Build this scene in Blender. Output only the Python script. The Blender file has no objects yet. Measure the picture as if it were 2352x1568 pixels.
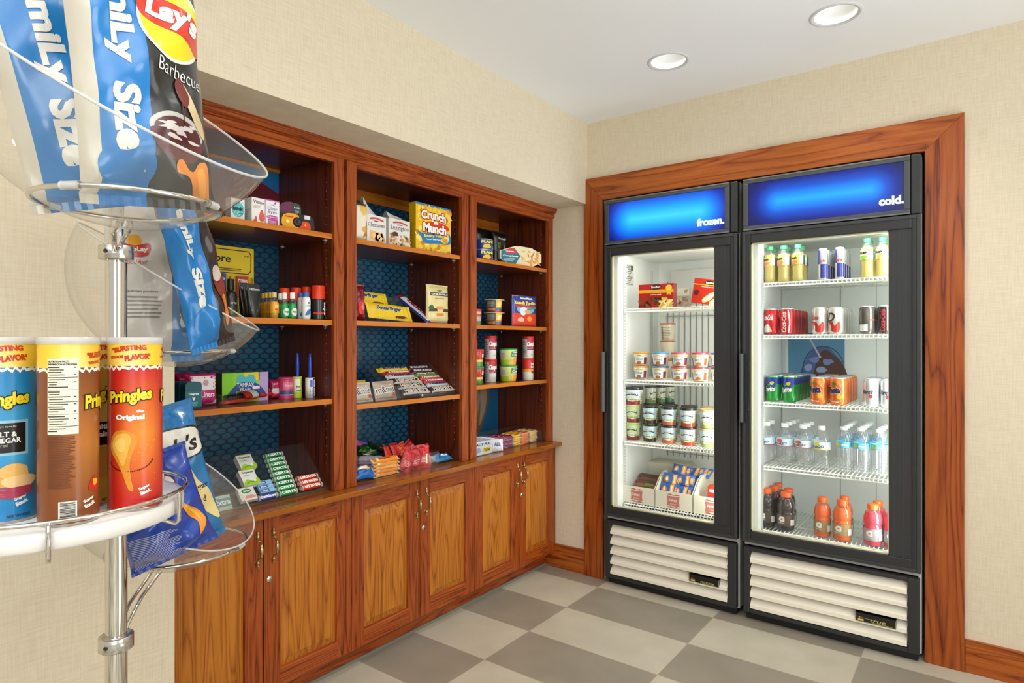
import bpy, bmesh, math, random
from mathutils import Vector as V, Matrix as M
from mathutils.geometry import tessellate_polygon
PI = math.pi
sc = bpy.context.scene
COL = sc.collection

# ------------------------------------------------------------------ camera
FPX = 1443.0
YAW = math.atan(1081 / 1443.0)
CX, CY, CZ = 1.709, -2.960, 1.257
cam = bpy.data.cameras.new('camera'); cam.sensor_width = 36.0; cam.lens = 36.0 * FPX / 2352; cam.clip_start = 0.02; cam.clip_end = 60
camo = bpy.data.objects.new('camera', cam); COL.objects.link(camo)
camo.location = (CX, CY, CZ); camo.rotation_euler = (PI / 2, 0, YAW)
sc.camera = camo
FW = V((-math.sin(YAW), math.cos(YAW), 0)); RT = V((math.cos(YAW), math.sin(YAW), 0))

# ------------------------------------------------------------------ exposure, world, added fill lights
sc.view_settings.view_transform = 'Standard'; sc.view_settings.look = 'None'
sc.view_settings.exposure = 0.20; sc.view_settings.gamma = 1.0; sc.view_settings.use_curve_mapping = False
sc.render.film_transparent = False
cy = sc.cycles
cy.max_bounces = 10; cy.diffuse_bounces = 4; cy.glossy_bounces = 4; cy.transmission_bounces = 6; cy.transparent_max_bounces = 32
cy.caustics_reflective = False; cy.caustics_refractive = False; cy.sample_clamp_indirect = 6.0
try:
    cy.use_denoising = True; cy.denoiser = 'OPENIMAGEDENOISE'
except Exception: pass
w = bpy.data.worlds.new('world'); sc.world = w; w.use_nodes = True
bg = w.node_tree.nodes['Background']; bg.inputs[0].default_value = (1.0, 0.985, 0.96, 1); bg.inputs[1].default_value = 0.62

def area(name, loc, target, sx, sy, power, col=(1, 1, 1), shape='RECTANGLE', spread=None):
    l = bpy.data.lights.new(name, 'AREA'); l.shape = shape; l.size = sx; l.size_y = sy; l.energy = power; l.color = col
    if spread: l.spread = spread
    o = bpy.data.objects.new(name, l); COL.objects.link(o); o.location = loc
    o.rotation_euler = (V(target) - V(loc)).to_track_quat('-Z', 'Y').to_euler(); return o
area('lobby_fill_light', (5.2, -5.6, 2.2), (0.0, -1.0, 1.2), 2.2, 1.8, 82, (1.0, 0.98, 0.95))  # added fill light out of view, spreads evenly over bays and rack
area('bay_fill_light', (4.4, -1.8, 1.9), (0.0, -1.2, 1.0), 1.6, 1.4, 20, (1.0, 0.98, 0.96))  # added fill light aimed at the bays; no window stands here
area('ceiling_bounce_light', (2.3, -4.1, 1.0), (2.3, -4.09, 2.43), 1.8, 1.8, 80, (0.93, 0.97, 1.0), spread=1.9)  # added uplight behind the camera to brighten the ceiling
area('side_bounce_light', (3.0, -1.5, 0.5), (1.2, -1.2, 2.43), 1.6, 1.6, 15, (0.85, 0.95, 1.0), spread=1.7)  # added uplight right of the view, evens out the ceiling

# ------------------------------------------------------------------ colours and materials
def lin(c):
    return c / 12.92 if c <= 0.04045 else ((c + 0.055) / 1.055) ** 2.4
_hc = {}
def H(s):
    if not isinstance(s, str): return tuple(s[:3])
    if s not in _hc:
        t = s.lstrip('#'); _hc[s] = tuple(lin(int(t[i:i + 2], 16) / 255.0) for i in (0, 2, 4))
    return _hc[s]
def mixc(a, b, t):
    a = H(a); b = H(b); t = max(0.0, min(1.0, t)); return tuple(a[i] * (1 - t) + b[i] * t for i in range(3))
MATS = {}
def newmat(name):
    m = bpy.data.materials.new(name); m.use_nodes = True; MATS[name] = m
    return m, m.node_tree.nodes, m.node_tree.links, m.node_tree.nodes['Principled BSDF']
def printmat(name, rough, metal=0.0, coat=0.0, bump=0.0, bscale=60, spec=0.5, trans=0.0, tint=None):
    m, n, l, p = newmat(name)
    a = n.new('ShaderNodeVertexColor'); a.layer_name = 'Col'; l.new(a.outputs[0], p.inputs['Base Color'])
    p.inputs['Roughness'].default_value = rough; p.inputs['Metallic'].default_value = metal
    p.inputs['Coat Weight'].default_value = coat; p.inputs['Coat Roughness'].default_value = 0.08
    p.inputs['Specular IOR Level'].default_value = spec
    if bump:
        tc = n.new('ShaderNodeTexCoord'); t = n.new('ShaderNodeTexNoise'); t.inputs['Scale'].default_value = bscale; t.inputs['Detail'].default_value = 3
        b = n.new('ShaderNodeBump'); b.inputs['Strength'].default_value = bump; b.inputs['Distance'].default_value = 0.004
        l.new(tc.outputs['Object'], t.inputs[0]); l.new(t.outputs[0], b.inputs['Height']); l.new(b.outputs[0], p.inputs['Normal'])
    return m
printmat('paper', 0.55)
printmat('gloss', 0.28, coat=0.25)
printmat('plastic', 0.35)
printmat('foil', 0.27, bump=0.35, bscale=28, coat=0.3)
printmat('foilsmall', 0.25, bump=0.5, bscale=120, coat=0.3)
printmat('alu', 0.28, metal=0.75)
printmat('canprint', 0.25, metal=0.45, coat=0.3)
printmat('metal', 0.22, metal=1.0)
printmat('brass', 0.28, metal=1.0)
printmat('chrome', 0.07, metal=1.0)
printmat('rubber', 0.5, spec=0.3)
printmat('fridgeplastic', 0.42, spec=0.45)
printmat('wire', 0.4)

def clearmat(name, tint=(1, 1, 1), haze=0.05, gloss=1.0, rough=0.02, hazecol=(1, 1, 1), ior=1.45):
    """thin clear sheet: passes light straight through, reflects by fresnel, a little surface haze"""
    m = bpy.data.materials.new(name); m.use_nodes = True; MATS[name] = m
    n, l = m.node_tree.nodes, m.node_tree.links
    n.remove(n['Principled BSDF']); out = n['Material Output']
    tr = n.new('ShaderNodeBsdfTransparent'); tr.inputs[0].default_value = (*tint, 1)
    gl = n.new('ShaderNodeBsdfGlossy'); gl.inputs['Roughness'].default_value = rough
    di = n.new('ShaderNodeBsdfDiffuse'); di.inputs[0].default_value = (*hazecol, 1)
    fr = n.new('ShaderNodeLayerWeight'); fr.inputs[0].default_value = 0.5; f0 = ((ior - 1) / (ior + 1)) ** 2
    pw = n.new('ShaderNodeMath'); pw.operation = 'POWER'; pw.inputs[1].default_value = 5; l.new(fr.outputs['Facing'], pw.inputs[0])
    mm = n.new('ShaderNodeMath'); mm.operation = 'MULTIPLY_ADD'; mm.inputs[1].default_value = (1 - f0) * gloss; mm.inputs[2].default_value = f0 * gloss; l.new(pw.outputs[0], mm.inputs[0])
    m1 = n.new('ShaderNodeMixShader'); m1.inputs[0].default_value = haze; l.new(tr.outputs[0], m1.inputs[1]); l.new(di.outputs[0], m1.inputs[2])
    m2 = n.new('ShaderNodeMixShader'); l.new(mm.outputs[0], m2.inputs[0]); l.new(m1.outputs[0], m2.inputs[1]); l.new(gl.outputs[0], m2.inputs[2])
    l.new(m2.outputs[0], out.inputs[0]); return m
clearmat('acrylic', (0.965, 0.96, 0.935), 0.07, 0.9)
clearmat('acrylicbin', (0.985, 0.99, 0.985), 0.012, 1.0)
clearmat('doorglass', (0.985, 0.99, 0.985), 0.004, 0.3, 0.0)
clearmat('pet', (0.985, 0.99, 0.995), 0.03, 1.2, 0.04, (0.95, 0.98, 1.0), 1.5)
def liquid(name, col, haze, hazecol):
    clearmat(name, col, haze, 1.0, 0.04, hazecol, 1.4)
liquid('cola', (0.25, 0.12, 0.06), 0.75, H('#2b1710'))
liquid('grapeade', (0.12, 0.07, 0.08), 0.9, H('#2e1a12'))
liquid('orangeade', (0.95, 0.4, 0.05), 0.9, H('#ff6a08'))
liquid('pinkade', (0.95, 0.2, 0.25), 0.9, H('#f2384e'))
liquid('juice', (0.8, 0.75, 0.3), 0.85, H('#dcc466'))
liquid('amber', (0.98, 0.7, 0.05), 0.85, H('#ffb40c'))
liquid('greenwash', (0.1, 0.6, 0.2), 0.8, H('#14b04e'))
liquid('milkyplastic', (0.93, 0.93, 0.9), 0.55, (0.9, 0.88, 0.85))

def emis(name, col, st):
    m = bpy.data.materials.new(name); m.use_nodes = True; MATS[name] = m
    n, l = m.node_tree.nodes, m.node_tree.links; n.remove(n['Principled BSDF'])
    e = n.new('ShaderNodeEmission'); e.inputs[0].default_value = (*col, 1); e.inputs[1].default_value = st; l.new(e.outputs[0], n['Material Output'].inputs[0]); return m
emis('lampglow', (1, 0.98, 0.94), 2.0)
emis('tubeglow', (0.94, 1.0, 0.98), 7.0)
emis('signtext', (0.85, 0.95, 1.0), 1.0)

def ramp(n, stops):
    r = n.new('ShaderNodeValToRGB'); cr = r.color_ramp
    while len(cr.elements) > 1: cr.elements.remove(cr.elements[-1])
    cr.elements[0].position = stops[0][0]; cr.elements[0].color = (*H(stops[0][1]), 1)
    for p_, c_ in stops[1:]:
        e = cr.elements.new(p_); e.color = (*H(c_), 1)
    return r
def wood(name, axis, dark, mid, light, rough=0.38, scale=1.0, rings=1.0):
    """oak: long grain along an axis, cathedral rings, fine open pores"""
    m, n, l, p = newmat(name)
    g = n.new('ShaderNodeNewGeometry'); mp = n.new('ShaderNodeMapping'); mp.vector_type = 'POINT'
    s = {'X': (0.065, 1, 1), 'Y': (1, 0.065, 1), 'Z': (1, 1, 0.065)}[axis]
    mp.inputs['Scale'].default_value = tuple(q * scale for q in s); l.new(g.outputs['Position'], mp.inputs[0])
    n1 = n.new('ShaderNodeTexNoise'); n1.inputs['Scale'].default_value = 9; n1.inputs['Detail'].default_value = 2; l.new(mp.outputs[0], n1.inputs[0])
    sa = n.new('ShaderNodeMath'); sa.operation = 'MULTIPLY'; sa.inputs[1].default_value = 25 * rings; l.new(n1.outputs[0], sa.inputs[0])
    fr = n.new('ShaderNodeMath'); fr.operation = 'PINGPONG'; fr.inputs[1].default_value = 0.5; l.new(sa.outputs[0], fr.inputs[0])
    mp2 = n.new('ShaderNodeMapping'); s2 = {'X': (0.03, 1, 1), 'Y': (1, 0.03, 1), 'Z': (1, 1, 0.03)}[axis]
    mp2.inputs['Scale'].default_value = s2; l.new(g.outputs['Position'], mp2.inputs[0])
    n2 = n.new('ShaderNodeTexNoise'); n2.inputs['Scale'].default_value = 420; n2.inputs['Detail'].default_value = 1; l.new(mp2.outputs[0], n2.inputs[0])
    n3 = n.new('ShaderNodeTexNoise'); n3.inputs['Scale'].default_value = 90; n3.inputs['Detail'].default_value = 2; l.new(mp2.outputs[0], n3.inputs[0])
    f2 = n.new('ShaderNodeMath'); f2.operation = 'MULTIPLY'; f2.inputs[1].default_value = 2.0; l.new(fr.outputs[0], f2.inputs[0])
    f3 = n.new('ShaderNodeMath'); f3.operation = 'POWER'; f3.inputs[1].default_value = 0.42; l.new(f2.outputs[0], f3.inputs[0])
    mx = n.new('ShaderNodeMath'); mx.operation = 'MULTIPLY_ADD'; mx.inputs[1].default_value = 0.62; l.new(f3.outputs[0], mx.inputs[0])
    a2 = n.new('ShaderNodeMath'); a2.operation = 'MULTIPLY_ADD'; a2.inputs[1].default_value = 0.5; a2.inputs[2].default_value = -0.25; l.new(n2.outputs[0], a2.inputs[0])
    a3 = n.new('ShaderNodeMath'); a3.operation = 'MULTIPLY_ADD'; a3.inputs[1].default_value = 0.7; l.new(n3.outputs[0], a3.inputs[0]); l.new(a2.outputs[0], a3.inputs[2])
    l.new(a3.outputs[0], mx.inputs[2])
    r = ramp(n, [(0.36, dark), (0.66, mid), (1.0, light)]); l.new(mx.outputs[0], r.inputs[0]); l.new(r.outputs[0], p.inputs['Base Color'])
    p.inputs['Roughness'].default_value = rough; p.inputs['Specular IOR Level'].default_value = 0.4; p.inputs['Coat Weight'].default_value = 0.12; p.inputs['Coat Roughness'].default_value = 0.15
    b = n.new('ShaderNodeBump'); b.inputs['Strength'].default_value = 0.12; b.inputs['Distance'].default_value = 0.001; l.new(a3.outputs[0], b.inputs['Height']); l.new(b.outputs[0], p.inputs['Normal'])
    return m
for ax in 'XYZ':
    wood('redoak' + ax, ax, '#541c02', '#8b3a09', '#a54f16')
    wood('panelwood' + ax, ax, '#804004', '#ab6014', '#c07824', 0.42, rings=0.9)
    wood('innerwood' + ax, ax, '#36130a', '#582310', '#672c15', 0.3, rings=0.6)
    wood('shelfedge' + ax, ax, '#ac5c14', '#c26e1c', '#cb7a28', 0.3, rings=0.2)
wood('countertopwood', 'Y', '#7c3f0a', '#935010', '#a15d18', 0.2, rings=0.25)
wood('trimoakX', 'X', '#662804', '#99470e', '#b0601f', 0.33, rings=0.5)
wood('trimoakZ', 'Z', '#5c2003', '#8e3f0c', '#a5541a', 0.33, rings=0.5)

def wallpaper(name, base, dark):
    m, n, l, p = newmat(name); g = n.new('ShaderNodeNewGeometry')
    outs = []
    for sc_ in ((1, 1, 0.05), (0.06, 0.06, 1.0)):
        mp = n.new('ShaderNodeMapping'); mp.inputs['Scale'].default_value = sc_; l.new(g.outputs['Position'], mp.inputs[0])
        t = n.new('ShaderNodeTexNoise'); t.inputs['Scale'].default_value = 260; t.inputs['Detail'].default_value = 2; l.new(mp.outputs[0], t.inputs[0]); outs.append(t)
    a = n.new('ShaderNodeMath'); a.operation = 'ADD'; l.new(outs[0].outputs[0], a.inputs[0]); l.new(outs[1].outputs[0], a.inputs[1])
    h = n.new('ShaderNodeMath'); h.operation = 'MULTIPLY'; h.inputs[1].default_value = 0.5; l.new(a.outputs[0], h.inputs[0])
    r = ramp(n, [(0.33, dark), (0.6, base)]); l.new(h.outputs[0], r.inputs[0]); l.new(r.outputs[0], p.inputs['Base Color'])
    p.inputs['Roughness'].default_value = 0.75; p.inputs['Specular IOR Level'].default_value = 0.25
    b = n.new('ShaderNodeBump'); b.inputs['Strength'].default_value = 0.25; b.inputs['Distance'].default_value = 0.0008; l.new(h.outputs[0], b.inputs['Height']); l.new(b.outputs[0], p.inputs['Normal'])
wallpaper('wallpaper', '#dfd3bb', '#d3c5a9')
m, n, l, p = newmat('ceilingpaint'); p.inputs['Base Color'].default_value = (0.86, 0.865, 0.87, 1); p.inputs['Roughness'].default_value = 0.9
m, n, l, p = newmat('downlightwhite'); p.inputs['Base Color'].default_value = (0.86, 0.86, 0.84, 1); p.inputs['Roughness'].default_value = 0.4
m, n, l, p = newmat('lampring'); p.inputs['Base Color'].default_value = (0.62, 0.62, 0.61, 1); p.inputs['Roughness'].default_value = 0.4
m, n, l, p = newmat('liner'); p.inputs['Base Color'].default_value = (0.80, 0.83, 0.79, 1); p.inputs['Roughness'].default_value = 0.35
m, n, l, p = newmat('kick'); p.inputs['Base Color'].default_value = (0.012, 0.008, 0.006, 1); p.inputs['Roughness'].default_value = 0.5

# floor: staggerless grid of 594 x 305 mm tiles in two greys
def tilefloor():
    m, n, l, p = newmat('floortile'); g = n.new('ShaderNodeNewGeometry'); sp = n.new('ShaderNodeSeparateXYZ'); l.new(g.outputs['Position'], sp.inputs[0])
    def mth(op, a, b=None, c=None):
        q = n.new('ShaderNodeMath'); q.operation = op
        for i, x in enumerate((a, b, c)):
            if x is None: continue
            if isinstance(x, (int, float)): q.inputs[i].default_value = x
            else: l.new(x, q.inputs[i])
        return q.outputs[0]
    u = mth('DIVIDE', mth('SUBTRACT', sp.outputs[0], 0.133 - 5.94), 0.594)
    v = mth('DIVIDE', mth('SUBTRACT', sp.outputs[1], -0.1235 - 30.48), 0.3048)
    par = mth('MODULO', mth('ADD', mth('FLOOR', u), mth('FLOOR', v)), 2)
    fu = mth('FRACT', u); fv = mth('FRACT', v)
    du = mth('MULTIPLY', mth('MINIMUM', fu, mth('SUBTRACT', 1, fu)), 0.594); dv = mth('MULTIPLY', mth('MINIMUM', fv, mth('SUBTRACT', 1, fv)), 0.3048)
    seam = mth('LESS_THAN', mth('MINIMUM', du, dv), 0.0012)
    t = n.new('ShaderNodeTexNoise'); t.inputs['Scale'].default_value = 5; t.inputs['Detail'].default_value = 6; l.new(g.outputs['Position'], t.inputs[0])
    def two(c1, c2):
        r = ramp(n, [(0.35, c1), (0.65, c2)]); l.new(t.outputs[0], r.inputs[0]); return r.outputs[0]
    mx = n.new('ShaderNodeMix'); mx.data_type = 'RGBA'; l.new(par, mx.inputs[0]); l.new(two('#918a7b', '#9b9384'), mx.inputs[7]); l.new(two('#bdb6a2', '#c8c1ae'), mx.inputs[6])
    m2 = n.new('ShaderNodeMix'); m2.data_type = 'RGBA'; l.new(seam, m2.inputs[0]); l.new(mx.outputs[2], m2.inputs[6]); m2.inputs[7].default_value = (*H('#aaa08c'), 1)
    l.new(m2.outputs[2], p.inputs['Base Color']); p.inputs['Roughness'].default_value = 0.42
tilefloor()

# bay backs: dark blue sheet printed with a wide honeycomb
def honeycomb():
    m, n, l, p = newmat('honeycomb'); g = n.new('ShaderNodeNewGeometry'); sp = n.new('ShaderNodeSeparateXYZ'); l.new(g.outputs['Position'], sp.inputs[0])
    def mth(op, a, b=None):
        q = n.new('ShaderNodeMath'); q.operation = op
        for i, x in enumerate((a, b)):
            if x is None: continue
            if isinstance(x, (int, float)): q.inputs[i].default_value = x
            else: l.new(x, q.inputs[i])
        return q.outputs[0]
    # two offset grids of 38 x 35 mm cells with pointed ends
    def cell(o):
        a = mth('ABSOLUTE', mth('SUBTRACT', mth('FLOORED_MODULO', mth('ADD', mth('DIVIDE', sp.outputs[1], 0.0455), o + 200), 1.0), 0.5))
        b = mth('ABSOLUTE', mth('SUBTRACT', mth('FLOORED_MODULO', mth('ADD', mth('DIVIDE', sp.outputs[2], 0.0400), o), 1.0), 0.5))
        return mth('MAXIMUM', mth('DIVIDE', a, 0.365), mth('DIVIDE', mth('ADD', b, mth('MULTIPLY', a, 0.30)), 0.258))
    d = mth('MINIMUM', cell(0), cell(0.5))
    gt = mth('GREATER_THAN', d, 1.0)
    t = n.new('ShaderNodeTexNoise'); t.inputs['Scale'].default_value = 2.5; l.new(g.outputs['Position'], t.inputs[0])
    r = ramp(n, [(0.4, '#14556f'), (0.65, '#1c6480')]); l.new(t.outputs[0], r.inputs[0])
    mx = n.new('ShaderNodeMix'); mx.data_type = 'RGBA'; l.new(gt, mx.inputs[0]); l.new(r.outputs[0], mx.inputs[6]); mx.inputs[7].default_value = (*H('#072a4e'), 1)
    l.new(mx.outputs[2], p.inputs['Base Color']); p.inputs['Roughness'].default_value = 0.35
honeycomb()

# light-box faces: blue translucent sheet lit by a tube behind it
def signface(name, z0, x0, x1, hot):
    m = bpy.data.materials.new(name); m.use_nodes = True; MATS[name] = m
    n, l = m.node_tree.nodes, m.node_tree.links; p = n['Principled BSDF']
    g = n.new('ShaderNodeNewGeometry'); sp = n.new('ShaderNodeSeparateXYZ'); l.new(g.outputs['Position'], sp.inputs[0])
    def mth(op, a, b=None):
        q = n.new('ShaderNodeMath'); q.operation = op
        for i, x in enumerate((a, b)):
            if x is None: continue
            if isinstance(x, (int, float)): q.inputs[i].default_value = x
            else: l.new(x, q.inputs[i])
        return q.outputs[0]
    dx = mth('MAXIMUM', mth('SUBTRACT', x0, sp.outputs[0]), mth('SUBTRACT', sp.outputs[0], x1))
    dx = mth('MAXIMUM', dx, 0.0); dz = mth('MULTIPLY', mth('SUBTRACT', sp.outputs[2], z0), 1.15)
    d = mth('SQRT', mth('ADD', mth('MULTIPLY', dx, dx), mth('MULTIPLY', dz, dz)))
    r = ramp(n, [q[:2] for q in hot]); l.new(mth('DIVIDE', d, hot[0][2]), r.inputs[0])
    l.new(r.outputs[0], p.inputs['Emission Color']); p.inputs['Emission Strength'].default_value = 1.0
    p.inputs['Base Color'].default_value = (0.0, 0.005, 0.05, 1); p.inputs['Roughness'].default_value = 0.25

# ------------------------------------------------------------------ mesh building
_ft = {}
def text_tris(s, bold=0.0):
    k = (s, bold)
    if k not in _ft:
        cu = bpy.data.curves.new('t', 'FONT'); cu.body = s; cu.size = 1.0; cu.offset = bold; cu.resolution_u = 2 if len(s) > 14 else 3
        ob = bpy.data.objects.new('t', cu); me = ob.to_mesh(); me.calc_loop_triangles()
        vs = [(v.co.x, v.co.y) for v in me.vertices]; tr = []
        for t in me.loop_triangles:
            a, b, c = (vs[i] for i in t.vertices)
            if (b[0] - a[0]) * (c[1] - a[1]) - (b[1] - a[1]) * (c[0] - a[0]) > 1e-9: tr.append(tuple(t.vertices))
            elif (b[0] - a[0]) * (c[1] - a[1]) - (b[1] - a[1]) * (c[0] - a[0]) < -1e-9: tr.append((t.vertices[0], t.vertices[2], t.vertices[1]))
        ob.to_mesh_clear(); bpy.data.objects.remove(ob); bpy.data.curves.remove(cu)
        xs = [v[0] for v in vs] or [0]; ys = [v[1] for v in vs] or [0]
        _ft[k] = (vs, tr, min(xs), max(xs), min(ys), max(ys))
    return _ft[k]

def refine(vs, tr, L):
    """split every edge longer than L so flat print can follow a curved surface"""
    vs = list(vs)
    for _ in range(7):
        cache = {}; out = []; did = False
        def mid(a, b):
            k = (min(a, b), max(a, b))
            if k not in cache:
                p, q = vs[a], vs[b]
                if math.hypot(p[0] - q[0], p[1] - q[1]) > L: vs.append(((p[0] + q[0]) / 2, (p[1] + q[1]) / 2)); cache[k] = len(vs) - 1
                else: cache[k] = None
            return cache[k]
        for a, b, c in tr:
            ab, bc, ca = mid(a, b), mid(b, c), mid(c, a)
            n_ = (ab is not None) + (bc is not None) + (ca is not None)
            if n_ == 0: out.append((a, b, c)); continue
            did = True
            if n_ == 3: out += [(a, ab, ca), (ab, b, bc), (ca, bc, c), (ab, bc, ca)]
            elif n_ == 1:
                if ab is not None: out += [(a, ab, c), (ab, b, c)]
                elif bc is not None: out += [(a, b, bc), (a, bc, c)]
                else: out += [(a, b, ca), (ca, b, c)]
            else:
                if ab is None: out += [(a, b, bc), (a, bc, ca), (ca, bc, c)]
                elif bc is None: out += [(a, ab, ca), (ab, b, ca), (ca, b, c)]
                else: out += [(a, ab, c), (ab, b, bc), (ab, bc, c)]
        tr = out
        if not did: break
    return vs, tr

def ellipse(cx, cy, rx, ry, n=24, a0=0, rot=0):
    c, s = math.cos(rot), math.sin(rot); o = []
    for i in range(n):
        t = a0 + 2 * PI * i / n; x, y = rx * math.cos(t), ry * math.sin(t); o.append((cx + x * c - y * s, cy + x * s + y * c))
    return o
def blob(cx, cy, rx, ry, seed=0, amp=0.18, n=22, rot=0):
    R = random.Random(seed); ph = [R.uniform(0, 6.28) for _ in range(4)]; o = []; c, s = math.cos(rot), math.sin(rot)
    for i in range(n):
        t = 2 * PI * i / n; k = 1 + amp * (math.sin(2 * t + ph[0]) + math.sin(3 * t + ph[1]) * .7 + math.sin(5 * t + ph[2]) * .5) / 1.6
        x, y = rx * k * math.cos(t), ry * k * math.sin(t); o.append((cx + x * c - y * s, cy + x * s + y * c))
    return o
def rectp(x0, y0, x1, y1): return [(x0, y0), (x1, y0), (x1, y1), (x0, y1)]
def smoothpoly(pts, k=4):
    n = len(pts); o = []
    for i in range(n):
        p0, p1, p2, p3 = pts[i - 1], pts[i], pts[(i + 1) % n], pts[(i + 2) % n]
        for j in range(k):
            t = j / k
            o.append(tuple(0.5 * (2 * p1[d] + (p2[d] - p0[d]) * t + (2 * p0[d] - 5 * p1[d] + 4 * p2[d] - p3[d]) * t * t + (3 * p1[d] - p0[d] - 3 * p2[d] + p3[d]) * t ** 3) for d in (0, 1)))
    return o

class MB:
    def __init__(s): s.v = []; s.f = []; s.c = []; s.m = []; s.s = []; s.mats = []; s.X = None
    def mi(s, m):
        if m not in s.mats: s.mats.append(m)
        return s.mats.index(m)
    def add(s, vs, fs, col='#ffffff', mat='paper', smooth=False, cols=None):
        o = len(s.v); X = s.X
        for p in vs:
            p = V(p); s.v.append(tuple(X @ p) if X is not None else tuple(p))
        k = s.mi(mat); c = H(col)
        for i, f in enumerate(fs):
            s.f.append(tuple(o + j for j in f)); s.c.append(cols[i] if cols else c); s.m.append(k); s.s.append(smooth)
        return s
    def box(s, x0, x1, y0, y1, z0, z1, col='#ffffff', mat='paper', bev=0, sides=None):
        if bev:
            bm = bmesh.new(); bmesh.ops.create_cube(bm, size=1.0)
            for v_ in bm.verts: v_.co = V(((x0 + x1) / 2 + v_.co.x * (x1 - x0), (y0 + y1) / 2 + v_.co.y * (y1 - y0), (z0 + z1) / 2 + v_.co.z * (z1 - z0)))
            bmesh.ops.bevel(bm, geom=list(bm.edges), offset=bev, segments=2, affect='EDGES', profile=0.6, clamp_overlap=True)
            bm.verts.index_update(); s.add([v_.co[:] for v_ in bm.verts], [[q.index for q in f.verts] for f in bm.faces], col, mat); bm.free(); return s
        vs = [(x0, y0, z0), (x1, y0, z0), (x1, y1, z0), (x0, y1, z0), (x0, y0, z1), (x1, y0, z1), (x1, y1, z1), (x0, y1, z1)]
        fs = [(0, 3, 2, 1), (4, 5, 6, 7), (0, 1, 5, 4), (2, 3, 7, 6), (1, 2, 6, 5), (3, 0, 4, 7)]   # bottom top front back right left
        cols = None
        if sides: cols = [H(sides.get(k, col)) for k in ('bottom', 'top', 'front', 'back', 'right', 'left')]
        return s.add(vs, fs, col, mat, False, cols)
    def lathe(s, prof, n=28, col='#ffffff', mat='paper', c=(0, 0, 0), cap0=True, cap1=True, segcols=None, smooth=True, ang=None, mod=None):
        """profile (r, z) from bottom to top around a vertical axis"""
        vs = []; fs = []; cols = []
        for i, (r, z) in enumerate(prof):
            for j in range(n):
                a = 2 * PI * j / n; rr = r * (mod(a, z) if mod else 1); vs.append((c[0] + rr * math.cos(a), c[1] + rr * math.sin(a), c[2] + z))
        for i in range(len(prof) - 1):
            for j in range(n):
                k = (j + 1) % n; fs.append((i * n + j, i * n + k, (i + 1) * n + k, (i + 1) * n + j)); cols.append(H(segcols[i]) if segcols else H(col))
        s.add(vs, fs, col, mat, smooth, cols)
        if cap0 and prof[0][0] > 1e-5: s.add([(c[0] + prof[0][0] * math.cos(2 * PI * j / n), c[1] + prof[0][0] * math.sin(2 * PI * j / n), c[2] + prof[0][1]) for j in range(n)], [tuple(range(n))[::-1]], segcols[0] if segcols else col, mat)
        if cap1 and prof[-1][0] > 1e-5: s.add([(c[0] + prof[-1][0] * math.cos(2 * PI * j / n), c[1] + prof[-1][0] * math.sin(2 * PI * j / n), c[2] + prof[-1][1]) for j in range(n)], [tuple(range(n))], segcols[-1] if segcols else col, mat)
        return s
    def tube(s, pts, r, n=10, col='#ffffff', mat='chrome', closed=False):
        pts = [V(p) for p in pts]; N = len(pts); vs = []; fs = []
        t0 = ((pts[1] - pts[0]) if not closed else (pts[1] - pts[-1])).normalized(); up = V((0, 0, 1)) if abs(t0.z) < 0.9 else V((1, 0, 0))
        u = t0.cross(up).normalized()
        for i, p in enumerate(pts):
            if closed: t = (pts[(i + 1) % N] - pts[i - 1]).normalized()
            else: t = (pts[min(i + 1, N - 1)] - pts[max(i - 1, 0)]).normalized()
            u = (u - t * u.dot(t)).normalized(); w_ = t.cross(u); rr = r[i] if isinstance(r, (list, tuple)) else r
            for j in range(n):
                a = 2 * PI * j / n; vs.append(p + (u * math.cos(a) + w_ * math.sin(a)) * rr)
        for i in range(N if closed else N - 1):
            i2 = (i + 1) % N
            for j in range(n): k = (j + 1) % n; fs.append((i * n + j, i2 * n + j, i2 * n + k, i * n + k)[::-1])
        if not closed: fs.append(tuple(range(n))); fs.append(tuple((N - 1) * n + j for j in range(n))[::-1])
        fs = [f[::-1] for f in fs]
        return s.add(vs, fs, col, mat, True)
    def prism(s, poly, h0, h1, S, col='#ffffff', mat='paper', sidecol=None):
        """outline in (u, v) carried between two heights of surface map S"""
        n = len(poly); vs = [S(u, v, h0) for u, v in poly] + [S(u, v, h1) for u, v in poly]
        area_ = sum(poly[i - 1][0] * poly[i][1] - poly[i][0] * poly[i - 1][1] for i in range(n))
        fs = [tuple(range(n))[::-1], tuple(n + i for i in range(n))] + [(i, (i + 1) % n, n + (i + 1) % n, n + i) for i in range(n)]
        if area_ < 0: fs = [f[::-1] for f in fs]
        cols = [H(col)] * 2 + [H(sidecol or col)] * n
        return s.add(vs, fs, col, mat, False, cols)
    def grid(s, nu, nv, fn, colfn='#ffffff', mat='paper', smooth=True, flip=False):
        vs = [fn(i / nu, j / nv) for j in range(nv + 1) for i in range(nu + 1)]; fs = []; cols = []
        for j in range(nv):
            for i in range(nu):
                a = j * (nu + 1) + i; f = (a, a + 1, a + nu + 2, a + nu + 1); fs.append(f[::-1] if flip else f)
                cols.append(H(colfn((i + .5) / nu, (j + .5) / nv)) if callable(colfn) else H(colfn))
        return s.add(vs, fs, '#ffffff', mat, smooth, cols)
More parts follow.
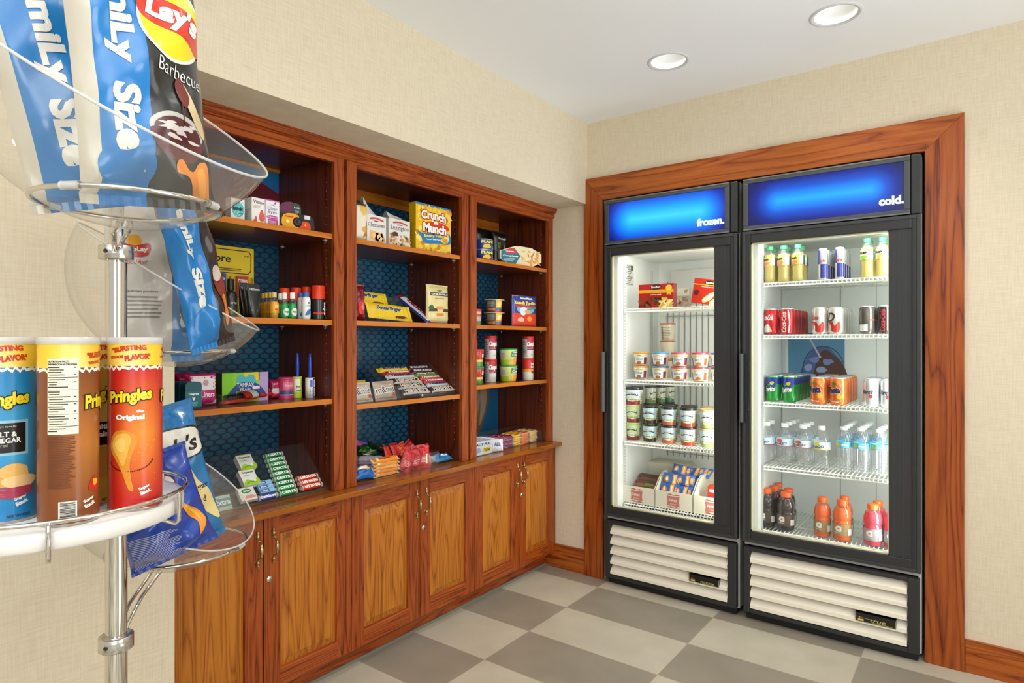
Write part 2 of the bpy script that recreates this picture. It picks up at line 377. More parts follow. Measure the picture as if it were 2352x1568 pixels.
    # ---- print on a surface map S(u, v, h) -> point
    def poly(s, S, pts, col, h=0.0004, L=None, mat='paper'):
        try: tr = tessellate_polygon([[V((p[0], p[1], 0)) for p in pts]])
        except Exception: return s
        vs = list(pts); tt = []
        for a, b, c in tr:
            A, B, C = vs[a], vs[b], vs[c]; d = (B[0] - A[0]) * (C[1] - A[1]) - (B[1] - A[1]) * (C[0] - A[0])
            if abs(d) < 1e-14: continue
            tt.append((a, b, c) if d > 0 else (a, c, b))
        if L: vs, tt = refine(vs, tt, L)
        return s.add([S(u, v, h) for u, v in vs], tt, col, mat, bool(L))
    def rect(s, S, x0, y0, x1, y1, col, h=0.0004, L=None, mat='paper'): return s.poly(S, rectp(x0, y0, x1, y1), col, h, L, mat)
    def text(s, S, txt, u, v, width=None, height=None, col='#000000', h=0.0006, bold=0.02, rot=0, L=None, mat='paper', shear=0, squash=True, arc=0, outline=None, ow=0.05):
        """txt centred on (u, v); width / height in metres set its size"""
        vs, tr, x0, x1, y0, y1 = text_tris(txt, bold); 
        if not tr: return s
        W, Hh = x1 - x0, y1 - y0
        if width and height: sx, sy = width / W, height / Hh
        elif width: sx = sy = width / W
        else: sx = sy = height / Hh
        if outline: s.text(S, txt, u, v, W * sx, Hh * sy, outline, h - 0.0003, bold, rot, L, mat, shear, arc=arc, outline=None) if False else s._otext(S, txt, u, v, sx, sy, outline, h - 0.0003, bold + ow, rot, L, mat, shear, arc, (x0 + x1) / 2, (y0 + y1) / 2, W)
        return s._otext(S, txt, u, v, sx, sy, col, h, bold, rot, L, mat, shear, arc, (x0 + x1) / 2, (y0 + y1) / 2, W)
    def _otext(s, S, txt, u, v, sx, sy, col, h, bold, rot, L, mat, shear, arc, mx, my, W):
        vs, tr = text_tris(txt, bold)[:2]; c, sn = math.cos(rot), math.sin(rot); P = []
        for x, y in vs:
            X = (x - mx) * sx; Y = (y - my) * sy + arc * (1 - ((x - mx) / (W / 2 + 1e-9)) ** 2); X += shear * Y
            P.append((u + X * c - Y * sn, v + X * sn + Y * c))
        if L: P, tr = refine(P, tr, L)
        return s.add([S(a, b, h) for a, b in P], tr, col, mat, bool(L))
    def lines(s, S, x0, y0, x1, y1, n, col, h=0.0005, fill=0.45, L=None, seed=0, mat='paper', ragged=0.25):
        R = random.Random(seed); st = (y1 - y0) / n
        for i in range(n):
            e = x1 - (x1 - x0) * R.uniform(0, ragged); s.rect(S, x0, y0 + i * st, e, y0 + (i + fill) * st, col, h, L, mat)
        return s
    def build(s, name, parent=None, label=None, loc=None):
        me = bpy.data.meshes.new(name); me.from_pydata(s.v, [], s.f)
        for m_ in s.mats: me.materials.append(MATS[m_])
        me.polygons.foreach_set('material_index', s.m); me.polygons.foreach_set('use_smooth', s.s)
        at = me.color_attributes.new('Col', 'FLOAT_COLOR', 'CORNER'); buf = []
        for f, c in zip(s.f, s.c): buf.extend((c[0], c[1], c[2], 1.0) * len(f))
        at.data.foreach_set('color', buf); me.update()
        o = bpy.data.objects.new(name, me); COL.objects.link(o)
        if parent: o.parent = parent
        if loc: o.location = loc
        if label: o['label'] = label
        return o

# ------------------------------------------------------------------ naming
def tag(o, label=None, cat=None, group=None, kind=None):
    if label: o['label'] = label
    if cat: o['category'] = cat
    if group: o['group'] = group
    if kind: o['kind'] = kind
    return o
def thing(name, label=None, cat=None, loc=(0, 0, 0), rz=0.0, group=None):
    o = bpy.data.objects.new(name, None); o.empty_display_size = 0.05; COL.objects.link(o); o.location = loc; o.rotation_euler = (0, 0, rz)
    return tag(o, label, cat, group)
def copy_tree(o, parent=None):
    c = o.copy(); COL.objects.link(c); c.parent = parent
    for ch in list(o.children):
        if ch.type == 'LIGHT': continue
        copy_tree(ch, c)
    return c
def put(o, loc, rz=None, rot=None):
    o.location = loc
    if rot is not None: o.rotation_euler = rot
    elif rz is not None: o.rotation_euler = (0, 0, rz)
    return o
def struct(name, mb):
    o = mb.build(name); o['kind'] = 'structure'; return o
def Sfront(d=0.0):            # flat face looking to -Y at y = -d
    return lambda u, v, h: (u, -d - h, v)
def Scyl(r, z0=0.0):          # upright cylinder, u measured along the arc from the front
    return lambda u, v, h: ((r + h) * math.sin(u / r), -(r + h) * math.cos(u / r), z0 + v)
def Sframe(o, ux, uy):
    o, ux, uy = V(o), V(ux).normalized(), V(uy).normalized(); n_ = ux.cross(uy)
    return lambda u, v, h: o + ux * u + uy * v + n_ * h
# sight lines of the measured camera, used only to work out where on a shelf a thing stands
def yat(px, X):
    t = (X - CX) / (FW.x + RT.x * (px - 1176) / FPX); return CY + t * (FW.y + RT.y * (px - 1176) / FPX)
def xat(px, Y):
    t = (Y - CY) / (FW.y + RT.y * (px - 1176) / FPX); return CX + t * (FW.x + RT.x * (px - 1176) / FPX)
def zatX(px, py, X): return CZ + (X - CX) / (FW.x + RT.x * (px - 1176) / FPX) * (784 - py) / FPX
def zatY(px, py, Y): return CZ + (Y - CY) / (FW.y + RT.y * (px - 1176) / FPX) * (784 - py) / FPX
def bay(x1, x2, X, z, ytop):   # place, width, height of a thing whose front stands at X on a shelf of height z
    a, b = yat(x1, X), yat(x2, X); return (a + b) / 2, b - a, zatX((x1 + x2) / 2, ytop, X) - z
def cool(x1, x2, Y, z, ytop):
    a, b = xat(x1, Y), xat(x2, Y); return (a + b) / 2, b - a, zatY((x1 + x2) / 2, ytop, Y) - z
def roundfit(x1, x2, z, ytop, Xc=None, Yc=None):   # an upright round thing between two sight lines, centred on the plane Xc or Yc
    d1 = FW + RT * ((x1 - 1176) / FPX); d2 = FW + RT * ((x2 - 1176) / FPX); a1 = math.atan2(d1.y, d1.x); a2 = math.atan2(d2.y, d2.x); am = (a1 + a2) / 2
    D = (Xc - CX) / math.cos(am) if Xc is not None else (Yc - CY) / math.sin(am)
    c = V((CX + D * math.cos(am), CY + D * math.sin(am), z + 0.0003)); dep = (c - V((CX, CY, c.z))).dot(FW)
    return c, 2 * D * math.sin(abs(a1 - a2) / 2), CZ + dep * (784 - ytop) / FPX - z
R90 = PI / 2

# ================================================================== the room
CEIL = 2.432; SOF = 1.996; ALC0 = -2.166
b = MB(); b.add([(-3.4, -8, 0), (7, -8, 0), (7, 0.8, 0), (-3.4, 0.8, 0)], [(0, 1, 2, 3)], mat='floortile'); struct('floor', b)
LAMPS = [(0.653, -0.457), (1.285, -0.453), (0.653, -1.75), (1.285, -1.75), (1.95, -1.1)]
# ceiling with round openings for the recessed lamps
def ceiling():
    bm = bmesh.new(); outer = [(-0.7, -8), (7, -8), (7, 0.8), (-0.7, 0.8)]
    vs = [bm.verts.new((x, y, CEIL)) for x, y in outer]; ed = [bm.edges.new((vs[i], vs[(i + 1) % 4])) for i in range(4)]
    for lx, ly in LAMPS:
        c = [bm.verts.new((lx + 0.072 * math.cos(2 * PI * i / 32), ly + 0.072 * math.sin(2 * PI * i / 32), CEIL)) for i in range(32)]
        ed += [bm.edges.new((c[i], c[(i + 1) % 32])) for i in range(32)]
    bmesh.ops.triangle_fill(bm, use_beauty=True, use_dissolve=False, edges=ed); bmesh.ops.recalc_face_normals(bm, faces=bm.faces)
    bm.verts.index_update(); o = MB(); o.add([v_.co[:] for v_ in bm.verts], [[q.index for q in f.verts] for f in bm.faces], mat='ceilingpaint')
    # drop faces inside the holes
    keep = []
    for i, f in enumerate(o.f):
        cx_ = sum(o.v[k][0] for k in f) / len(f); cy_ = sum(o.v[k][1] for k in f) / len(f)
        keep.append(not any(math.hypot(cx_ - a, cy_ - b_) < 0.068 for a, b_ in LAMPS))
    for nm in ('f', 'c', 'm', 's'): setattr(o, nm, [q for q, k in zip(getattr(o, nm), keep) if k])
    bm.free(); struct('ceiling', o)
ceiling()
# left wall: plane x = 0 with the alcove cut out of it, soffit over the alcove
b = MB(); b.box(-0.75, 0, -8, ALC0, 0, CEIL, mat='wallpaper'); b.box(-0.75, 0, ALC0, 0, SOF, CEIL, mat='wallpaper'); b.box(-0.75, -0.60, ALC0, 0, 0, SOF, mat='wallpaper')
struct('wall_left', b)
# back wall with the refrigerator niche
b = MB(); b.box(-0.75, 0.10, 0, 0.8, 0, CEIL, mat='wallpaper'); b.box(1.535, 7, 0, 0.8, 0, CEIL, mat='wallpaper'); b.box(0.10, 1.535, 0, 0.8, 2.03, CEIL, mat='wallpaper'); b.box(0.10, 1.535, 0.72, 0.8, 0, 2.03, mat='wallpaper')
struct('wall_back', b)
b = MB(); b.box(-0.22, -0.012, -0.014, 0, 0, 0.131, mat='trimoakX', bev=0.002); b.box(-0.262, -0.22, -0.014, 0, 0, 0.131, mat='trimoakX'); struct('baseboard_back', b)
b = MB(); b.box(1.656, 7, -0.014, 0, 0, 0.124, mat='trimoakX', bev=0.002); b.box(1.656, 7, -0.017, 0, 0.098, 0.106, mat='trimoakX', bev=0.001); struct('baseboard_right', b)
# oak surround of the niche: three mitred boards
def board(name, poly, mat):
    o = MB(); o.prism(poly, 0.0, 0.019, lambda u, v, h: (u, -h, v), mat=mat)
    ob = struct(name, o); md = ob.modifiers.new('bevel', 'BEVEL'); md.width = 0.002; md.segments = 2; return ob
TO0, TO1, TT = -0.008, 1.654, 2.128; TI0, TI1, TB = 0.103, 1.527, 2.003
board('trim_1', [(TO0, 0), (TI0, 0), (TI0, TB), (TO0, TT)], 'trimoakZ')
board('trim_2', [(TO0, TT), (TI0, TB), (TI1, TB), (TO1, TT)], 'trimoakX')
board('trim_3', [(TI1, 0), (TO1, 0), (TO1, TT), (TI1, TB)], 'trimoakZ')

# recessed ceiling lamps
def downlight(x, y, lab, lit=13.0):
    t = thing('ceiling_light', lab, 'ceiling light', (x, y, CEIL), 0, 'recessed ceiling lights')
    b = MB(); b.lathe([(0.0715, 0.002), (0.0765, -0.004), (0.083, -0.004), (0.087, 0.0)], 48, '#ffffff', 'lampring', cap0=False, cap1=False); b.build('trim_ring', t)
    b = MB(); b.lathe([(0.070, 0.0), (0.066, 0.02), (0.055, 0.055), (0.040, 0.085), (0.036, 0.09)], 48, '#ffffff', 'downlightwhite', cap0=False, cap1=False)
    b.v = [v for v in b.v]; b.f = [f[::-1] for f in b.f]; b.build('reflector', t)
    b = MB(); b.lathe([(0.0, 0.070), (0.018, 0.074), (0.034, 0.088), (0.036, 0.092)], 32, '#ffffff', 'lampglow', cap0=False, cap1=True); b.build('lamp', t)
    l = bpy.data.lights.new('downlight', 'SPOT'); l.energy = lit; l.spot_size = math.radians(125); l.spot_blend = 0.9; l.shadow_soft_size = 0.05; l.color = (1, 0.97, 0.92)
    lo = bpy.data.objects.new('downlight', l); COL.objects.link(lo); lo.parent = t; lo.location = (0, 0, 0.02); return t
downlight(*LAMPS[0], 'round recessed ceiling light nearer the corner, above the frozen cabinet')
downlight(*LAMPS[1], 'round recessed ceiling light above the cold cabinet')
for k_, nm_ in ((2, 'beyond the picture above the middle bookcase'), (3, 'above the middle of the floor, behind the others'), (4, 'nearest the right wall, outside the niche')): downlight(*LAMPS[k_], 'added unseen recessed ceiling light ' + nm_)  # lamps out of view, added for directional light from above

# ================================================================== base cabinets
XF = -0.200
def handle(parent, y, z=0.573):
    b = MB(); prof = []; ztop, zbot = z + 0.062, z - 0.062
    def path(t):   # t from 0 (top) to 1 (bottom)
        zz = ztop + (zbot - ztop) * t
        if t < 0.22 or t > 0.78: x = 0.007
        elif t < 0.34: x = 0.007 + (t - 0.22) / 0.12 * 0.021
        elif t > 0.66: x = 0.007 + (0.78 - t) / 0.12 * 0.021
        else: x = 0.028
        return (XF + x, y, zz)
    kn = [(0, .0008), (.03, .0022), (.05, .0035), (.075, .004), (.10, .0022), (.115, .0045), (.15, .0062), (.185, .0055), (.205, .0026), (.22, .0028), (.30, .0024), (.335, .003), (.35, .0055), (.365, .0034), (.375, .0056), (.39, .0042), (.42, .0062), (.5, .0070)]
    kn = kn + [(1 - t, r) for t, r in kn[::-1][1:]]
    b.tube([path(t) for t, r in kn], [r for t, r in kn], 14, '#b9a676', 'brass')
    for zz in (z + 0.041, z - 0.041): b.tube([(XF - 0.001, y, zz), (XF + 0.007, y, zz)], [0.0062, 0.004], 12, '#b9a676', 'brass')
    b.build('handle', parent, 'aged brass handle')
def door(unit, y0, y1, hy, lock):
    z0, z1 = 0.087, 0.670; g = 0.0019; y0 += g; y1 -= g; T = 0.020; sw = 0.058; rb, rt = 0.056, 0.060
    d = MB(); X0 = XF - T
    d.box(X0, XF, y0, y0 + sw, z0, z1, mat='redoakZ', bev=0.0018); d.box(X0, XF, y1 - sw, y1, z0, z1, mat='redoakZ', bev=0.0018)
    d.box(X0, XF - 0.0004, y0 + sw, y1 - sw, z0, z0 + rb, mat='redoakY', bev=0.0015); d.box(X0, XF - 0.0004, y0 + sw, y1 - sw, z1 - rt, z1, mat='redoakY', bev=0.0015)
    # stepped inner moulding
    a0, a1, c0, c1 = y0 + sw, y1 - sw, z0 + rb, z1 - rt
    def ring(i0, x0, i1, x1, mat):
        P = lambda i, x: [(x, a0 + i, c0 + i), (x, a1 - i, c0 + i), (x, a1 - i, c1 - i), (x, a0 + i, c1 - i)]
        A, B = P(i0, x0), P(i1, x1)
        for k in range(4):
            q = (k + 1) % 4; d.add([A[k], A[q], B[q], B[k]], [(0, 1, 2, 3)], mat=mat if not isinstance(mat, tuple) else mat[k % 2])
    ring(-0.0005, XF - 0.0008, 0.004, XF - 0.003, ('redoakY', 'redoakZ')); ring(0.004, XF - 0.003, 0.007, XF - 0.011, ('redoakY', 'redoakZ'))
    dr = d.build('door', unit)
    p = MB(); d2 = p
    def ringp(i0, x0, i1, x1, mat='panelwoodZ'):
        P = lambda i, x: [(x, a0 + i, c0 + i), (x, a1 - i, c0 + i), (x, a1 - i, c1 - i), (x, a0 + i, c1 - i)]
        A, B = P(i0, x0), P(i1, x1)
        for k in range(4):
            q = (k + 1) % 4; p.add([A[k], A[q], B[q], B[k]], [(0, 1, 2, 3)], mat=mat)
    ringp(0.006, XF - 0.0112, 0.009, XF - 0.0108); ringp(0.009, XF - 0.0108, 0.034, XF - 0.0035); ringp(0.034, XF - 0.0035, 0.0352, XF - 0.0018)
    i = 0.0352; p.add([(XF - 0.0018, a0 + i, c0 + i), (XF - 0.0018, a1 - i, c0 + i), (XF - 0.0018, a1 - i, c1 - i), (XF - 0.0018, a0 + i, c1 - i)], [(0, 1, 2, 3)], mat='panelwoodZ')
    p.build('raised_panel', dr, 'lighter raised oak panel')
    handle(dr, hy)
    if lock:
        k = MB(); k.X = M.Translation((XF, lock, 0.463)) @ M.Rotation(PI / 2, 4, 'Y'); k.lathe([(0.0115, -0.001), (0.0115, 0.0015), (0.009, 0.003), (0.0085, 0.0028), (0.0080, 0.0042), (0.004, 0.0046), (0.0, 0.0046)], 24, '#cfc9bc', 'metal'); k.add([(0.001, -0.004, 0.005), (0.0025, -0.004, 0.005), (0.0025, 0.004, 0.005), (0.001, 0.004, 0.005)], [(0, 1, 2, 3), (3, 2, 1, 0)], '#151210')
        k.build('lock', dr, 'round silver cam lock')
LOW = [(-2.150, -1.786, -1.424), (-1.424, -1.062, -0.702), (-0.702, -0.348, -0.006)]
LL = ['oak base cabinet at the near end, partly behind the beige wall edge', 'middle oak base cabinet of the three under the worktop', 'oak base cabinet at the far end beside the refrigerated cabinets']
for (y0, ym, y1), lab in zip(LOW, LL):
    t = thing('base_cabinet', lab, 'cabinet', (0, 0, 0), 0, 'base cabinets under the worktop')
    b = MB(); X1 = XF - 0.034
    b.box(-0.598, X1, y0 + 0.001, y0 + 0.019, 0.08, 0.676, mat='redoakZ'); b.box(-0.598, X1, y1 - 0.019, y1 - 0.001, 0.08, 0.676, mat='redoakZ')
    b.box(-0.598, X1, y0 + 0.019, y1 - 0.019, 0.08, 0.1, mat='redoakY'); b.box(X1 - 0.02, X1, y0 + 0.019, y1 - 0.019, 0.655, 0.676, mat='redoakY'); b.box(-0.598, -0.59, y0 + 0.019, y1 - 0.019, 0.1, 0.676, mat='redoakY')
    b.build('carcass', t)
    b = MB(); b.box(-0.40, -0.268, y0, y1, 0.004, 0.08, mat='kick'); b.box(-0.268, -0.262, y0, y1, 0.0, 0.078, mat='redoakY'); b.box(-0.262, -0.2575, y0, y1, 0, 0.012, '#7f7f74', 'paper'); b.build('toe_kick', t)
    door(t, y0, ym, ym - 0.024, None); door(t, ym, y1, ym + 0.033, ym + 0.022)
# worktop
b = MB(); b.box(-0.598, -0.161, ALC0 + 0.001, -0.001, 0.678, 0.700, mat='countertopwood', bev=0.0035)
tag(b.build('worktop'), 'continuous dark oak worktop with a rounded front edge on the base cabinets', 'worktop')

# ================================================================== open shelving above the worktop
UX = -0.220; UP = [(-2.150, -1.441), (-1.428, -0.725), (-0.711, -0.002)]
SH = [(1.658, 1.337, 1.044), (1.656, 1.338, 1.012), (1.660, 1.337, 1.046)]
SW = 0.045
UL = ['tall open oak bookcase at the near end with toiletries and medicine on its shelves', 'middle open oak bookcase with cookies and chocolate bars on its shelves', 'open oak bookcase at the far end with canned and cup foods on its shelves']
for k, ((y0, y1), sh) in enumerate(zip(UP, SH)):
    t = thing('bookcase', UL[k], 'bookcase', (0, 0, 0), 0, 'open bookcases standing on the worktop')
    b = MB()
    for (a, c) in ((y0, y0 + SW), (y1 - SW, y1)):
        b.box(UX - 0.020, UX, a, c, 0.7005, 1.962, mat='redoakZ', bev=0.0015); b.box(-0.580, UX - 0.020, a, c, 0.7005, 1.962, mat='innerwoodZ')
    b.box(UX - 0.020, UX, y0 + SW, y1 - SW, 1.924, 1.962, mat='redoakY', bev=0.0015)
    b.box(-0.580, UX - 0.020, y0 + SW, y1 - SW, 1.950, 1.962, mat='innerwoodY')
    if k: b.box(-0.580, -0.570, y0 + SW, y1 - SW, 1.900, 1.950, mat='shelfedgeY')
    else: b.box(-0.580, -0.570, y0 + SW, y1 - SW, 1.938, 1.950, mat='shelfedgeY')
    # drilled pin holes
    for ys in (y0 + SW + 0.0006, y1 - SW - 0.0006):
        for xs in (-0.268, -0.548):
            for i in range(34):
                z = 0.80 + i * 0.032
                b.add([(xs - 0.002, ys, z - 0.0025), (xs + 0.002, ys, z - 0.0025), (xs + 0.002, ys, z + 0.0025), (xs - 0.002, ys, z + 0.0025)], [(0, 1, 2, 3)], '#a9876b')
    b.build('case', t)
    yi0, yi1 = y0 + SW, y1 - SW; Sb = lambda u, v, h: (-0.5795 + h, u, v)
    b = MB(); b.box(-0.586, -0.580, yi0 - 0.02, yi1 + 0.02, 0.7005, 1.962, mat='honeycomb')
    if k == 0:
        b.rect(Sb, yi0, 1.659, yi1, 1.938, '#1f6fa8', 0.001, mat='gloss')
        arc = [(yi0, 1.66)] + [(yi0 + (yi1 - yi0) * i / 20, 1.905 - 0.05 * (max(0, i / 20 - 0.72) / 0.28) ** 1.6 + 0.0) for i in range(21)] + [(yi1, 1.66)]
        b.poly(Sb, arc, '#6b1c2c', 0.0015, mat='gloss')
    if k == 2:
        b.rect(Sb, yi0, 0.702, yi1, 1.03, '#12608c', 0.001, mat='gloss')
        ya, za = yi1 - 0.15, 0.80
        b.poly(Sb, smoothpoly([(ya - 0.16, 0.90), (ya - 0.05, 1.00), (ya + 0.03, 1.01), (ya + 0.075, 0.985), (ya + 0.062, 0.90), (ya + 0.02, 0.80), (ya - 0.03, 0.735), (ya - 0.16, 0.735)]), '#6a5a49', 0.0014, mat='gloss')
        b.poly(Sb, smoothpoly([(ya - 0.15, 0.90), (ya - 0.07, 0.975), (ya - 0.015, 0.96), (ya - 0.03, 0.86), (ya - 0.10, 0.76), (ya - 0.15, 0.80)]), '#8a7d66', 0.0018, mat='gloss')
        for i in range(26):
            R = random.Random(i); b.poly(Sb, blob(ya - 0.14 + R.random() * 0.10, 0.80 + R.random() * 0.14, 0.009, 0.006, i), '#564a3b', 0.0022, mat='gloss')
        b.poly(Sb, smoothpoly([(ya - 0.01, 0.98), (ya + 0.03, 0.99), (ya + 0.05, 0.96), (ya + 0.03, 0.86), (ya - 0.02, 0.78), (ya - 0.01, 0.88)]), '#a08873', 0.0018, mat='gloss')
    b.build('back_panel', t, 'blue back panel printed with a honeycomb pattern')
    for z in sh:
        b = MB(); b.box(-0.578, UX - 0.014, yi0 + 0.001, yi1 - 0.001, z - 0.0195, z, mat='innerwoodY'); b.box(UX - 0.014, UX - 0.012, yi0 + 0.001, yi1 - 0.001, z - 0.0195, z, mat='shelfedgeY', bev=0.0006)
        so = b.build('shelf', t)
        for ys in (yi1 - 0.006, yi0 + 0.006):
            for xs in (-0.268, -0.548):
                q = MB(); q.lathe([(0.006, -0.013), (0.0062, 0.0)], 10, '#cfd0cc', 'acrylicbin', c=(xs, ys, z - 0.020)); q.box(xs - 0.006, xs + 0.006, ys - 0.006, ys + 0.006, z - 0.0225, z - 0.0197, '#dcdcd8', 'plastic'); q.build('shelf_pin', so, 'clear plastic shelf pin')
# dark seams between the cases, and the moulded cornice
b = MB()
prof = [(-0.222, 1.928), (-0.2185, 1.928), (-0.2185, 1.944), (-0.214, 1.947), (-0.2095, 1.953), (-0.2085, 1.960), (-0.2115, 1.966), (-0.2115, 1.969), (-0.204, 1.972), (-0.199, 1.978), (-0.1975, 1.982), (-0.193, 1.983), (-0.193, 1.9955), (-0.222, 1.9955)]
prof = prof[2:-1]
prof = [(-0.26, 1.944)] + prof + [(-0.26, 1.9955)]
n_ = len(prof)
vs = [(x, ALC0 + 0.002, z) for x, z in prof] + [(x, -0.002, z) for x, z in prof]
b.add(vs, [(i, (i + 1) % n_, n_ + (i + 1) % n_, n_ + i) for i in range(n_)] + [tuple(range(n_))[::-1], tuple(n_ + i for i in range(n_))], mat='redoakY')
o = b.build('cornice_moulding'); tag(o, 'stepped dark oak cornice running along the top of the bookcases under the soffit', 'cornice')

# ================================================================== refrigerated cabinets
BK = '#2b2d2e'
def fridge(x0, lab, shelves, word, wordx, hot, glowx, band_frame, badge):
    W = 0.680; x1 = x0 + W; YF = -0.055; YB = -0.022
    t = thing('refrigerated_cabinet', lab, 'display refrigerator', (0, 0, 0), 0, 'glass-door refrigerated cabinets')
    # outer shell open at the front, with the white liner inside
    b = MB(); zt = 1.990
    b.box(x0, x0 + 0.012, -0.018, 0.70, 0.03, zt, BK, 'fridgeplastic'); b.box(x1 - 0.012, x1, -0.018, 0.70, 0.03, zt, '#d8d8d0', 'fridgeplastic'); b.box(x0, x1, 0.68, 0.70, 0.03, zt, BK, 'fridgeplastic')
    b.box(x0 + 0.012, x1 - 0.012, -0.018, 0.68, zt - 0.012, zt, BK, 'fridgeplastic'); b.box(x0 + 0.012, x1 - 0.012, -0.012, 0.68, 0.03, 0.05, BK, 'fridgeplastic')
    b.box(x0 + 0.003, x1 - 0.003, -0.024, -0.008, 0.335, 0.352, '#c9cac5', 'fridgeplastic')
    b.build('casing', t)
    li, ri, yb, zb, zc = x0 + 0.058, x1 - 0.040, 0.50, 0.365, 1.712
    b = MB()
    b.box(x0 + 0.012, li, -0.02, yb + 0.02, zb, zc, mat='liner'); b.box(ri, x1 - 0.012, -0.02, yb + 0.02, zb, zc, mat='liner')
    b.box(li, ri, yb, yb + 0.02, zb, zc, mat='liner'); b.box(x0 + 0.012, x1 - 0.012, -0.02, yb + 0.02, zb - 0.02, zb, mat='liner'); b.box(x0 + 0.012, x1 - 0.012, -0.02, yb + 0.02, zc, zc + 0.02, mat='liner')
    b.build('liner', t, 'white interior liner')
    # slotted shelf standards
    for xs in (li + 0.0015, ri - 0.0015):
        for ys in (0.055, 0.40):
            q = MB(); s_ = 1 if xs < (x0 + x1) / 2 else -1
            q.box(min(xs, xs + s_ * 0.002), max(xs, xs + s_ * 0.002), ys - 0.009, ys + 0.009, zb, 1.66, '#d7dad4', 'wire')
            for i in range(78):
                z = zb + 0.02 + i * 0.0163; X = xs + s_ * 0.0024
                q.add([(X, ys - 0.0018, z), (X, ys + 0.0018, z), (X, ys + 0.0018, z + 0.006), (X, ys - 0.0018, z + 0.006)], [(0, 1, 2, 3)], '#54564e')
            q.build('shelf_standard', t)
    if word == 'frozen.':    # evaporator grille on the back
        q = MB()
        for i in range(14):
            xx = li + 0.06 + i * 0.034; q.tube([(xx, yb - 0.012, 0.60), (xx, yb - 0.012, 1.60)], 0.0022, 6, '#8f928c', 'wire')
        for zz in (0.62, 0.84, 1.12, 1.17, 1.40, 1.58): q.tube([(li + 0.05, yb - 0.012, zz), (li + 0.51, yb - 0.012, zz)], 0.0022, 6, '#8f928c', 'wire')
        q.box(li + 0.10, ri - 0.06, yb - 0.07, yb - 0.001, 1.50, 1.66, '#b9bbb4', 'fridgeplastic', bev=0.006); q.build('evaporator_guard', t, 'grey wire guard over the evaporator')
        q = MB(); Sl = lambda u, v, h: (li + 0.0012 + h, u, v); q.rect(Sl, 0.065, 1.555, 0.165, 1.672, '#cfd2c8', 0.0005)
        for i in range(11): q.rect(Sl, 0.07 + 0.012 * (i % 3), 1.562 + i * 0.0096, 0.150 - 0.01 * ((i * 7) % 4), 1.567 + i * 0.0096, '#75776f', 0.001)
        q.rect(Sl, 0.128, 1.64, 0.155, 1.665, '#4a4b46', 0.0015); q.build('rating_label', t, 'grey printed data label')
    else:
        q = MB(); Sbk = lambda u, v, h: (u, yb - 0.001 - h, v)
        q.rect(Sbk, 1.145, 0.37, 1.148, 1.70, '#8f938d', 0.001); q.rect(Sbk, 1.30, 0.37, 1.303, 1.70, '#a9ada7', 0.001)
        # poster: tumbler of dark drink with ice and a straw on light blue
        px0, px1, pz0, pz1 = 0.905, 1.165, 0.985, 1.30
        q.rect(Sbk, px0, pz0, px1, pz1, '#4e8fb5', 0.0015)
        Sbq = lambda u, v, h: Sbk(u, max(pz0, v + 0.075), h)
        q.poly(Sbq, smoothpoly([(0.965, 0.985), (0.99, 1.085), (1.03, 1.145), (1.085, 1.155), (1.13, 1.11), (1.163, 1.06), (1.163, 0.985)]), '#3d5f96', 0.002)
        q.poly(Sbq, smoothpoly([(1.03, 0.985), (1.04, 1.08), (1.065, 1.135), (1.10, 1.13), (1.163, 1.06), (1.163, 0.985)]), '#4a2415', 0.0025)
        for i, (a, c) in enumerate(((1.00, 1.05), (1.03, 1.09), (1.015, 1.00), (1.06, 1.04), (1.09, 1.08))): q.poly(Sbq, blob(a, c, 0.022, 0.018, i, 0.3, 8), ('#8fa6cf', '#6f86c0', '#b7bfd6')[i % 3], 0.003)
        q.poly(Sbq, [(0.99, 1.222), (0.997, 1.225), (1.062, 1.10), (1.052, 1.10)], '#b9bcc9', 0.0035)
        for i in range(36):
            a = PI * (0.12 + 0.95 * i / 36); a2 = PI * (0.12 + 0.95 * (i + 1) / 36); f_ = lambda t, r: (1.07 + r * math.cos(t) * 0.095, 1.03 + r * math.sin(t) * 0.125)
            q.poly(Sbq, [f_(a, 1), f_(a2, 1), f_(a2, 1.04), f_(a, 1.04)], '#26306a', 0.003)
        q.build('back_poster', t, 'pale blue poster of an iced drink on the back wall')
    # interior lamps
    q = MB(); xl = x1 - 0.058
    q.lathe([(0.011, 0.44), (0.011, 1.66)], 12, '#ffffff', 'tubeglow', c=(xl, 0.012, 0)); q.build('lamp_tube', t, 'lit fluorescent tube')
    l = bpy.data.lights.new('tube_light', 'AREA'); l.shape = 'RECTANGLE'; l.size = 0.05; l.size_y = 1.2; l.energy = glowx; l.color = (0.93, 1.0, 0.97) if word != 'frozen.' else (1.0, 1.0, 0.93)
    lo = bpy.data.objects.new('tube_light', l); COL.objects.link(lo); lo.parent = t; lo.location = (ri - 0.03, 0.015, 1.05); lo.rotation_euler = (V((li + 0.12, 0.27, 1.05)) - V((ri - 0.03, 0.015, 1.05))).to_track_quat('-Z', 'Y').to_euler()
    l2 = bpy.data.lights.new('canopy_light', 'AREA'); l2.shape = 'RECTANGLE'; l2.size = 0.5; l2.size_y = 0.1; l2.energy = glowx * 0.35; l2.color = l.color
    lo2 = bpy.data.objects.new('canopy_light', l2); COL.objects.link(lo2); lo2.parent = t; lo2.location = ((li + ri) / 2, 0.05, zc - 0.004); lo2.rotation_euler = (math.radians(25), 0, 0)
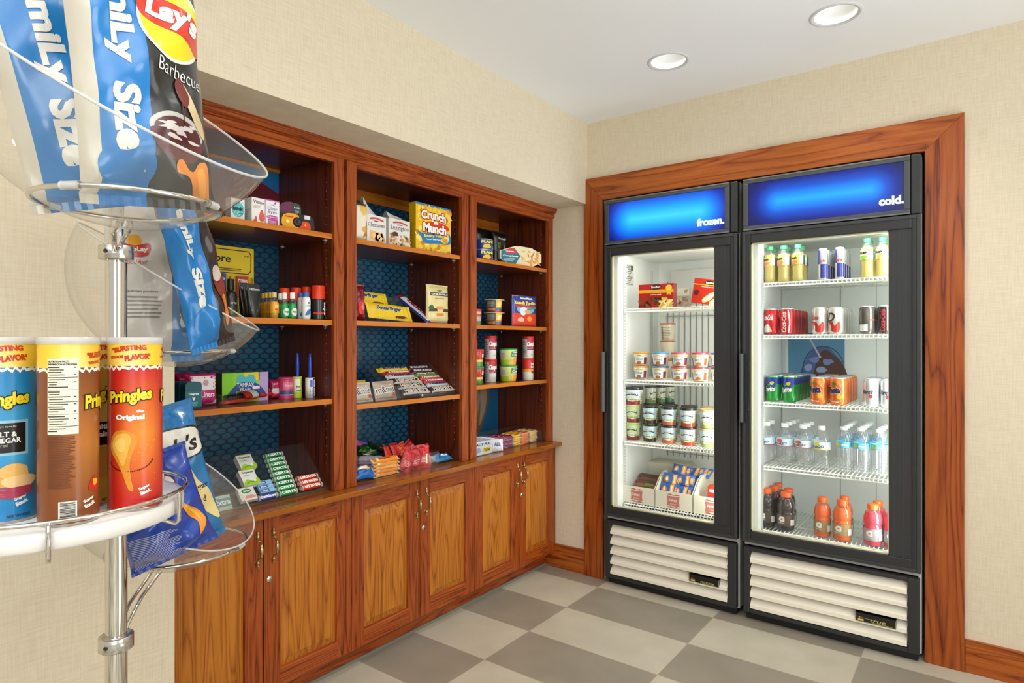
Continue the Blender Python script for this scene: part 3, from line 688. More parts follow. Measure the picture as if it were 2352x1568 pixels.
    # wire shelves
    for z in shelves:
        q = MB(); ys0, ys1 = 0.040, 0.47; a, c = li + 0.008, ri - 0.008; base = z == shelves[-1]
        n1 = 34
        for i in range(n1): xx = a + 0.006 + (c - a - 0.012) * i / (n1 - 1); q.box(xx - 0.0016, xx + 0.0016, ys0 + 0.001, ys1, z - 0.0035, z - 0.0003, '#e6e8dd', 'wire')
        for yy in (ys0, 0.18, 0.33, ys1): q.tube([(a, yy, z - 0.006), (c, yy, z - 0.006)], 0.0027, 6, '#e6e8dd', 'wire')
        q.tube([(a, ys0 - 0.003, z - 0.0045), (c, ys0 - 0.003, z - 0.0045)], 0.003, 6, '#eceee4', 'wire'); q.tube([(a, ys0 - 0.003, z - 0.018), (c, ys0 - 0.003, z - 0.018)], 0.0034, 6, '#eceee4', 'wire')
        for i in range(n1): xx = a + 0.006 + (c - a - 0.012) * i / (n1 - 1); q.box(xx - 0.0018, xx + 0.0018, ys0 - 0.0055, ys0 - 0.002, z - 0.018, z - 0.004, '#e6e8dd', 'wire')
        for xx in (a, c): q.tube([(xx, ys0, z - 0.006), (xx, ys1, z - 0.006)], 0.003, 6, '#e6e8dd', 'wire')
        q.build('wire_shelf', t, 'white coated wire shelf')
    # light box
    q = MB(); sz0, sz1 = 1.757, 1.988; sx0, sx1 = x0 + 0.004, x1 - 0.035
    bx = [('front', 0)]
    q.box(x0, x1, YB, -0.018, 1.757, 1.99, BK, 'fridgeplastic')
    q.box(x1 - 0.033, x1, YF + 0.006, YB, 1.757, 1.99, BK, 'fridgeplastic', bev=0.004)
    for (a, c, d_, e) in ((sx0, sx1, sz1 - 0.021, sz1), (sx0, sx1, sz0, sz0 + 0.019), (sx0, sx0 + 0.022, sz0 + 0.019, sz1 - 0.021), (sx1 - 0.022, sx1, sz0 + 0.019, sz1 - 0.021)):
        q.box(a, c, YF - 0.002, YB, d_, e, '#45484a', 'fridgeplastic', bev=0.003)
    for (a, c, d_, e) in ((sx0, sx1, sz1 - 0.006, sz1), (sx0, sx1, sz0, sz0 + 0.005)): q.box(a, c, YF - 0.004, YF - 0.001, d_, e, '#6d7072', 'fridgeplastic', bev=0.001)
    so = q.build('light_box', t)
    q = MB(); a, c = sx0 + 0.020, sx1 - 0.020; d_, e = sz0 + 0.016, sz1 - 0.019
    signface('signface_' + word[:4], (d_ + e) / 2 + 0.002, a + 0.13, c - 0.12, hot)
    q.add([(a, YF + 0.004, d_), (c, YF + 0.004, d_), (c, YF + 0.004, e), (a, YF + 0.004, e)], [(0, 1, 2, 3)], mat='signface_' + word[:4])
    q.text(lambda u, v, h: (u, YF + 0.004 - h, v), word, wordx, d_ + 0.046, None, 0.036 if word == 'cold.' else 0.037, bold=0.055, h=0.001, mat='signtext')
    q.build('sign_face', so, 'glowing blue sign reading %s' % word)
    # door: deep frame, double pane, dark lamp band at the hinge side
    q = MB(); dz0, dz1 = 0.354, 1.752; gx0, gx1, gz0, gz1 = x0 + 0.036, x1 - 0.030, 0.404, 1.700
    dx0, dx1 = x0 + 0.0, x1
    for (a, c, d_, e) in ((dx0, gx0, dz0, dz1), (gx1, dx1, dz0, dz1), (gx0, gx1, gz1, dz1), (gx0, gx1, dz0, gz0)): q.box(a, c, YF, YB - 0.002, d_, e, BK, 'fridgeplastic', bev=0.004)
    for i0, i1, y_ in ((0.012, 0.0, YF - 0.003),):
        for (a, c, d_, e) in ((dx0, dx0 + 0.014, dz0, dz1), (dx1 - 0.014, dx1, dz0, dz1), (dx0 + 0.014, dx1 - 0.014, dz1 - 0.014, dz1), (dx0 + 0.014, dx1 - 0.014, dz0, dz0 + 0.014)): q.box(a, c, y_, YF + 0.002, d_, e, '#36383a', 'fridgeplastic', bev=0.002)
    do = q.build('door', t)
    q = MB(); q.box(x0 + 0.574, gx1 + 0.002, YF + 0.006, YB - 0.004, gz0 - 0.002, gz1 + 0.002, '#303233', 'fridgeplastic')
    for k_ in range(4): q.box(x0 + 0.588 + k_ * 0.016, x0 + 0.590 + k_ * 0.016, YF + 0.0048, YF + 0.007, gz0, gz1, '#3c3e40', 'fridgeplastic')
    q.build('lamp_cover', do, 'dark ribbed band hiding the lamp')
    q = MB(); gx = x0 + 0.573
    for (a, c, d_, e) in ((gx0, gx0 + 0.005, gz0, gz1), (gx - 0.004, gx, gz0, gz1), (gx0, gx, gz1 - 0.005, gz1), (gx0, gx, gz0, gz0 + 0.005)): q.box(a, c, YF + 0.012, YB - 0.004, d_, e, '#cfc9a8', 'fridgeplastic')
    q.build('gasket', do, 'pale inner gasket around the glass')
    q = MB(); q.box(gx0 + 0.003, gx - 0.003, YF + 0.014, YF + 0.018, gz0 + 0.003, gz1 - 0.003, mat='doorglass'); q.build('glass', do, 'clear door glass')
    q = MB(); hx = x0 - 0.001; q.box(hx, hx + 0.010, YF - 0.036, YF - 0.002, 0.893, 1.203, '#5a5c5d', 'fridgeplastic', bev=0.003); q.box(hx + 0.010, hx + 0.024, YF - 0.012, YF - 0.002, 0.893, 1.203, '#17181a', 'fridgeplastic', bev=0.002)
    for zz in (0.95, 1.15): q.lathe([(0.003, 0), (0.003, 0.002)], 8, '#a0a0a0', 'metal', c=(hx + 0.028, YF - 0.003, zz))
    q.build('handle', do, 'vertical grey pull handle')
    # grille
    q = MB(); gz_0, gz_1 = 0.036, 0.330; q.box(x0 + 0.004, x0 + 0.032, YF, YB, gz_0, gz_1, BK, 'fridgeplastic', bev=0.004); q.box(x1 - 0.044, x1 - 0.004, YF, YB, gz_0, gz_1, BK, 'fridgeplastic', bev=0.004)
    q.box(x0 + 0.032, x1 - 0.044, YF, YB, gz_1 - 0.016, gz_1, BK, 'fridgeplastic', bev=0.003); q.box(x0 + 0.032, x1 - 0.044, YF, YB, gz_0, gz_0 + 0.018, BK, 'fridgeplastic', bev=0.003)
    q.box(x0 + 0.01, x1 - 0.01, YB, 0.02, 0.036, 0.33, '#0c0d0d', 'fridgeplastic'); q.box(x0 + 0.01, x1 - 0.01, -0.03, 0.3, 0.004, 0.036, '#141414', 'fridgeplastic')
    gr = q.build('grille_frame', t)
    a, c = x0 + 0.034, x1 - 0.046; zt_ = gz_1 - 0.017; step = (zt_ - gz_0 - 0.020) / 5
    for i in range(5):
        zz = zt_ - i * step; q = MB(); pr = [(YB + 0.002, zz), (YF + 0.002, zz - step * 0.66), (YF - 0.002, zz - step * 0.68), (YF - 0.002, zz - step * 0.95), (YF + 0.004, zz - step * 0.97), (YF + 0.004, zz - step * 0.66), (YB + 0.006, zz - 0.006)]
        m_ = len(pr); q.add([(a, y, z) for y, z in pr] + [(c, y, z) for y, z in pr], [(i_, (i_ + 1) % m_, m_ + (i_ + 1) % m_, m_ + i_)[::-1] for i_ in range(m_)] + [tuple(range(m_)), tuple(m_ + i_ for i_ in range(m_))[::-1]], '#f4eedc', 'fridgeplastic')
        q.build('louvre', gr, 'cream louvre blade')
    # badge
    bx0, bx1 = x1 - 0.225, x1 - 0.082; bz = zt_ - 3 * step - 0.005
    q = MB(); Sg = lambda u, v, h: (u, YF - 0.004 - h, v); bz0, bz1 = bz - step * 0.60 - 0.006, bz - 0.001
    q.box(bx0, bx1, YF - 0.0045, YF + 0.02, bz0, bz1, '#0d0b06', 'gloss'); Sg = lambda u, v, h: (u, YF - 0.0046 - h, v); G = '#c9bd72'
    for r_ in ((bx0 + 0.001, bz0 + 0.001, bx1 - 0.001, bz0 + 0.0022), (bx1 - 0.0022, bz0 + 0.001, bx1 - 0.001, bz1 - 0.004), (bx0 + 0.001, bz0 + 0.001, bx0 + 0.0022, bz1 - 0.004)): q.rect(Sg, *r_, G, 0.0004)
    q.rect(Sg, bx0 + 0.009, bz0 + 0.004, bx0 + 0.030, bz0 + 0.012, G, 0.0004); q.rect(Sg, bx0 + 0.011, bz0 + 0.013, bx0 + 0.019, bz0 + 0.021, '#a33c12', 0.0004); q.rect(Sg, bx0 + 0.021, bz0 + 0.013, bx0 + 0.029, bz0 + 0.021, '#5a5232', 0.0004)
    if badge == 'true':
        q.text(Sg, 'T', bx0 + 0.015, bz0 + 0.017, None, 0.006, '#e8dca0', bold=0.03)
        q.text(Sg, 'true', bx0 + 0.080, bz0 + 0.0135, 0.055, 0.013, G, bold=0.01, shear=0.35); q.rect(Sg, bx0 + 0.032, bz0 + 0.016, bx0 + 0.058, bz0 + 0.0172, G); q.rect(Sg, bx0 + 0.06, bz0 + 0.0045, bx1 - 0.012, bz0 + 0.0058, G)
    else:
        q.text(Sg, badge, bx0 + 0.090, bz0 + 0.0085, 0.066, 0.009, G, bold=0.01)
    q.build('badge', gr, 'black badge with gold lettering')
    return t
HOT1 = [(0.0, '#3ad2ff', 0.15), (0.3, '#0aa8ff'), (0.55, '#0470ee'), (0.8, '#0236b8'), (1.0, '#00146e')]
HOT2 = [(0.0, '#18acff', 0.135), (0.22, '#0a86f2'), (0.45, '#0450c8'), (0.72, '#021f88'), (1.0, '#010a4a')]
FX, KX = 0.134, 0.837
FS = (1.430, 1.058, 0.735, 0.412); CS = (1.527, 1.289, 0.981, 0.690, 0.398)
fr_ = fridge(FX, 'black glass-door freezer with the blue lit sign reading frozen', FS, 'frozen.', 0.690, HOT1, 3.4, None, 'FREEZER')
co_ = fridge(KX, 'black glass-door cooler with the blue lit sign reading cold', CS, 'cold.', 1.418, HOT2, 4.2, None, 'true')

# ================================================================== goods: shape makers (front faces -Y, base at z = 0)
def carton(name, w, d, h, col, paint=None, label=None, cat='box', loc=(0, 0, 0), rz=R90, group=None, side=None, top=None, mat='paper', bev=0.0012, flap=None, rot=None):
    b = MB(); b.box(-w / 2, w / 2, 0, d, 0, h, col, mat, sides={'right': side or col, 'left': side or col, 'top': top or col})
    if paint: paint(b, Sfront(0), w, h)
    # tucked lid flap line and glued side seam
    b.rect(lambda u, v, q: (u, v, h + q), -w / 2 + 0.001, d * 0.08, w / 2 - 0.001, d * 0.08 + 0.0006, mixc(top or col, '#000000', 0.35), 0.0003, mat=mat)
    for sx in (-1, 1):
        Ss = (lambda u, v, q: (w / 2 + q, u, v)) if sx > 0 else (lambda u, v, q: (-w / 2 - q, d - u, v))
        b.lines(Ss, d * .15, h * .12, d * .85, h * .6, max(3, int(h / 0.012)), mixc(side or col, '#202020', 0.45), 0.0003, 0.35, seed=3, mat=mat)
    o = b.build(name); tag(o, label, cat, group); return put(o, loc, rz, rot)
def bagmesh(w, h, T, col, paint=None, backcol=None, seed=0, nu=22, nv=30, mat='foil', crimp=0.04, amp=1.0, top='crimp', wr=0.006, L=0.012, gus=2.2, colfn=None, botcrimp=True):
    """pillow bag: two skins swelling between crimped ends, creased near the seals"""
    R = random.Random(seed); ph = [R.uniform(0, 6.28) for _ in range(10)]
    def thick(a, t):
        e = max(0.0, 1 - abs(a) ** gus) ** 0.55; q = min(t / 0.18, 1) if botcrimp else min(1, t / 0.04 + 0.35); r_ = min((1 - t) / 0.22, 1) if top else 1
        return T * e * (math.sin(q * PI / 2) ** 0.8) * (math.sin(max(0, r_) * PI / 2) ** 0.8)
    def width(t):
        return w / 2 * (1 - 0.07 * math.sin(PI * min(1, max(0, t))) ** 0.5 * (T / (w * 0.22)))
    def wrk(u, v, s_):
        t = v / h; ends = max(0, 1 - t / 0.25) + max(0, 1 - (1 - t) / 0.25)
        return wr * amp * ((0.35 + 1.1 * ends) * math.sin(38 / w * .25 * u + ph[0] + 2.2 * math.sin(9 * t + ph[1])) * 0.35 + 0.5 * math.sin(7 * t + 14 * u / w + ph[2]) * math.sin(5 * u / w + ph[3]) + 0.35 * math.sin(22 * t - 9 * u / w + ph[4]))
    def Sf(u, v, q, s_=-1):
        t = min(1, max(0, v / h)); W = width(t); a = max(-1, min(1, u / (w / 2))); th = thick(a, t)
        k = min(1, th / (T * 0.35 + 1e-9)); y = s_ * (th + wrk(u, v, s_) * k + q)
        z = v; x = a * W + 0.0
        return (x, y, z)
    b = MB()
    for s_ in (-1, 1):
        c_ = col if s_ < 0 else (backcol or col)
        b.grid(nu, nv, lambda a, t: Sf((a - .5) * w, t * h, 0, s_), (lambda a, t: colfn((a - .5) * w, t * h)) if (colfn and s_ < 0) else c_, mat, True, flip=(s_ > 0))
    if paint: paint(b, Sf, w, h)
    # crimped fins
    for zz, on in ((0, botcrimp), (h, top == 'crimp')):
        if not on: continue
        d_ = -1 if zz == 0 else 1
        for i in range(24):
            x0_, x1_ = -w / 2 + w * i / 24, -w / 2 + w * (i + 1) / 24; y0_, y1_ = 0.0012 * (i % 2), 0.0012 * ((i + 1) % 2)
            cc = c2 = colfn(x0_ + .001, zz) if colfn else col
            vs = [(x0_, y0_, zz), (x1_, y1_, zz), (x1_, y1_, zz + d_ * crimp * h), (x0_, y0_, zz + d_ * crimp * h)]
            b.add(vs + [(x, y + 0.0005, z) for x, y, z in vs], [(0, 1, 2, 3), (7, 6, 5, 4), (0, 4, 5, 1), (2, 6, 7, 3)] if d_ > 0 else [(3, 2, 1, 0), (4, 5, 6, 7), (1, 5, 4, 0), (3, 7, 6, 2)], cc, mat)
    return b
def bag(name, w, h, T, col, paint=None, label=None, cat='bag', loc=(0, 0, 0), rz=R90, group=None, rot=None, **k):
    o = bagmesh(w, h, T, col, paint, **k).build(name); tag(o, label, cat, group); return put(o, loc, rz, rot)
def barmesh(w, h, T, col, paint=None, backcol=None, seed=0, mat='foilsmall', endcol=None):
    """wrapped bar lying on its back: length w along x, face up the local -Y side, crimped short ends"""
    b = MB(); R = random.Random(seed); cr = min(0.012, w * 0.09)
    def S(u, v, q):
        a = abs(u) / (w / 2); e = min(1, (1 - a) * (w / 2) / (T * 0.9 + 1e-6)); e = math.sin(max(0, e) * PI / 2); t = v / h
        y = T * e * (max(0, 1 - abs(2 * t - 1) ** 3.5) ** 0.5); return (u, -y - q + 0.0004 * math.sin(260 * u + seed), v)
    b.grid(26, 6, lambda a, t: S((a - .5) * w, t * h, 0), col, mat); b.grid(26, 4, lambda a, t: ((a - .5) * w, 0.0008, t * h), backcol or col, mat, flip=True)
    for sx in (-1, 1):
        x0_ = sx * w / 2; x1_ = sx * (w / 2 + cr); n_ = 9; vs = []
        for i in range(n_ + 1): vs += [(x0_, 0.0, h * i / n_), (x1_ + (0.0012 if i % 2 else 0) * sx, 0.0004, h * i / n_ + 0.0)]
        fs = [(2 * i, 2 * i + 1, 2 * i + 3, 2 * i + 2) for i in range(n_)]; b.add(vs, fs + [f[::-1] for f in fs], endcol or col, mat)
    if paint: paint(b, S, w, h)
    return b
def tubmesh(b, r0, r1, h, col, n=32, mat='paper', segcols=None, foot=0.0):
    b.lathe([(r0 * 0.9, 0.002), (r0, 0.0), (r0, 0.003), (r1, h)], n, col, mat, cap0=True, cap1=True, segcols=segcols); return b
def Stub(r0, r1, h):
    def f(u, v, q):
        r = r0 + (r1 - r0) * v / h; a = u / ((r0 + r1) / 2); return ((r + q) * math.sin(a), -(r + q) * math.cos(a), v)
    return f
def lidmesh(b, r, z, t, col, mat='plastic', n=32):
    b.lathe([(r * 0.97, z - t), (r, z - t + 0.001), (r, z - 0.001), (r * 0.985, z), (r * 0.93, z - 0.0005), (r * 0.92, z - 0.0015), (0.0, z - 0.0015)], n, col, mat, cap0=False, cap1=False); return b
def soda(name, r, h, body, paint, label, group, loc, rz=0.0, segcols=None, mat='canprint'):
    t = thing(name, label, 'can', loc, rz, group)
    b = MB(); b.lathe([(r * 0.76, 0.0015), (r * 0.80, 0.0), (r * 0.84, 0.001), (r, 0.011), (r, h - 0.016), (r * 0.86, h - 0.004)], 32, body, mat, cap0=True, cap1=False, segcols=segcols); 
    if paint: paint(b, Scyl(r), 2 * r, h)
    b.build('body', t)
    b = MB(); b.lathe([(r * 0.85, h - 0.0055), (r * 0.862, h - 0.003), (r * 0.862, h), (r * 0.83, h), (r * 0.80, h - 0.005), (0, h - 0.005)], 32, '#d9dade', 'alu', cap0=False, cap1=False)
    b.box(-0.006, 0.006, -0.004, 0.012, h - 0.0048, h - 0.0035, '#c8c9cd', 'alu', bev=0.0006); b.build('lid', t, 'silver can lid')
    return t
def bottle(name, prof, mat, col, label, group, loc, rz=0.0, cap=None, capcol='#ffffff', lab=None, labcol='#ffffff', paint=None, liquidmat=None, fill=0.8, n=28, cat='bottle', labmat='gloss', mod=None, capmat='plastic'):
    """prof: outer (r, z) list; cap = (r, z0, z1); lab = (z0, z1) wraps a sleeve there"""
    t = thing(name, label, cat, loc, rz, group)
    b = MB(); b.lathe(prof, n, col, mat, cap0=True, cap1=False, mod=mod)
    if liquidmat:
        top_ = prof[-1][1] * fill; pr = [(max(0.001, r * 0.93), min(z, top_) + (0.002 if i == 0 else 0)) for i, (r, z) in enumerate(prof) if z <= top_]; pr.append((pr[-1][0], top_)); b.lathe(pr, n, col, liquidmat, mod=mod)
    b.build('container', t)
    def rad(z):
        for (r0, z0), (r1, z1) in zip(prof, prof[1:]):
            if z0 <= z <= z1 and z1 > z0: return r0 + (r1 - r0) * (z - z0) / (z1 - z0)
        return prof[-1][0]
    if lab:
        z0, z1 = lab; r_ = max(rad(z0), rad(z1), rad((z0 + z1) / 2)) + 0.0006; b = MB(); b.lathe([(r_, z0), (r_, z1)], n, labcol, labmat, cap0=False, cap1=False)
        if paint: paint(b, lambda u, v, q: ((r_ + q) * math.sin(u / r_), -(r_ + q) * math.cos(u / r_), z0 + v), 2 * r_, z1 - z0)
        b.build('label', t)
    if cap:
        r_, z0, z1 = cap; b = MB(); b.lathe([(r_, z0), (r_ * 1.0, z1 - 0.002), (r_ * 0.93, z1), (0, z1)], 24, capcol, capmat, cap0=True, cap1=False, mod=(lambda a, z: 1 + 0.012 * math.cos(24 * a))); b.build('cap', t)
    return t

# ================================================================== bay 1: toiletries and medicine
XA = -0.262
zA, zB, zC = SH[0]; ZT = 0.7003
def pos(x1, x2, X, z, ytop): return bay(x1, x2, X, z, ytop)
def atr(x1, x2, X, z, yt): return roundfit(x1, x2, z, yt, Xc=X - .02)
def at(x1, x2, X, z, yt): y, w_, h_ = bay(x1, x2, X, z, yt); return (X, y, z + 0.0003), w_, h_
# -- top shelf
L_, w_, h_ = at(531, 562, XA - 0.01, zA, 455)
def pt(b, S, w, h):
    b.poly(S, ellipse(0, h * .5, w * .46, h * .34, 26), '#5fc4c4', mat='paper')
    for i in range(16): b.poly(S, ellipse(random.Random(i).uniform(-.36, .36) * w, h * random.Random(i + 50).uniform(.2, .82), w * .06, w * .06, 8), '#a6e3df', 0.0007)
    b.text(S, 'blink', 0, h * .53, w * .78, h * .17, '#0b2a33', 0.001, 0.05); b.rect(S, -w / 2, h * .965, w / 2, h, '#d4574e')
    b.text(S, 'tears', w * .2, h * .33, w * .34, None, '#0d6a76', 0.001)
carton('eye_drop_box', w_, 0.035, h_, '#f2f3ef', pt, 'small white box with a turquoise circle reading blink, on the top shelf', loc=L_)
L_, w_, h_ = at(578, 610, XA - 0.003, zA, 455)
def pt(b, S, w, h):
    b.text(S, 'Visine', 0.0, h * .84, w * .8, h * .13, '#27365f', 0.0006, 0.01, rot=-0.04)
    for x_, y_, s_ in ((w * .22, h * .3, 1.0), (-w * .2, h * .16, .5), (-w * .33, h * .06, .35)): b.poly(S, smoothpoly([(x_, y_ + h * .26 * s_), (x_ + w * .2 * s_, y_), (x_ + w * .12 * s_, y_ - h * .18 * s_), (x_ - w * .12 * s_, y_ - h * .18 * s_), (x_ - w * .2 * s_, y_)]), '#e4614e')
    b.lines(S, -w * .4, h * .6, w * .2, h * .72, 3, '#d99a90')
def ptside(b, S, w, h): pt(b, S, w, h)
carton('eye_drop_box', w_, 0.05, h_, '#f5f2ec', pt, 'white eye drop box with red drops on its front', loc=L_)
L2, w2, h2 = at(567, 596, XA - 0.058, zA, 458)
carton('eye_drop_box', w2 * .95, 0.05, h2, '#efebe2', pt, 'white eye drop box half hidden behind the one with red drops', loc=L2)
L_, w_, h_ = at(609.5, 641.5, XA + 0.002, zA, 459.5)
def pt(b, S, w, h):
    b.rect(S, -w / 2, h * .955, w / 2, h, '#c14a8e'); b.rect(S, -w / 2, h * .955, -w / 2 + .0012, 0, '#c14a8e')
    b.text(S, 'Clear', 0, h * .66, w * .7, h * .13, '#24406f', 0.0006, 0.0); b.text(S, 'eyes', 0, h * .49, w * .62, h * .13, '#24406f', 0.0006, 0.0)
    b.text(S, '8', w * .2, h * .88, w * .12, None, '#3a2f6f', bold=0.02); b.poly(S, smoothpoly([(-w * .2, h * .77), (0, h * .82), (w * .2, h * .76), (0, h * .79)]), '#3c9ab0')
    b.poly(S, ellipse(0, h * .32, w * .42, h * .08, 20), '#c04a9d'); b.rect(S, -w * .33, 0.001, w * .4, h * .24, '#b9458f'); b.text(S, 'MAXIMUM REDNESS', 0, h * .32, w * .7, None, '#ffffff', 0.001, 0.02); b.lines(S, -w * .28, h * .04, w * .34, h * .2, 4, '#eac6e0', 0.0009)
carton('eye_drop_box', w_, 0.034, h_, '#f3eff2', pt, 'white and pink eye drop box reading Clear eyes, beside the disposable camera', loc=L_)
# disposable camera
def camera_():
    L_, w_, h_ = at(645, 720, XA - 0.005, zA, 491); t = thing('disposable_camera', 'yellow and red disposable camera with a black grip on the top shelf', 'camera', (L_[0] - 0.016, L_[1], L_[2]), R90 - 0.12)
    S = Sfront(0.017); b = MB(); out = smoothpoly([(-w_ * .47, h_ * .05), (-w_ * .49, h_ * .5), (-w_ * .44, h_ * .88), (-w_ * .2, h_ * .97), (w_ * .2, h_ * 1.0), (w_ * .44, h_ * .9), (w_ * .49, h_ * .5), (w_ * .47, h_ * .05), (0, 0.0)], 4)
    b.prism(out, -0.030, 0, S, '#1b1d1b', 'plastic'); b.build('grip_body', t)
    b = MB(); b.prism(smoothpoly([(-w_ * .40, h_ * .12), (-w_ * .38, h_ * .86), (w_ * .02, h_ * .9), (w_ * .10, h_ * .1)], 3), 0, 0.002, S, '#f0a818', 'plastic'); b.prism(smoothpoly([(w_ * .02, h_ * .08), (w_ * .14, h_ * .55), (w_ * .34, h_ * .5), (w_ * .36, h_ * .04)], 3), 0, 0.0026, S, '#e2461d', 'plastic')
    b.text(S, 'FunSaver', -w_ * .23, h_ * .76, w_ * .22, None, '#c0391c', 0.0036, 0.03); b.poly(S, ellipse(-w_ * .28, h_ * .45, h_ * .11, h_ * .11), '#f6e6b0', 0.004); b.poly(S, ellipse(w_ * .22, h_ * .34, h_ * .06, h_ * .06), '#ffb24a', 0.004); b.build('front_panel', t, 'yellow and red printed panel')
    b = MB(); b.X = M.Translation((0.0, -0.017, h_ * .48)) @ M.Rotation(PI / 2, 4, 'X'); b.lathe([(h_ * .30, 0.0), (h_ * .30, .004), (h_ * .22, .008), (h_ * .12, .009), (h_ * .09, .006), (0, .006)], 28, '#25282a', 'plastic'); b.build('lens', t, 'round black lens')
    b = MB(); b.prism(rectp(w_ * .2, h_ * .72, w_ * .36, h_ * .96), 0, 0.003, S, '#dfe2da', 'gloss'); b.build('flash', t, 'white flash window')
    b = MB(); Sx = Sfront(-0.002); b.prism(smoothpoly([(-w_ * .02, h_ * .6), (-w_ * .04, h_ * 1.6), (w_ * .08, h_ * 1.68), (w_ * .17, h_ * 1.5), (w_ * .17, h_ * .6)], 4), -0.0006, 0.0006, Sx, '#2f4b3a'); b.prism(smoothpoly([(-w_ * .42, h_ * .7), (-w_ * .4, h_ * 1.45), (-w_ * .2, h_ * 1.72), (0, h_ * 1.62), (-w_ * .02, h_ * .7)], 4), -0.0022, -0.0010, Sx, '#6b2a4f'); b.text(Sx, 'Kodak', w_ * .06, h_ * 1.42, w_ * .16, None, '#e8efe6', 0.0012, 0.02); b.lines(Sx, -.0 * w_, h_ * 1.05, w_ * .14, h_ * 1.28, 3, '#a8b8a8', 0.001)
    b.build('hang_card', t, 'dark green and purple hang card')
camera_()

# -- second shelf: yellow display board with packets
def board_():
    Xb = -0.46; y0, y1 = -2.09, yat(583, Xb); z1_ = zatX(571, 571, Xb)
    t = thing('medicine_display', 'yellow cardboard medicine display reading Store with packets hooked to it', 'display', (0, 0, 0)); b = MB()
    b.box(Xb - 0.012, Xb, y0, y1, zB, z1_, '#e4c512', 'gloss'); S = lambda u, v, h: (Xb + h, u, v); sp = z1_ - 0.095
    pl = [(y0, z1_ - .012), (y1 - .02, z1_ - .012), (y1 - .012, z1_ - .024), (y1 - .012, sp + .012), (y1 - .024, sp), (y0, sp)]
    for i in range(len(pl) - 1):
        a, c = V((*pl[i], 0)), V((*pl[i + 1], 0)); d = (c - a).normalized(); q = V((-d.y, d.x, 0)) * 0.0016; b.poly(S, [(a - q)[:2], (c - q)[:2], (c + q)[:2], (a + q)[:2]], '#1a1508')
    b.text(S, 'Drug Store', y1 - 0.185, z1_ - 0.048, 0.190, 0.036, '#181207', 0.0008, 0.02, shear=0.1); b.text(S, 'G-100', y1 - .03, z1_ - .03, .018, None, '#2a210c'); b.lines(S, y1 - 0.17, sp + 0.008, y1 - 0.04, sp + 0.02, 2, '#2a210c', ragged=.1)
    for x_ in (y1 - .012, y1 - .095, y1 - .18): b.box(Xb, Xb + 0.014, x_ - .001, x_ + .001, zB, sp - .012, '#d3b40c', 'gloss')
    b.build('board', t)
    for yy, z0_, wd, c_, tx, tc in ((y1 - .050, sp - .085, .044, '#c02a1c', 'TYLENOL', '#ffffff'), (y1 - .135, sp - .080, .044, '#2b4a8c', 'Alka-Seltzer', '#e8e8f4')):
        b = MB(); b.box(Xb + 0.001, Xb + 0.012, yy - wd / 2, yy + wd / 2, z0_, z0_ + .075, c_, 'gloss'); b.text(S, tx, yy, z0_ + .058, wd * .86, .012, tc, 0.0126, 0.03); b.rect(S, yy - wd * .3, z0_ + .03, yy + wd * .3, z0_ + .034, '#e9c36a', 0.0125); b.build('packet', t, ('red' if c_ == '#c02a1c' else 'blue') + ' medicine packet')
board_()
def tube_(x1, x2, ytop, X, lab, n_=0):
    L_, w_, h_ = at(x1, x2, X, zB, ytop); t = thing('shampoo_tube', lab, 'tube', L_, R90, 'black shampoo tubes standing on their caps'); b = MB()
    ks = [(w_ * .36, .012, .012), (w_ * .40, .014, .03), (w_ * .44, .013, h_ * .4), (w_ * .47, .008, h_ * .75), (w_ * .5, .0025, h_ - .006), (w_ * .5, .0008, h_)]
    N = 28; vs = []; 
    for a_, d_, z in ks:
        for j in range(N): q = 2 * PI * j / N; vs.append((a_ * math.cos(q), d_ * math.sin(q), z))
    b.add(vs, [(i * N + j, i * N + (j + 1) % N, (i + 1) * N + (j + 1) % N, (i + 1) * N + j) for i in range(5) for j in range(N)], '#191a19', 'gloss', True)
    S = lambda u, v, q: (u, -(0.0035 + .0105 * (1 - v / h_)) * math.sqrt(max(0, 1 - (u / (w_ * .5)) ** 2)) - q - .0008, v)
    b.text(S, 'TRESemme', 0, h_ * .85, w_ * .72, .008, '#e9e9e4', 0.001, 0.02, mat='gloss'); b.rect(S, -w_ * .3, h_ * .38, w_ * .3, h_ * .46, '#b9b13a', 0.001, mat='gloss'); b.lines(S, -w_ * .26, h_ * .2, w_ * .26, h_ * .33, 4, '#9d9d92', 0.001, mat='gloss'); b.build('tube_body', t)
    b = MB(); b.lathe([(w_ * .36, 0), (w_ * .37, .002), (w_ * .36, .0125)], 24, '#101110', 'plastic'); b.build('cap', t, 'black screw cap')
tube_(566, 599, 653, -0.285, 'frontmost black shampoo tube beside the amber bottles'); tube_(558, 588, 652, -0.335, 'black shampoo tube behind the frontmost one'); tube_(548, 577, 650, -0.38, 'black shampoo tube behind two others, next to the black pump bottle')
def pump(x1, x2, ytop, X, lab):
    L_, w_, h_ = atr(x1, x2, X, zB, ytop); r = w_ / 2
    bottle('spray_bottle', [(r * .9, 0), (r, .003), (r, h_ * .55), (r * .8, h_ * .66), (r * .42, h_ * .70), (r * .42, h_ * .74)], 'gloss', '#1c1d1c', lab, 'black spray bottles on the second shelf', L_, R90, (r * .55, h_ * .72, h_), '#0e0f0e', (h_ * .08, h_ * .5), '#232422', lambda b, S, w, h: (b.text(S, 'STYLE', 0, h * .7, w * .5, None, '#d9d8c9', .0008), b.lines(S, -w * .25, h * .1, w * .25, h * .5, 5, '#8c8b45', .0008)), labmat='gloss')
pump(514, 545, 641, -0.31, 'black spray bottle left of the black shampoo tubes'); pump(486, 512, 648, -0.31, 'black spray bottle seen through the rim of the clear chip bowl')
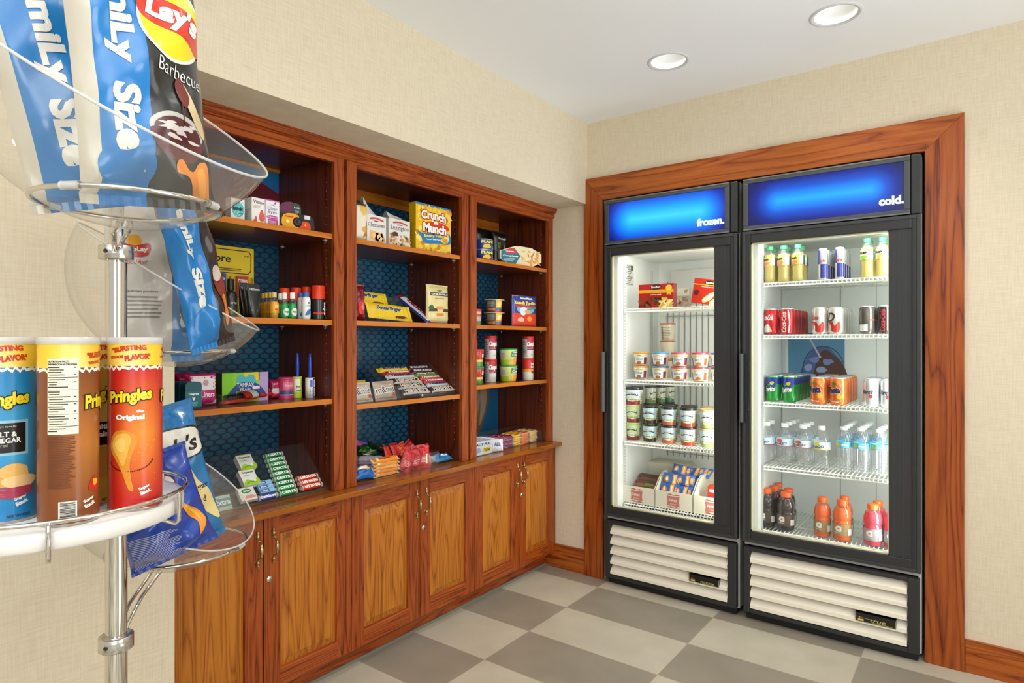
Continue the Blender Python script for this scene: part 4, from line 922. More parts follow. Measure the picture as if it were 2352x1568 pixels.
def amber(i, x1, x2, yt, X, lab):
    L_, w_, h_ = atr(x1, x2, X, zB, yt); r = w_ / 2
    bottle('shampoo_bottle', [(r * .8, 0), (r * .98, .006), (r, h_ * .25), (r * .97, h_ * .5), (r * .72, h_ * .74), (r * .45, h_ * .80), (r * .45, h_ * .82)], 'pet', '#ffffff', lab, 'amber shampoo bottles', L_, R90, (r * .56, h_ * .80, h_), '#d9b13a' if i < 3 else '#e0c274', (h_ * .22, h_ * .58), '#f4a829', lambda b, S, w, h: (b.poly(S, blob(0, h * .7, w * .2, h * .18, 3), '#f6d27c', .0008, L=.01), b.text(S, 'baby', 0, h * .35, w * .35, None, '#c0391c', .001, .04, L=.01)), liquidmat='amber', fill=.78)
for i, (a, c, yt, X, lb) in enumerate(((597, 611, 673, -0.42, 'amber shampoo bottle farthest back of the four'), (604, 619, 672, -0.375, 'amber shampoo bottle third from the front'), (612, 629, 671.5, -0.33, 'amber shampoo bottle just behind the front one'), (618, 640.5, 671, -0.285, 'amber shampoo bottle at the front of its row'))): amber(i, a, c, yt, X, lb)
def wash(x1, x2, yt, X, lab):
    L_, w_, h_ = atr(x1, x2, X, zB, yt); r = w_ / 2
    bottle('mouthwash_bottle', [(r * .9, 0), (r, .004), (r, h_ * .45), (r * .85, h_ * .62), (r * .45, h_ * .76), (r * .45, h_ * .8)], 'pet', '#ffffff', lab, 'green mouthwash bottles', L_, R90, (r * .62, h_ * .76, h_), '#f4f4ee', (h_ * .08, h_ * .42), '#17a14e', lambda b, S, w, h: (b.poly(S, ellipse(0, h * .55, w * .4, h * .42, 22), '#f2f6f0', .0007, L=.01), b.text(S, 'Scope', 0, h * .55, w * .62, h * .3, '#0e6b36', .001, .05, L=.01)), liquidmat='greenwash', fill=.72)
wash(644, 663, 672, -0.275, 'green mouthwash bottle with a white cap beside the amber ones'); wash(662, 681.5, 671.5, -0.262, 'green mouthwash bottle in front, next to the white lotion bottles'); wash(636, 651, 674, -0.33, 'green mouthwash bottle behind the other two')
def lotion(x1, x2, yt, X, lab):
    L_, w_, h_ = atr(x1, x2, X, zB, yt); r = w_ / 2
    bottle('lotion_bottle', [(r * .92, 0), (r, .004), (r, h_ * .72), (r * .9, h_ * .80), (r * .55, h_ * .84)], 'gloss', '#f1f1ec', lab, 'white lotion bottles with blue caps', L_, R90, (r * .7, h_ * .83, h_), '#3a6fc0', (h_ * .06, h_ * .7), '#f4f4ef', lambda b, S, w, h: (b.poly(S, smoothpoly([(-w * .4, h * .15), (-w * .1, h * .45), (w * .35, h * .5), (w * .1, h * .2)]), '#3f78b8', .0007, L=.008), b.text(S, 'LOTION', 0, h * .68, w * .5, None, '#33445a', .001, L=.01), b.poly(S, ellipse(0, h * .85, w * .1, h * .05), '#24364f', .001)))
lotion(693, 713, 671, -0.262, 'white lotion bottle with a blue cap, in front'); lotion(683, 699, 673, -0.30, 'white lotion bottle with a blue cap, behind the other')
def gel(x1, x2, yt, X, lab):
    L_, w_, h_ = atr(x1, x2, X, zB, yt); r = w_ / 2
    bottle('shaving_gel_can', [(r * .96, 0), (r, .003), (r, h_ * .56), (r * .95, h_ * .60)], 'gloss', '#161616', lab, 'shaving gel cans with red caps', L_, R90, (r * .98, h_ * .60, h_), '#e2390f', (h_ * .03, h_ * .57), '#171717', lambda b, S, w, h: (b.rect(S, -w * .7, h * .26, w * .7, h * .34, '#d63a1a', .0007, .01), b.text(S, 'edge', w * .18, h * .55, h * .7, w * .32, '#f2f2ee', .001, .02, rot=R90, L=.01), b.lines(S, w * .3, h * .05, w * .55, h * .22, 3, '#d8d8d0', .001)), labmat='gloss')
gel(715, 747.5, 656, -0.262, 'black shaving gel can with a red cap, at the end of the shelf'); gel(693, 714, 659, -0.335, 'shaving gel can with a red cap behind the white lotion bottles'); gel(668, 692, 660.5, -0.335, 'shaving gel can with a red cap behind the mouthwash, second in the row'); gel(641, 665, 662, -0.335, 'shaving gel can with a red cap behind the amber bottles')

# -- third shelf
def deo(x1, x2, yt, X, lab):
    L_, w_, h_ = at(x1, x2, X, zC, yt); t = thing('deodorant_stick', lab, 'deodorant', (L_[0] - .014, L_[1], L_[2]), R90, 'teal deodorant sticks'); b = MB()
    out = lambda z0, z1, rr, n=12: [(-w_ / 2, z0), (w_ / 2, z0)] + [(w_ / 2 - rr * (1 - math.cos(a * PI / 2 / n)), z1 - rr + rr * math.sin(a * PI / 2 / n)) for a in range(n + 1)] + [(-w_ / 2 + rr * (1 - math.sin(a * PI / 2 / n)), z1 - rr + rr * math.cos(a * PI / 2 / n)) for a in range(n + 1)]
    S = Sfront(.014); b.prism([(-w_ / 2, .006), (w_ / 2, .006), (w_ / 2, h_ * .66), (-w_ / 2, h_ * .66)], -.028, 0, S, '#0f6476', 'gloss'); b.box(-w_ * .42, w_ * .42, -.011, .011, 0, .007, '#0b4c5c', 'gloss')
    b.text(S, 'Degree', 0, h_ * .55, w_ * .62, .009, '#f2f6f6', .0008, .04, mat='gloss'); b.text(S, 'v', 0, h_ * .38, .010, .010, '#ffffff', .0008, .05, mat='gloss'); b.lines(S, -w_ * .3, h_ * .12, w_ * .3, h_ * .28, 4, '#6fb9c4', .0006, mat='gloss'); b.build('stick_body', t)
    b = MB(); b.prism(out(h_ * .665, h_, w_ * .22), -.0285, .0005, S, '#0d5467', 'gloss'); b.build('cap', t, 'rounded dark teal cap')
deo(426, 463.5, 877, -0.272, 'teal deodorant stick at the front of its row'); deo(411, 445, 876, -0.315, 'teal deodorant stick second from the front'); deo(398, 430, 876, -0.36, 'teal deodorant stick third from the front, by the beige wall edge')
L_, w_, h_ = at(424, 496, -0.36, zC, 858)
def pt(b, S, w, h):
    b.rect(S, -w * .40, h * .5, w * .5, h * .93, '#ece4e4', .0006, .015); b.poly(S, ellipse(w * .06, h * .72, h * .1, h * .1), '#c9a0a0', .001, .01); b.text(S, 'Liners', w * .14, h * .36, w * .46, h * .17, '#f6eef2', .001, .02, L=.01); b.poly(S, smoothpoly([(w * .05, h * .06), (w * .3, h * .1), (w * .48, h * .24), (w * .45, h * .06)]), '#e9e6e4', .001, .01)
bag('liner_pack', w_, h_, .022, '#c4216b', pt, 'pink and white pack of liners standing behind the teal deodorants', 'pack', L_, top='crimp', crimp=.0, wr=.002, mat='foil', gus=6)
L_, w_, h_ = at(400, 440, -0.42, zC, 857)
bag('liner_pack', w_, h_, .022, '#b01c5c', None, 'dark pink pack partly hidden behind the pink and white one', 'pack', L_, crimp=.0, wr=.002, gus=6)
L_, w_, h_ = at(510, 616, -0.375, zC, 855.5)
def pt(b, S, w, h):
    b.rect(S, -w * .05, h * .72, w * .30, h, '#e6cf1d'); b.rect(S, w * .28, 0, w * .5, h, '#b9a0d0'); b.rect(S, -w * .5, 0, -w * .28, h, '#7fc728')
    b.poly(S, smoothpoly([(-w * .02, h * .1), (-w * .2, h * .45), (-w * .18, h * .85), (-w * .08, h * .93), (0, h * .84), (w * .08, h * .93), (w * .2, h * .85), (w * .2, h * .45)]), '#4fb3bf', .0007)
    b.poly(S, smoothpoly([(-w * .42, h * .16), (-w * .3, h * .45), (-w * .12, h * .66), (w * .2, h * .64), (w * .38, h * .4), (w * .46, h * .14), (w * .3, h * .22), (-w * .25, h * .22)]), '#284a86', .0010); b.text(S, 'TAMPAX', -w * .01, h * .58, w * .38, h * .14, '#f4f4f6', .0014, .0); b.text(S, 'PEARL', 0, h * .42, w * .24, h * .09, '#f0f0f4', .0014, 0); b.rect(S, -w * .22, h * .27, w * .02, h * .36, '#a8cf2a', .0014); b.rect(S, w * .02, h * .27, w * .12, h * .36, '#d8d34a', .0014); b.rect(S, w * .14, h * .42, w * .3, h * .52, '#e6e3ee', .0016); b.poly(S, blob(w * .2, h * .12, w * .08, h * .08, 2), '#e2c21d', .0012)
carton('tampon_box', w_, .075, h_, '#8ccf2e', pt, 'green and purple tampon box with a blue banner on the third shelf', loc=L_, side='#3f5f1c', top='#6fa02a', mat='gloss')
L_, w_, h_ = at(617, 638, -0.40, zC, 871.5)
def pt(b, S, w, h): b.rect(S, -w / 2, h * .28, w / 2, h * .55, '#d9cfd0', .0006, .01); b.text(S, 'pads', 0, h * .78, w * .5, None, '#e7a8c0', .001, L=.01)
bag('pad_pack', w_ * 1.1, h_, .018, '#ab1e4e', pt, 'small dark pink pack between the tampon box and the pink canister', 'pack', L_, crimp=0, wr=.001, gus=6)
L_, w_, h_ = atr(638, 673, -0.365, zC, 866)
b = MB(); t = thing('cotton_canister', 'pink round canister with a blue band, left of the lint rollers', 'canister', L_, R90); r_ = w_ / 2
b.lathe([(r_, 0), (r_, h_ * .93)], 32, '#d23a66', 'gloss'); S = Scyl(r_); b.rect(S, -r_ * 1.4, h_ * .2, r_ * 1.4, h_ * .36, '#2c5590', .0006, .008, 'gloss'); b.rect(S, -r_ * 1.4, h_ * .16, r_ * 1.4, h_ * .19, '#efe3e6', .0006, .008, 'gloss'); b.rect(S, -r_ * .9, h_ * .45, r_ * .9, h_ * .78, '#e4708f', .0006, .008, 'gloss'); b.text(S, 'Cotton', 0, h_ * .62, r_ * 1.2, None, '#f7d9e0', .001, L=.008, mat='gloss'); b.build('drum', t)
b = MB(); lidmesh(b, r_ * 1.03, h_, .008, '#c4426a'); b.build('lid', t)
def lint(x1, x2, yt, ytop, X, lab, blue):
    L_, w_, h_ = atr(x1, x2, X, zC, yt); r = w_ / 2; ht = zatX((x1 + x2) / 2, ytop, X) - zC
    t = thing('lint_roller', lab, 'lint roller', L_, R90, 'lint rollers with blue handles'); b = MB(); b.lathe([(r * .8, 0), (r, 0), (r, h_), (r * .8, h_)], 28, '#f1f0e4', 'paper'); S = Scyl(r)
    if blue:
        b.rect(S, r * .05, 0.001, r * .95, h_ * .99, '#2748a8', .0005, .006); b.text(S, 'evercare', r * .45, h_ * .5, h_ * .8, r * .42, '#ffffff', .0009, .03, rot=-R90, L=.006); b.rect(S, -r * .6, h_ * .55, -r * .05, h_ * .9, '#5a6fc4', .0005, .006); b.lines(S, -r * .6, h_ * .1, -r * .05, h_ * .5, 6, '#8d94a0', .0005, ragged=0)
    else:
        b.rect(S, -r * 1.4, 0.001, r * 1.4, h_ * .99, '#bcd42e', .0005, .006); b.rect(S, -r * 1.3, h_ * .3, r * .1, h_ * .9, '#f0efcf', .0008, .006); b.text(S, 'lint', -r * .42, h_ * .55, r * .8, None, '#1b1b1b', .0012, .03, L=.006); b.text(S, 'roller', -r * .3, h_ * .36, r * 1.05, None, '#1b1b1b', .0012, .03, L=.006)
        for z in (.85, .70, .56): b.poly(S, ellipse(r * .5, h_ * z, r * .2, r * .24, 14), '#2b3b1c', .001, .006); b.poly(S, ellipse(r * .5, h_ * z, r * .13, r * .16, 14), '#dfe98a', .0013, .006)
    b.build('sheet_roll', t)
    b = MB(); hz = ht - h_; pr = [(r * .30, h_ - .002), (r * .36, h_ + hz * .03), (r * .42, h_ + hz * .3), (r * .44, h_ + hz * .55), (r * .34, h_ + hz * .8), (r * .30, h_ + hz * .95), (r * .16, h_ + hz)]
    b.lathe(pr, 16, '#1d46b0', 'gloss'); b.X = None; b.rect(Sfront(r * .31), -r * .1, h_ + hz * .86, r * .1, h_ + hz * .93, '#0c1d55', .0004, mat='gloss'); b.build('handle', t, 'glossy blue plastic handle')
lint(673, 693.5, 865, 811, -0.345, 'lint roller with a lime green sleeve and blue handle', False); lint(701, 723, 867, 811.5, -0.305, 'lint roller with a blue and white sleeve reading evercare, in front', True); lint(718, 733, 866.5, 811.5, -0.345, 'lint roller behind the evercare one, mostly hidden', True)
# hair brush in a card band, lying on the shelf
t = thing('hair_brush', 'red hair brush with a white card band lying on the third shelf', 'hair brush', (0, 0, 0)); zz = zC + .0065
p0, p1, p2 = V((-0.345, -1.855, zz)), V((-0.375, -1.70, zz + .012)), V((-0.415, -1.545, zz + .014))
b = MB(); b.tube([p1, p1.lerp(p2, .06), p1.lerp(p2, .3), p1.lerp(p2, .7), p2.lerp(p1, .03), p2], [.006, .009, .0105, .0085, .0065, .003], 14, '#b3170f', 'gloss'); b.build('handle', t, 'glossy red handle')
b = MB(); ax = (p1 - p0).normalized(); sd = ax.cross(V((0, 0, 1))).normalized(); N = 26; cen = p0.lerp(p1, .5); Lh = (p1 - p0).length / 2
vs = []
for zo in (-.005, .005):
    for i in range(N): a = 2 * PI * i / N; vs.append(cen + ax * math.cos(a) * Lh + sd * math.sin(a) * .030 + V((0, 0, zo)))
b.add(vs, [tuple(range(N)), tuple(N + i for i in range(N))[::-1]] + [((i + 1) % N, i, N + i, N + (i + 1) % N) for i in range(N)], '#b3170f', 'gloss')
for i in range(13):
    for j in range(5):
        u = -0.85 + 1.7 * i / 12; v = -0.7 + 1.4 * j / 4
        if u * u + v * v < 0.85: q = cen + ax * u * Lh + sd * v * .026 + V((0, 0, .004)); b.tube([q, q + V((0, 0, .017))], [.0008, .0013], 5, '#141010', 'plastic')
b.build('bristle_head', t, 'red head with black bristles')
b = MB(); q = cen + ax * .030
for k_, (o_, c_) in enumerate(((-.034, '#d5301c'), (-.004, '#f0ece0'))):
    N = 24; vs = []
    for e in (0, .026):
        for i in range(N): a = 2 * PI * i / N; vs.append(q + ax * (o_ + e) + sd * math.cos(a) * .033 + V((0, 0, .006 + math.sin(a) * .0185 * (1 if math.sin(a) > 0 else .6))))
    b.add(vs, [(i, (i + 1) % N, N + (i + 1) % N, N + i) for i in range(N)] + [((i + 1) % N, i, N + i, N + (i + 1) % N) for i in range(N)], c_, 'paper')
b.build('card_band', t, 'red and white card band')
b = MB(); Rn = random.Random(4)
b.grid(14, 10, lambda a, c: (-0.33 - .09 * c, -1.96 + .15 * a, zC + .001 + (.030 + .012 * math.sin(9 * a + 4 * c)) * math.sin(PI * a) ** .6 * math.sin(PI * c) ** .6), '#ffffff', 'acrylicbin')
tag(b.build('plastic_wrapper'), 'crumpled clear plastic pack lying beside the deodorant sticks', 'wrapper')

# -- worktop: clear stepped display with mints and gum
def ramp_display(name, y0, y1, Xf, Xb, z0, h, label, steps=6, lip=.012):
    t = thing(name, label, 'display stand', (0, 0, 0)); b = MB(); T = .0022
    def plate(P): # quad with thickness
        P = [V(p) for p in P]; n_ = (P[1] - P[0]).cross(P[3] - P[0]).normalized() * T; b.add(P + [p + n_ for p in P], [(3, 2, 1, 0), (4, 5, 6, 7), (0, 1, 5, 4), (1, 2, 6, 5), (2, 3, 7, 6), (3, 0, 4, 7)], mat='acrylicbin')
    plate([(Xf, y0, z0 + .004), (Xf, y1, z0 + .004), (Xb, y1, z0 + h), (Xb, y0, z0 + h)]); plate([(Xf, y0, z0), (Xf, y1, z0), (Xf, y1, z0 + lip), (Xf, y0, z0 + lip)])
    for y in (y0, y1): plate([(Xf, y, z0), (Xb, y, z0), (Xb, y, z0 + h + .01), (Xf, y, z0 + lip)])
    b.build('acrylic_shell', t); return t
TY0, TY1, TXF, TXB, TH = -1.905, -1.447, -0.262, -0.415, 0.160
ramp_display('sloped_display', TY0, TY1, TXF, TXB, ZT, TH, 'clear acrylic sloped display on the worktop holding mints and gum')
ang = math.atan2(TH - .004, TXF - TXB)
def onramp(y, s_, XF_=None, XB_=None, H_=None, z0=None, lift=.0035):   # s_ = distance up the slope from the lip
    XF_ = XF_ if XF_ is not None else TXF; XB_ = XB_ if XB_ is not None else TXB; H_ = H_ or TH; z0 = z0 if z0 is not None else ZT
    a_ = math.atan2(H_ - .004, XF_ - XB_); return V((XF_ - s_ * math.cos(a_) + lift * math.sin(a_), y, z0 + .004 + s_ * math.sin(a_) + lift * math.cos(a_))), a_
def roll(y, L, s_, r, col, endc, txt, tc, lab, grp, dz=0.0):
    p, a_ = onramp(y, s_ + r * .3, lift=r + .0028); o_ = MB(); rr = r
    def Sx(u, v, q): a = v / rr; return (u, -(rr + q) * math.cos(a), (rr + q) * math.sin(a))
    N = 18; xs = [(-L / 2, rr * .75), (-L / 2 + .001, rr), (L / 2 - .001, rr), (L / 2, rr * .75)]; vs = [(x, q * math.cos(2 * PI * j / N), q * math.sin(2 * PI * j / N)) for x, q in xs for j in range(N)]
    o_.add(vs, [(i * N + j, (i + 1) * N + j, (i + 1) * N + (j + 1) % N, i * N + (j + 1) % N)[::-1] for i in range(3) for j in range(N)] + [tuple(range(N))[::-1], tuple(3 * N + j for j in range(N))], col, 'foilsmall', True)
    for sx in (-1, 1):
        o_.add([(sx * (L / 2 + .0006), rr * .7 * math.cos(2 * PI * j / N), rr * .7 * math.sin(2 * PI * j / N)) for j in range(N)], [tuple(range(N))[::sx]], endc, 'foilsmall')
        x_ = sx * (L / 2 - .004); o_.add([(x_ - .003, (rr + .0003) * math.cos(2 * PI * j / N), (rr + .0003) * math.sin(2 * PI * j / N)) for j in range(N)] + [(x_ + .003, (rr + .0003) * math.cos(2 * PI * j / N), (rr + .0003) * math.sin(2 * PI * j / N)) for j in range(N)], [(j, (j + 1) % N, N + (j + 1) % N, N + j) for j in range(N)] + [((j + 1) % N, j, N + j, N + (j + 1) % N) for j in range(N)], '#e8e4da', 'foilsmall')
    o_.text(Sx, txt, 0, 0, L * .74, rr * 1.05, tc, .0006, .05, L=.004, mat='foilsmall')
    ob = o_.build('candy_roll'); tag(ob, lab, 'candy roll', grp); ob.location = p; ob.rotation_euler = (math.radians(-32), 0, R90); return ob
sl = math.hypot(TH, TXF - TXB)
yc0, yc1 = -1.705, -1.625
for i in range(9):
    s_ = .010 + i * .0205; yy = -1.655 + .0020 * i
    roll(yy, .074, s_, .0098, ('#1f8f4e', '#2b9a58', '#178046')[i % 3], '#dfe6dc', 'CERTS', '#f2f8ef', 'green foil roll of mints in the column of nine, ' + ('at the bottom on the lip', 'second from the bottom', 'third from the bottom', 'fourth from the bottom', 'in the middle', 'fourth from the top', 'third from the top', 'second from the top', 'at the very top')[i], 'green mint rolls')
for i in range(3): roll(-1.556 + .0005 * i, .088, .014 + i * .020, .0105, '#d8391f', '#e9d8c8', 'LIFE SAVERS', '#fff6ea', 'red candy roll reading LIFE SAVERS, ' + ('lowest of three', 'middle of three', 'top of three')[i], 'red candy rolls')
roll(-1.735, .074, .010, .0100, '#3b4fae', '#dfe0ea', 'BreathSavers', '#f0f2fa', 'dark blue mint roll lying at the foot of the display', None)
def gumpack(name, y, s_, w_, h_, col, txt, tc, lab, grp=None, extra=None, th=.012, tilt=0):
    p, a_ = onramp(y, s_); o_ = MB(); o_.box(-w_ / 2, w_ / 2, -th, 0, 0, h_, col, 'foilsmall', bev=.001); S = Sfront(th)
    if extra: extra(o_, S, w_, h_)
    if txt: o_.text(S, txt, 0, h_ * .5, w_ * .8, h_ * .5, tc, .0008, .04, mat='foilsmall')
    ob = o_.build(name); tag(ob, lab, 'gum pack' if name == 'gum_pack' else 'box', grp); ob.location = p
    ob.rotation_euler = (-(R90 - a_) , 0, R90); return ob
for i in range(3): gumpack('gum_pack', -1.722, .030 + i * .0165, .056, .0155, '#8fc4ea', None, None, 'small pale blue gum pack above the dark blue roll, ' + ('lowest of three', 'middle of three', 'top of three')[i], 'pale blue gum packs', lambda b, S, w, h: (b.rect(S, -w * .44, h * .15, w * .1, h * .85, '#2f5aa8', .0005, mat='foilsmall'), b.text(S, 'ice', -w * .17, h * .5, w * .4, h * .45, '#f2f6fa', .001, .04, mat='foilsmall')))
def cep(b, S, w, h):
    b.text(S, 'Cepacol', -w * .0, h * .80, w * .74, h * .16, '#20242c', .0006, .03); b.text(S, 'Hydra', -w * .12, h * .58, w * .4, h * .11, '#7aa86a', .0006, .02); b.poly(S, smoothpoly([(-w * .5, h * .08), (-w * .2, h * .36), (w * .15, h * .20), (w * .5, h * .4), (w * .5, 0), (-w * .5, 0)], 5), '#a4cc1c', .0004); b.poly(S, smoothpoly([(-w * .3, h * .10), (0, h * .22), (w * .3, h * .12), (w * .3, h * .08), (0, h * .16), (-w * .3, h * .05)], 4), '#5f9c28', .0007); b.poly(S, ellipse(w * .26, h * .24, w * .1, h * .1, 16), '#eef4e4', .0008); b.rect(S, -w * .5, h * .955, w * .5, h, '#c8cc3e', .0006)
gumpack('lozenge_box', -1.772, .066, .056, .062, '#eef0ea', None, None, 'white and green lozenge box in the display, the lower one', 'lozenge boxes', cep, th=.022)
gumpack('lozenge_box', -1.757, .130, .056, .060, '#e6e8e0', None, None, 'white and green lozenge box in the display, the upper one', 'lozenge boxes', cep, th=.022)
gumpack('mint_box', -1.800, .012, .058, .050, '#e8e4d8', None, None, 'pale mint box with a green oval under the lozenge boxes', None, lambda b, S, w, h: (b.poly(S, ellipse(0, h * .72, w * .3, h * .18, 18), '#2f8a4c', .0005), b.text(S, 'tic tac', 0, h * .72, w * .4, h * .16, '#f4f6ee', .001, .05), b.poly(S, blob(w * .1, h * .25, w * .3, h * .16, 3), '#d99a86', .0005)), th=.016)
for nm, yy, xx, wd, ht, col, tx, tc, tz, lb in (('gum_pack', -1.930, -.34, .070, .045, '#e7c21f', 'Juicy Fruit', '#4a3a10', .28, 'yellow gum pack reading Juicy Fruit leaning behind the clear chip bowl'), ('gum_pack', -1.888, -.285, .088, .052, '#b9d2c4', 'Extra', '#f4f6f2', .0, 'pale green gum pack reading Extra in front of the yellow one')):
    o_ = MB(); o_.box(-wd / 2, wd / 2, 0, .014, 0, ht, col, 'foilsmall', bev=.0012); S = Sfront(0)
    if tx == 'Extra': o_.rect(S, -wd * .1, ht * .25, wd * .5, ht * .8, '#5f8f84', .0004, mat='foilsmall'); o_.lines(S, -wd * .45, ht * .1, -wd * .12, ht * .9, 6, '#6f9a8c', .0005, mat='foilsmall')
    o_.text(S, tx, wd * (.16 if tx == 'Extra' else 0), ht * .55, wd * .62, ht * .36, tc, .0009, .04, mat='foilsmall'); ob = tag(o_.build(nm), lb, 'gum pack', 'gum packs at the near end of the worktop'); ob.location = (xx, yy, ZT + .001); ob.rotation_euler = (-0.5, 0, R90)

# ================================================================== bay 2: cookies and chocolate
zA, zB, zC = SH[1]
def gusset(name, x1, x2, X, z, yt, col, side, paint, label, ridge=0.22, sl=0.4, d=.055):
    """stand-up paper bag with a folded, slanting top"""
    L_, w, h = at(x1, x2, X, z, yt); b = MB(); hb = h * (1 - ridge); N = 7; S = Sfront(0)
    P = lambda x, y, zz: (x, y, zz)
    b.add([P(-w/2,0,0),P(w/2,0,0),P(w/2,0,hb*.98),P(-w/2,0,hb),P(-w/2,d,0),P(w/2,d,0),P(w/2,d,hb),P(-w/2,d,hb*1.02)], [(0,1,2,3),(5,4,7,6),(1,5,6,2),(4,0,3,7),(3,2,6,7)], col, 'foil', False, [H(col), H(side), H(side), H(side), H(col)])
    b.grid(8, 6, lambda a, t: ((a - .5) * w * (1 - .04 * t), (d / 2 - .003) * t ** .8 + .003 * math.sin(9 * a + 5 * t) * t, hb * .985 + (h - hb) * t + (sl * (0.5 - a) * .06 * t)), col, 'foil'); b.grid(8, 6, lambda a, t: ((a - .5) * w * (1 - .04 * t), d - (d / 2 - .003) * t ** .8, hb * .985 + (h - hb) * t + (sl * (0.5 - a) * .06 * t)), col, 'foil', flip=True)
    for sx in (-1, 1): b.add([(sx * w / 2, 0, hb), (sx * w / 2, d, hb), (sx * w * .48, d / 2, h + (-sx) * sl * .03)], [(0, 1, 2), (2, 1, 0)], side, 'foil')
    if paint: paint(b, S, w, hb)
    Sl = lambda u, v, q: (-w / 2 - q, d - u, v); b.lines(Sl, d * .15, hb * .1, d * .85, hb * .75, 14, '#8d8f94', .0006, .35, ragged=.4)
    return put(tag(b.build(name), label, 'cookie bag', 'paper cookie bags'), L_, R90)
def pep(txt, foodc, seed):
    def f(b, S, w, h):
        b.poly(S, smoothpoly([(-w * .3, h * .88), (0, h * .92), (w * .34, h * .86), (w * .34, h * .80), (0, h * .86), (-w * .3, h * .82)]), '#c9544a', .0006, .02); b.poly(S, blob(0, h * .79, w * .12, h * .02, 3), '#7a2a24', .0007)
        b.text(S, txt, 0, h * .66, w * .84, None, '#2c3440', .0008, .0)
        b.lines(S, -w * .3, h * .58, w * .3, h * .6, 1, '#b0493c', .0007)
        R = random.Random(seed)
        if foodc == 'chess':
            for x_, y_, r_ in ((.12, .25, .2), (-.12, .28, -.15), (.2, .18, .5)): b.poly(S, [(x_ * w + a * w * .2 * math.cos(r_) - c * h * .15 * math.sin(r_), y_ * h + a * w * .2 * math.sin(r_) + c * h * .15 * math.cos(r_)) for a, c in ((-1, -1), (1, -1), (1, 1), (-1, 1))], ('#e9a95a', '#f0bd78', '#dd9748')[int(abs(x_ * 10)) % 3], .0009); b.poly(S, blob(x_ * w, y_ * h, w * .1, h * .08, seed), '#f6d49c', .0012)
        else:
            for i in range(46):
                x_, y_ = R.uniform(-.46, .46) * w, R.uniform(.02, .42) * h * (1 - .3 * 0); b.poly(S, blob(x_, y_, w * R.uniform(.05, .1), w * R.uniform(.04, .08), i, .3, 8), R.choice(['#d9b684', '#c79a62', '#e6cba0', '#5a3a24', '#a87442', '#efe0c0']), .0008 + i * .00002)
            b.poly(S, blob(-w * .22, h * .44, w * .16, h * .07, 5, .25), '#5a3723', .0022)
    return f
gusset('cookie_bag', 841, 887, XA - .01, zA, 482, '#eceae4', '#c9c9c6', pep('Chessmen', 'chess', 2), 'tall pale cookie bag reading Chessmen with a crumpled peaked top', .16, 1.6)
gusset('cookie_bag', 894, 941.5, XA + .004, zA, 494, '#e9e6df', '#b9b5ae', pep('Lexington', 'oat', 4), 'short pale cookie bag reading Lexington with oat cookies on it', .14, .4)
L_, w_, h_ = at(808, 841, XA - .01, zA, 466)
def pt(b, S, w, h):
    b.poly(S, smoothpoly([(w * .1, h * .1), (w * .35, h * .5), (w * .46, h * .48), (w * .46, h * .05), (w * .3, 0.02)]), '#c47f3a', .001, .01); b.poly(S, blob(w * .2, h * .3, w * .22, h * .08, 2), '#e0a560', .0012, .01); b.poly(S, blob(w * .1, h * .8, w * .25, h * .12, 6), '#f2c45c', .001, .01); b.rect(S, -w / 2, h * .92, w / 2, h, '#6b4a2c', .0009, .01)
bag('cookie_bag', w_, h_, .02, '#f3ead0', pt, 'cream cookie bag half hidden by the oak stile', 'cookie bag', L_, top='crimp', crimp=0, wr=.001, gus=5, mat='foil')
L_, w_, h_ = at(955, 1035.5, XA + .012, zA, 472)
def pt(b, S, w, h):
    R = random.Random(8); b.rect(S, -w / 2, h * .955, w / 2, h, '#2b7bb5', .0003)
    for i in range(120):
        x_, y_ = R.uniform(-.48, .48) * w, R.uniform(.02, .98) * h
        if y_ < h * .2 or abs(x_) > w * .36 or y_ > h * .8: b.poly(S, blob(x_, min(y_, h * .93), w * .05, w * .045, i, .3, 8), R.choice(['#f1bf20', '#e0a015', '#fbe07a', '#c98212', '#f6cf45']), .0004 + i * .000004)
    b.poly(S, [(-w * .36, h * .6), (0, h * .93), (w * .38, h * .62), (0, h * .3)], '#f4d21a', .0012)
    b.poly(S, smoothpoly([(-w * .2, h * .62), (w * .1, h * .66), (w * .40, h * .60), (w * .40, h * .5), (0, h * .5), (-w * .2, h * .52)]), '#e2361d', .0014)
    b.text(S, 'Crunch', -w * .01, h * .755, w * .70, h * .19, '#fff8ee', .0026, .05, arc=.006, outline='#c8251c', ow=.075); b.text(S, "'n", w * .02, h * .635, w * .18, h * .08, '#fff8ee', .0030, .05); b.text(S, 'Munch', w * .02, h * .50, w * .66, h * .20, '#fff8ee', .0030, .05, outline='#c8251c', ow=.075)
    b.poly(S, smoothpoly([(-w * .46, h * .40), (-w * .3, h * .36), (0, h * .42), (w * .3, h * .44), (w * .47, h * .42), (w * .47, h * .22), (w * .1, h * .19), (-w * .25, h * .16), (-w * .36, h * .28)], 4), '#2479b5', .0016)
    b.text(S, 'Buttery Toffee', 0, h * .335, w * .56, h * .07, '#f6dd3a', .0022, .04, rot=.08); b.text(S, 'Popcorn with Peanuts', 0, h * .265, w * .46, h * .035, '#ffffff', .0022, .04, rot=.08)
    for i in range(9): b.poly(S, blob(w * (.32 + .05 * math.cos(i)), h * (.31 + .045 * math.sin(i * 1.3)), w * .07, w * .06, i, .3, 9), ('#f2bd35', '#f9d873', '#dd9718')[i % 3], .0024 + i * .00004)
carton('popcorn_box', w_, .042, h_, '#f2c51f', pt, 'yellow and blue popcorn box reading Crunch n Munch on the top shelf', loc=L_, side='#c9a316', top='#2b7bb5', mat='gloss')
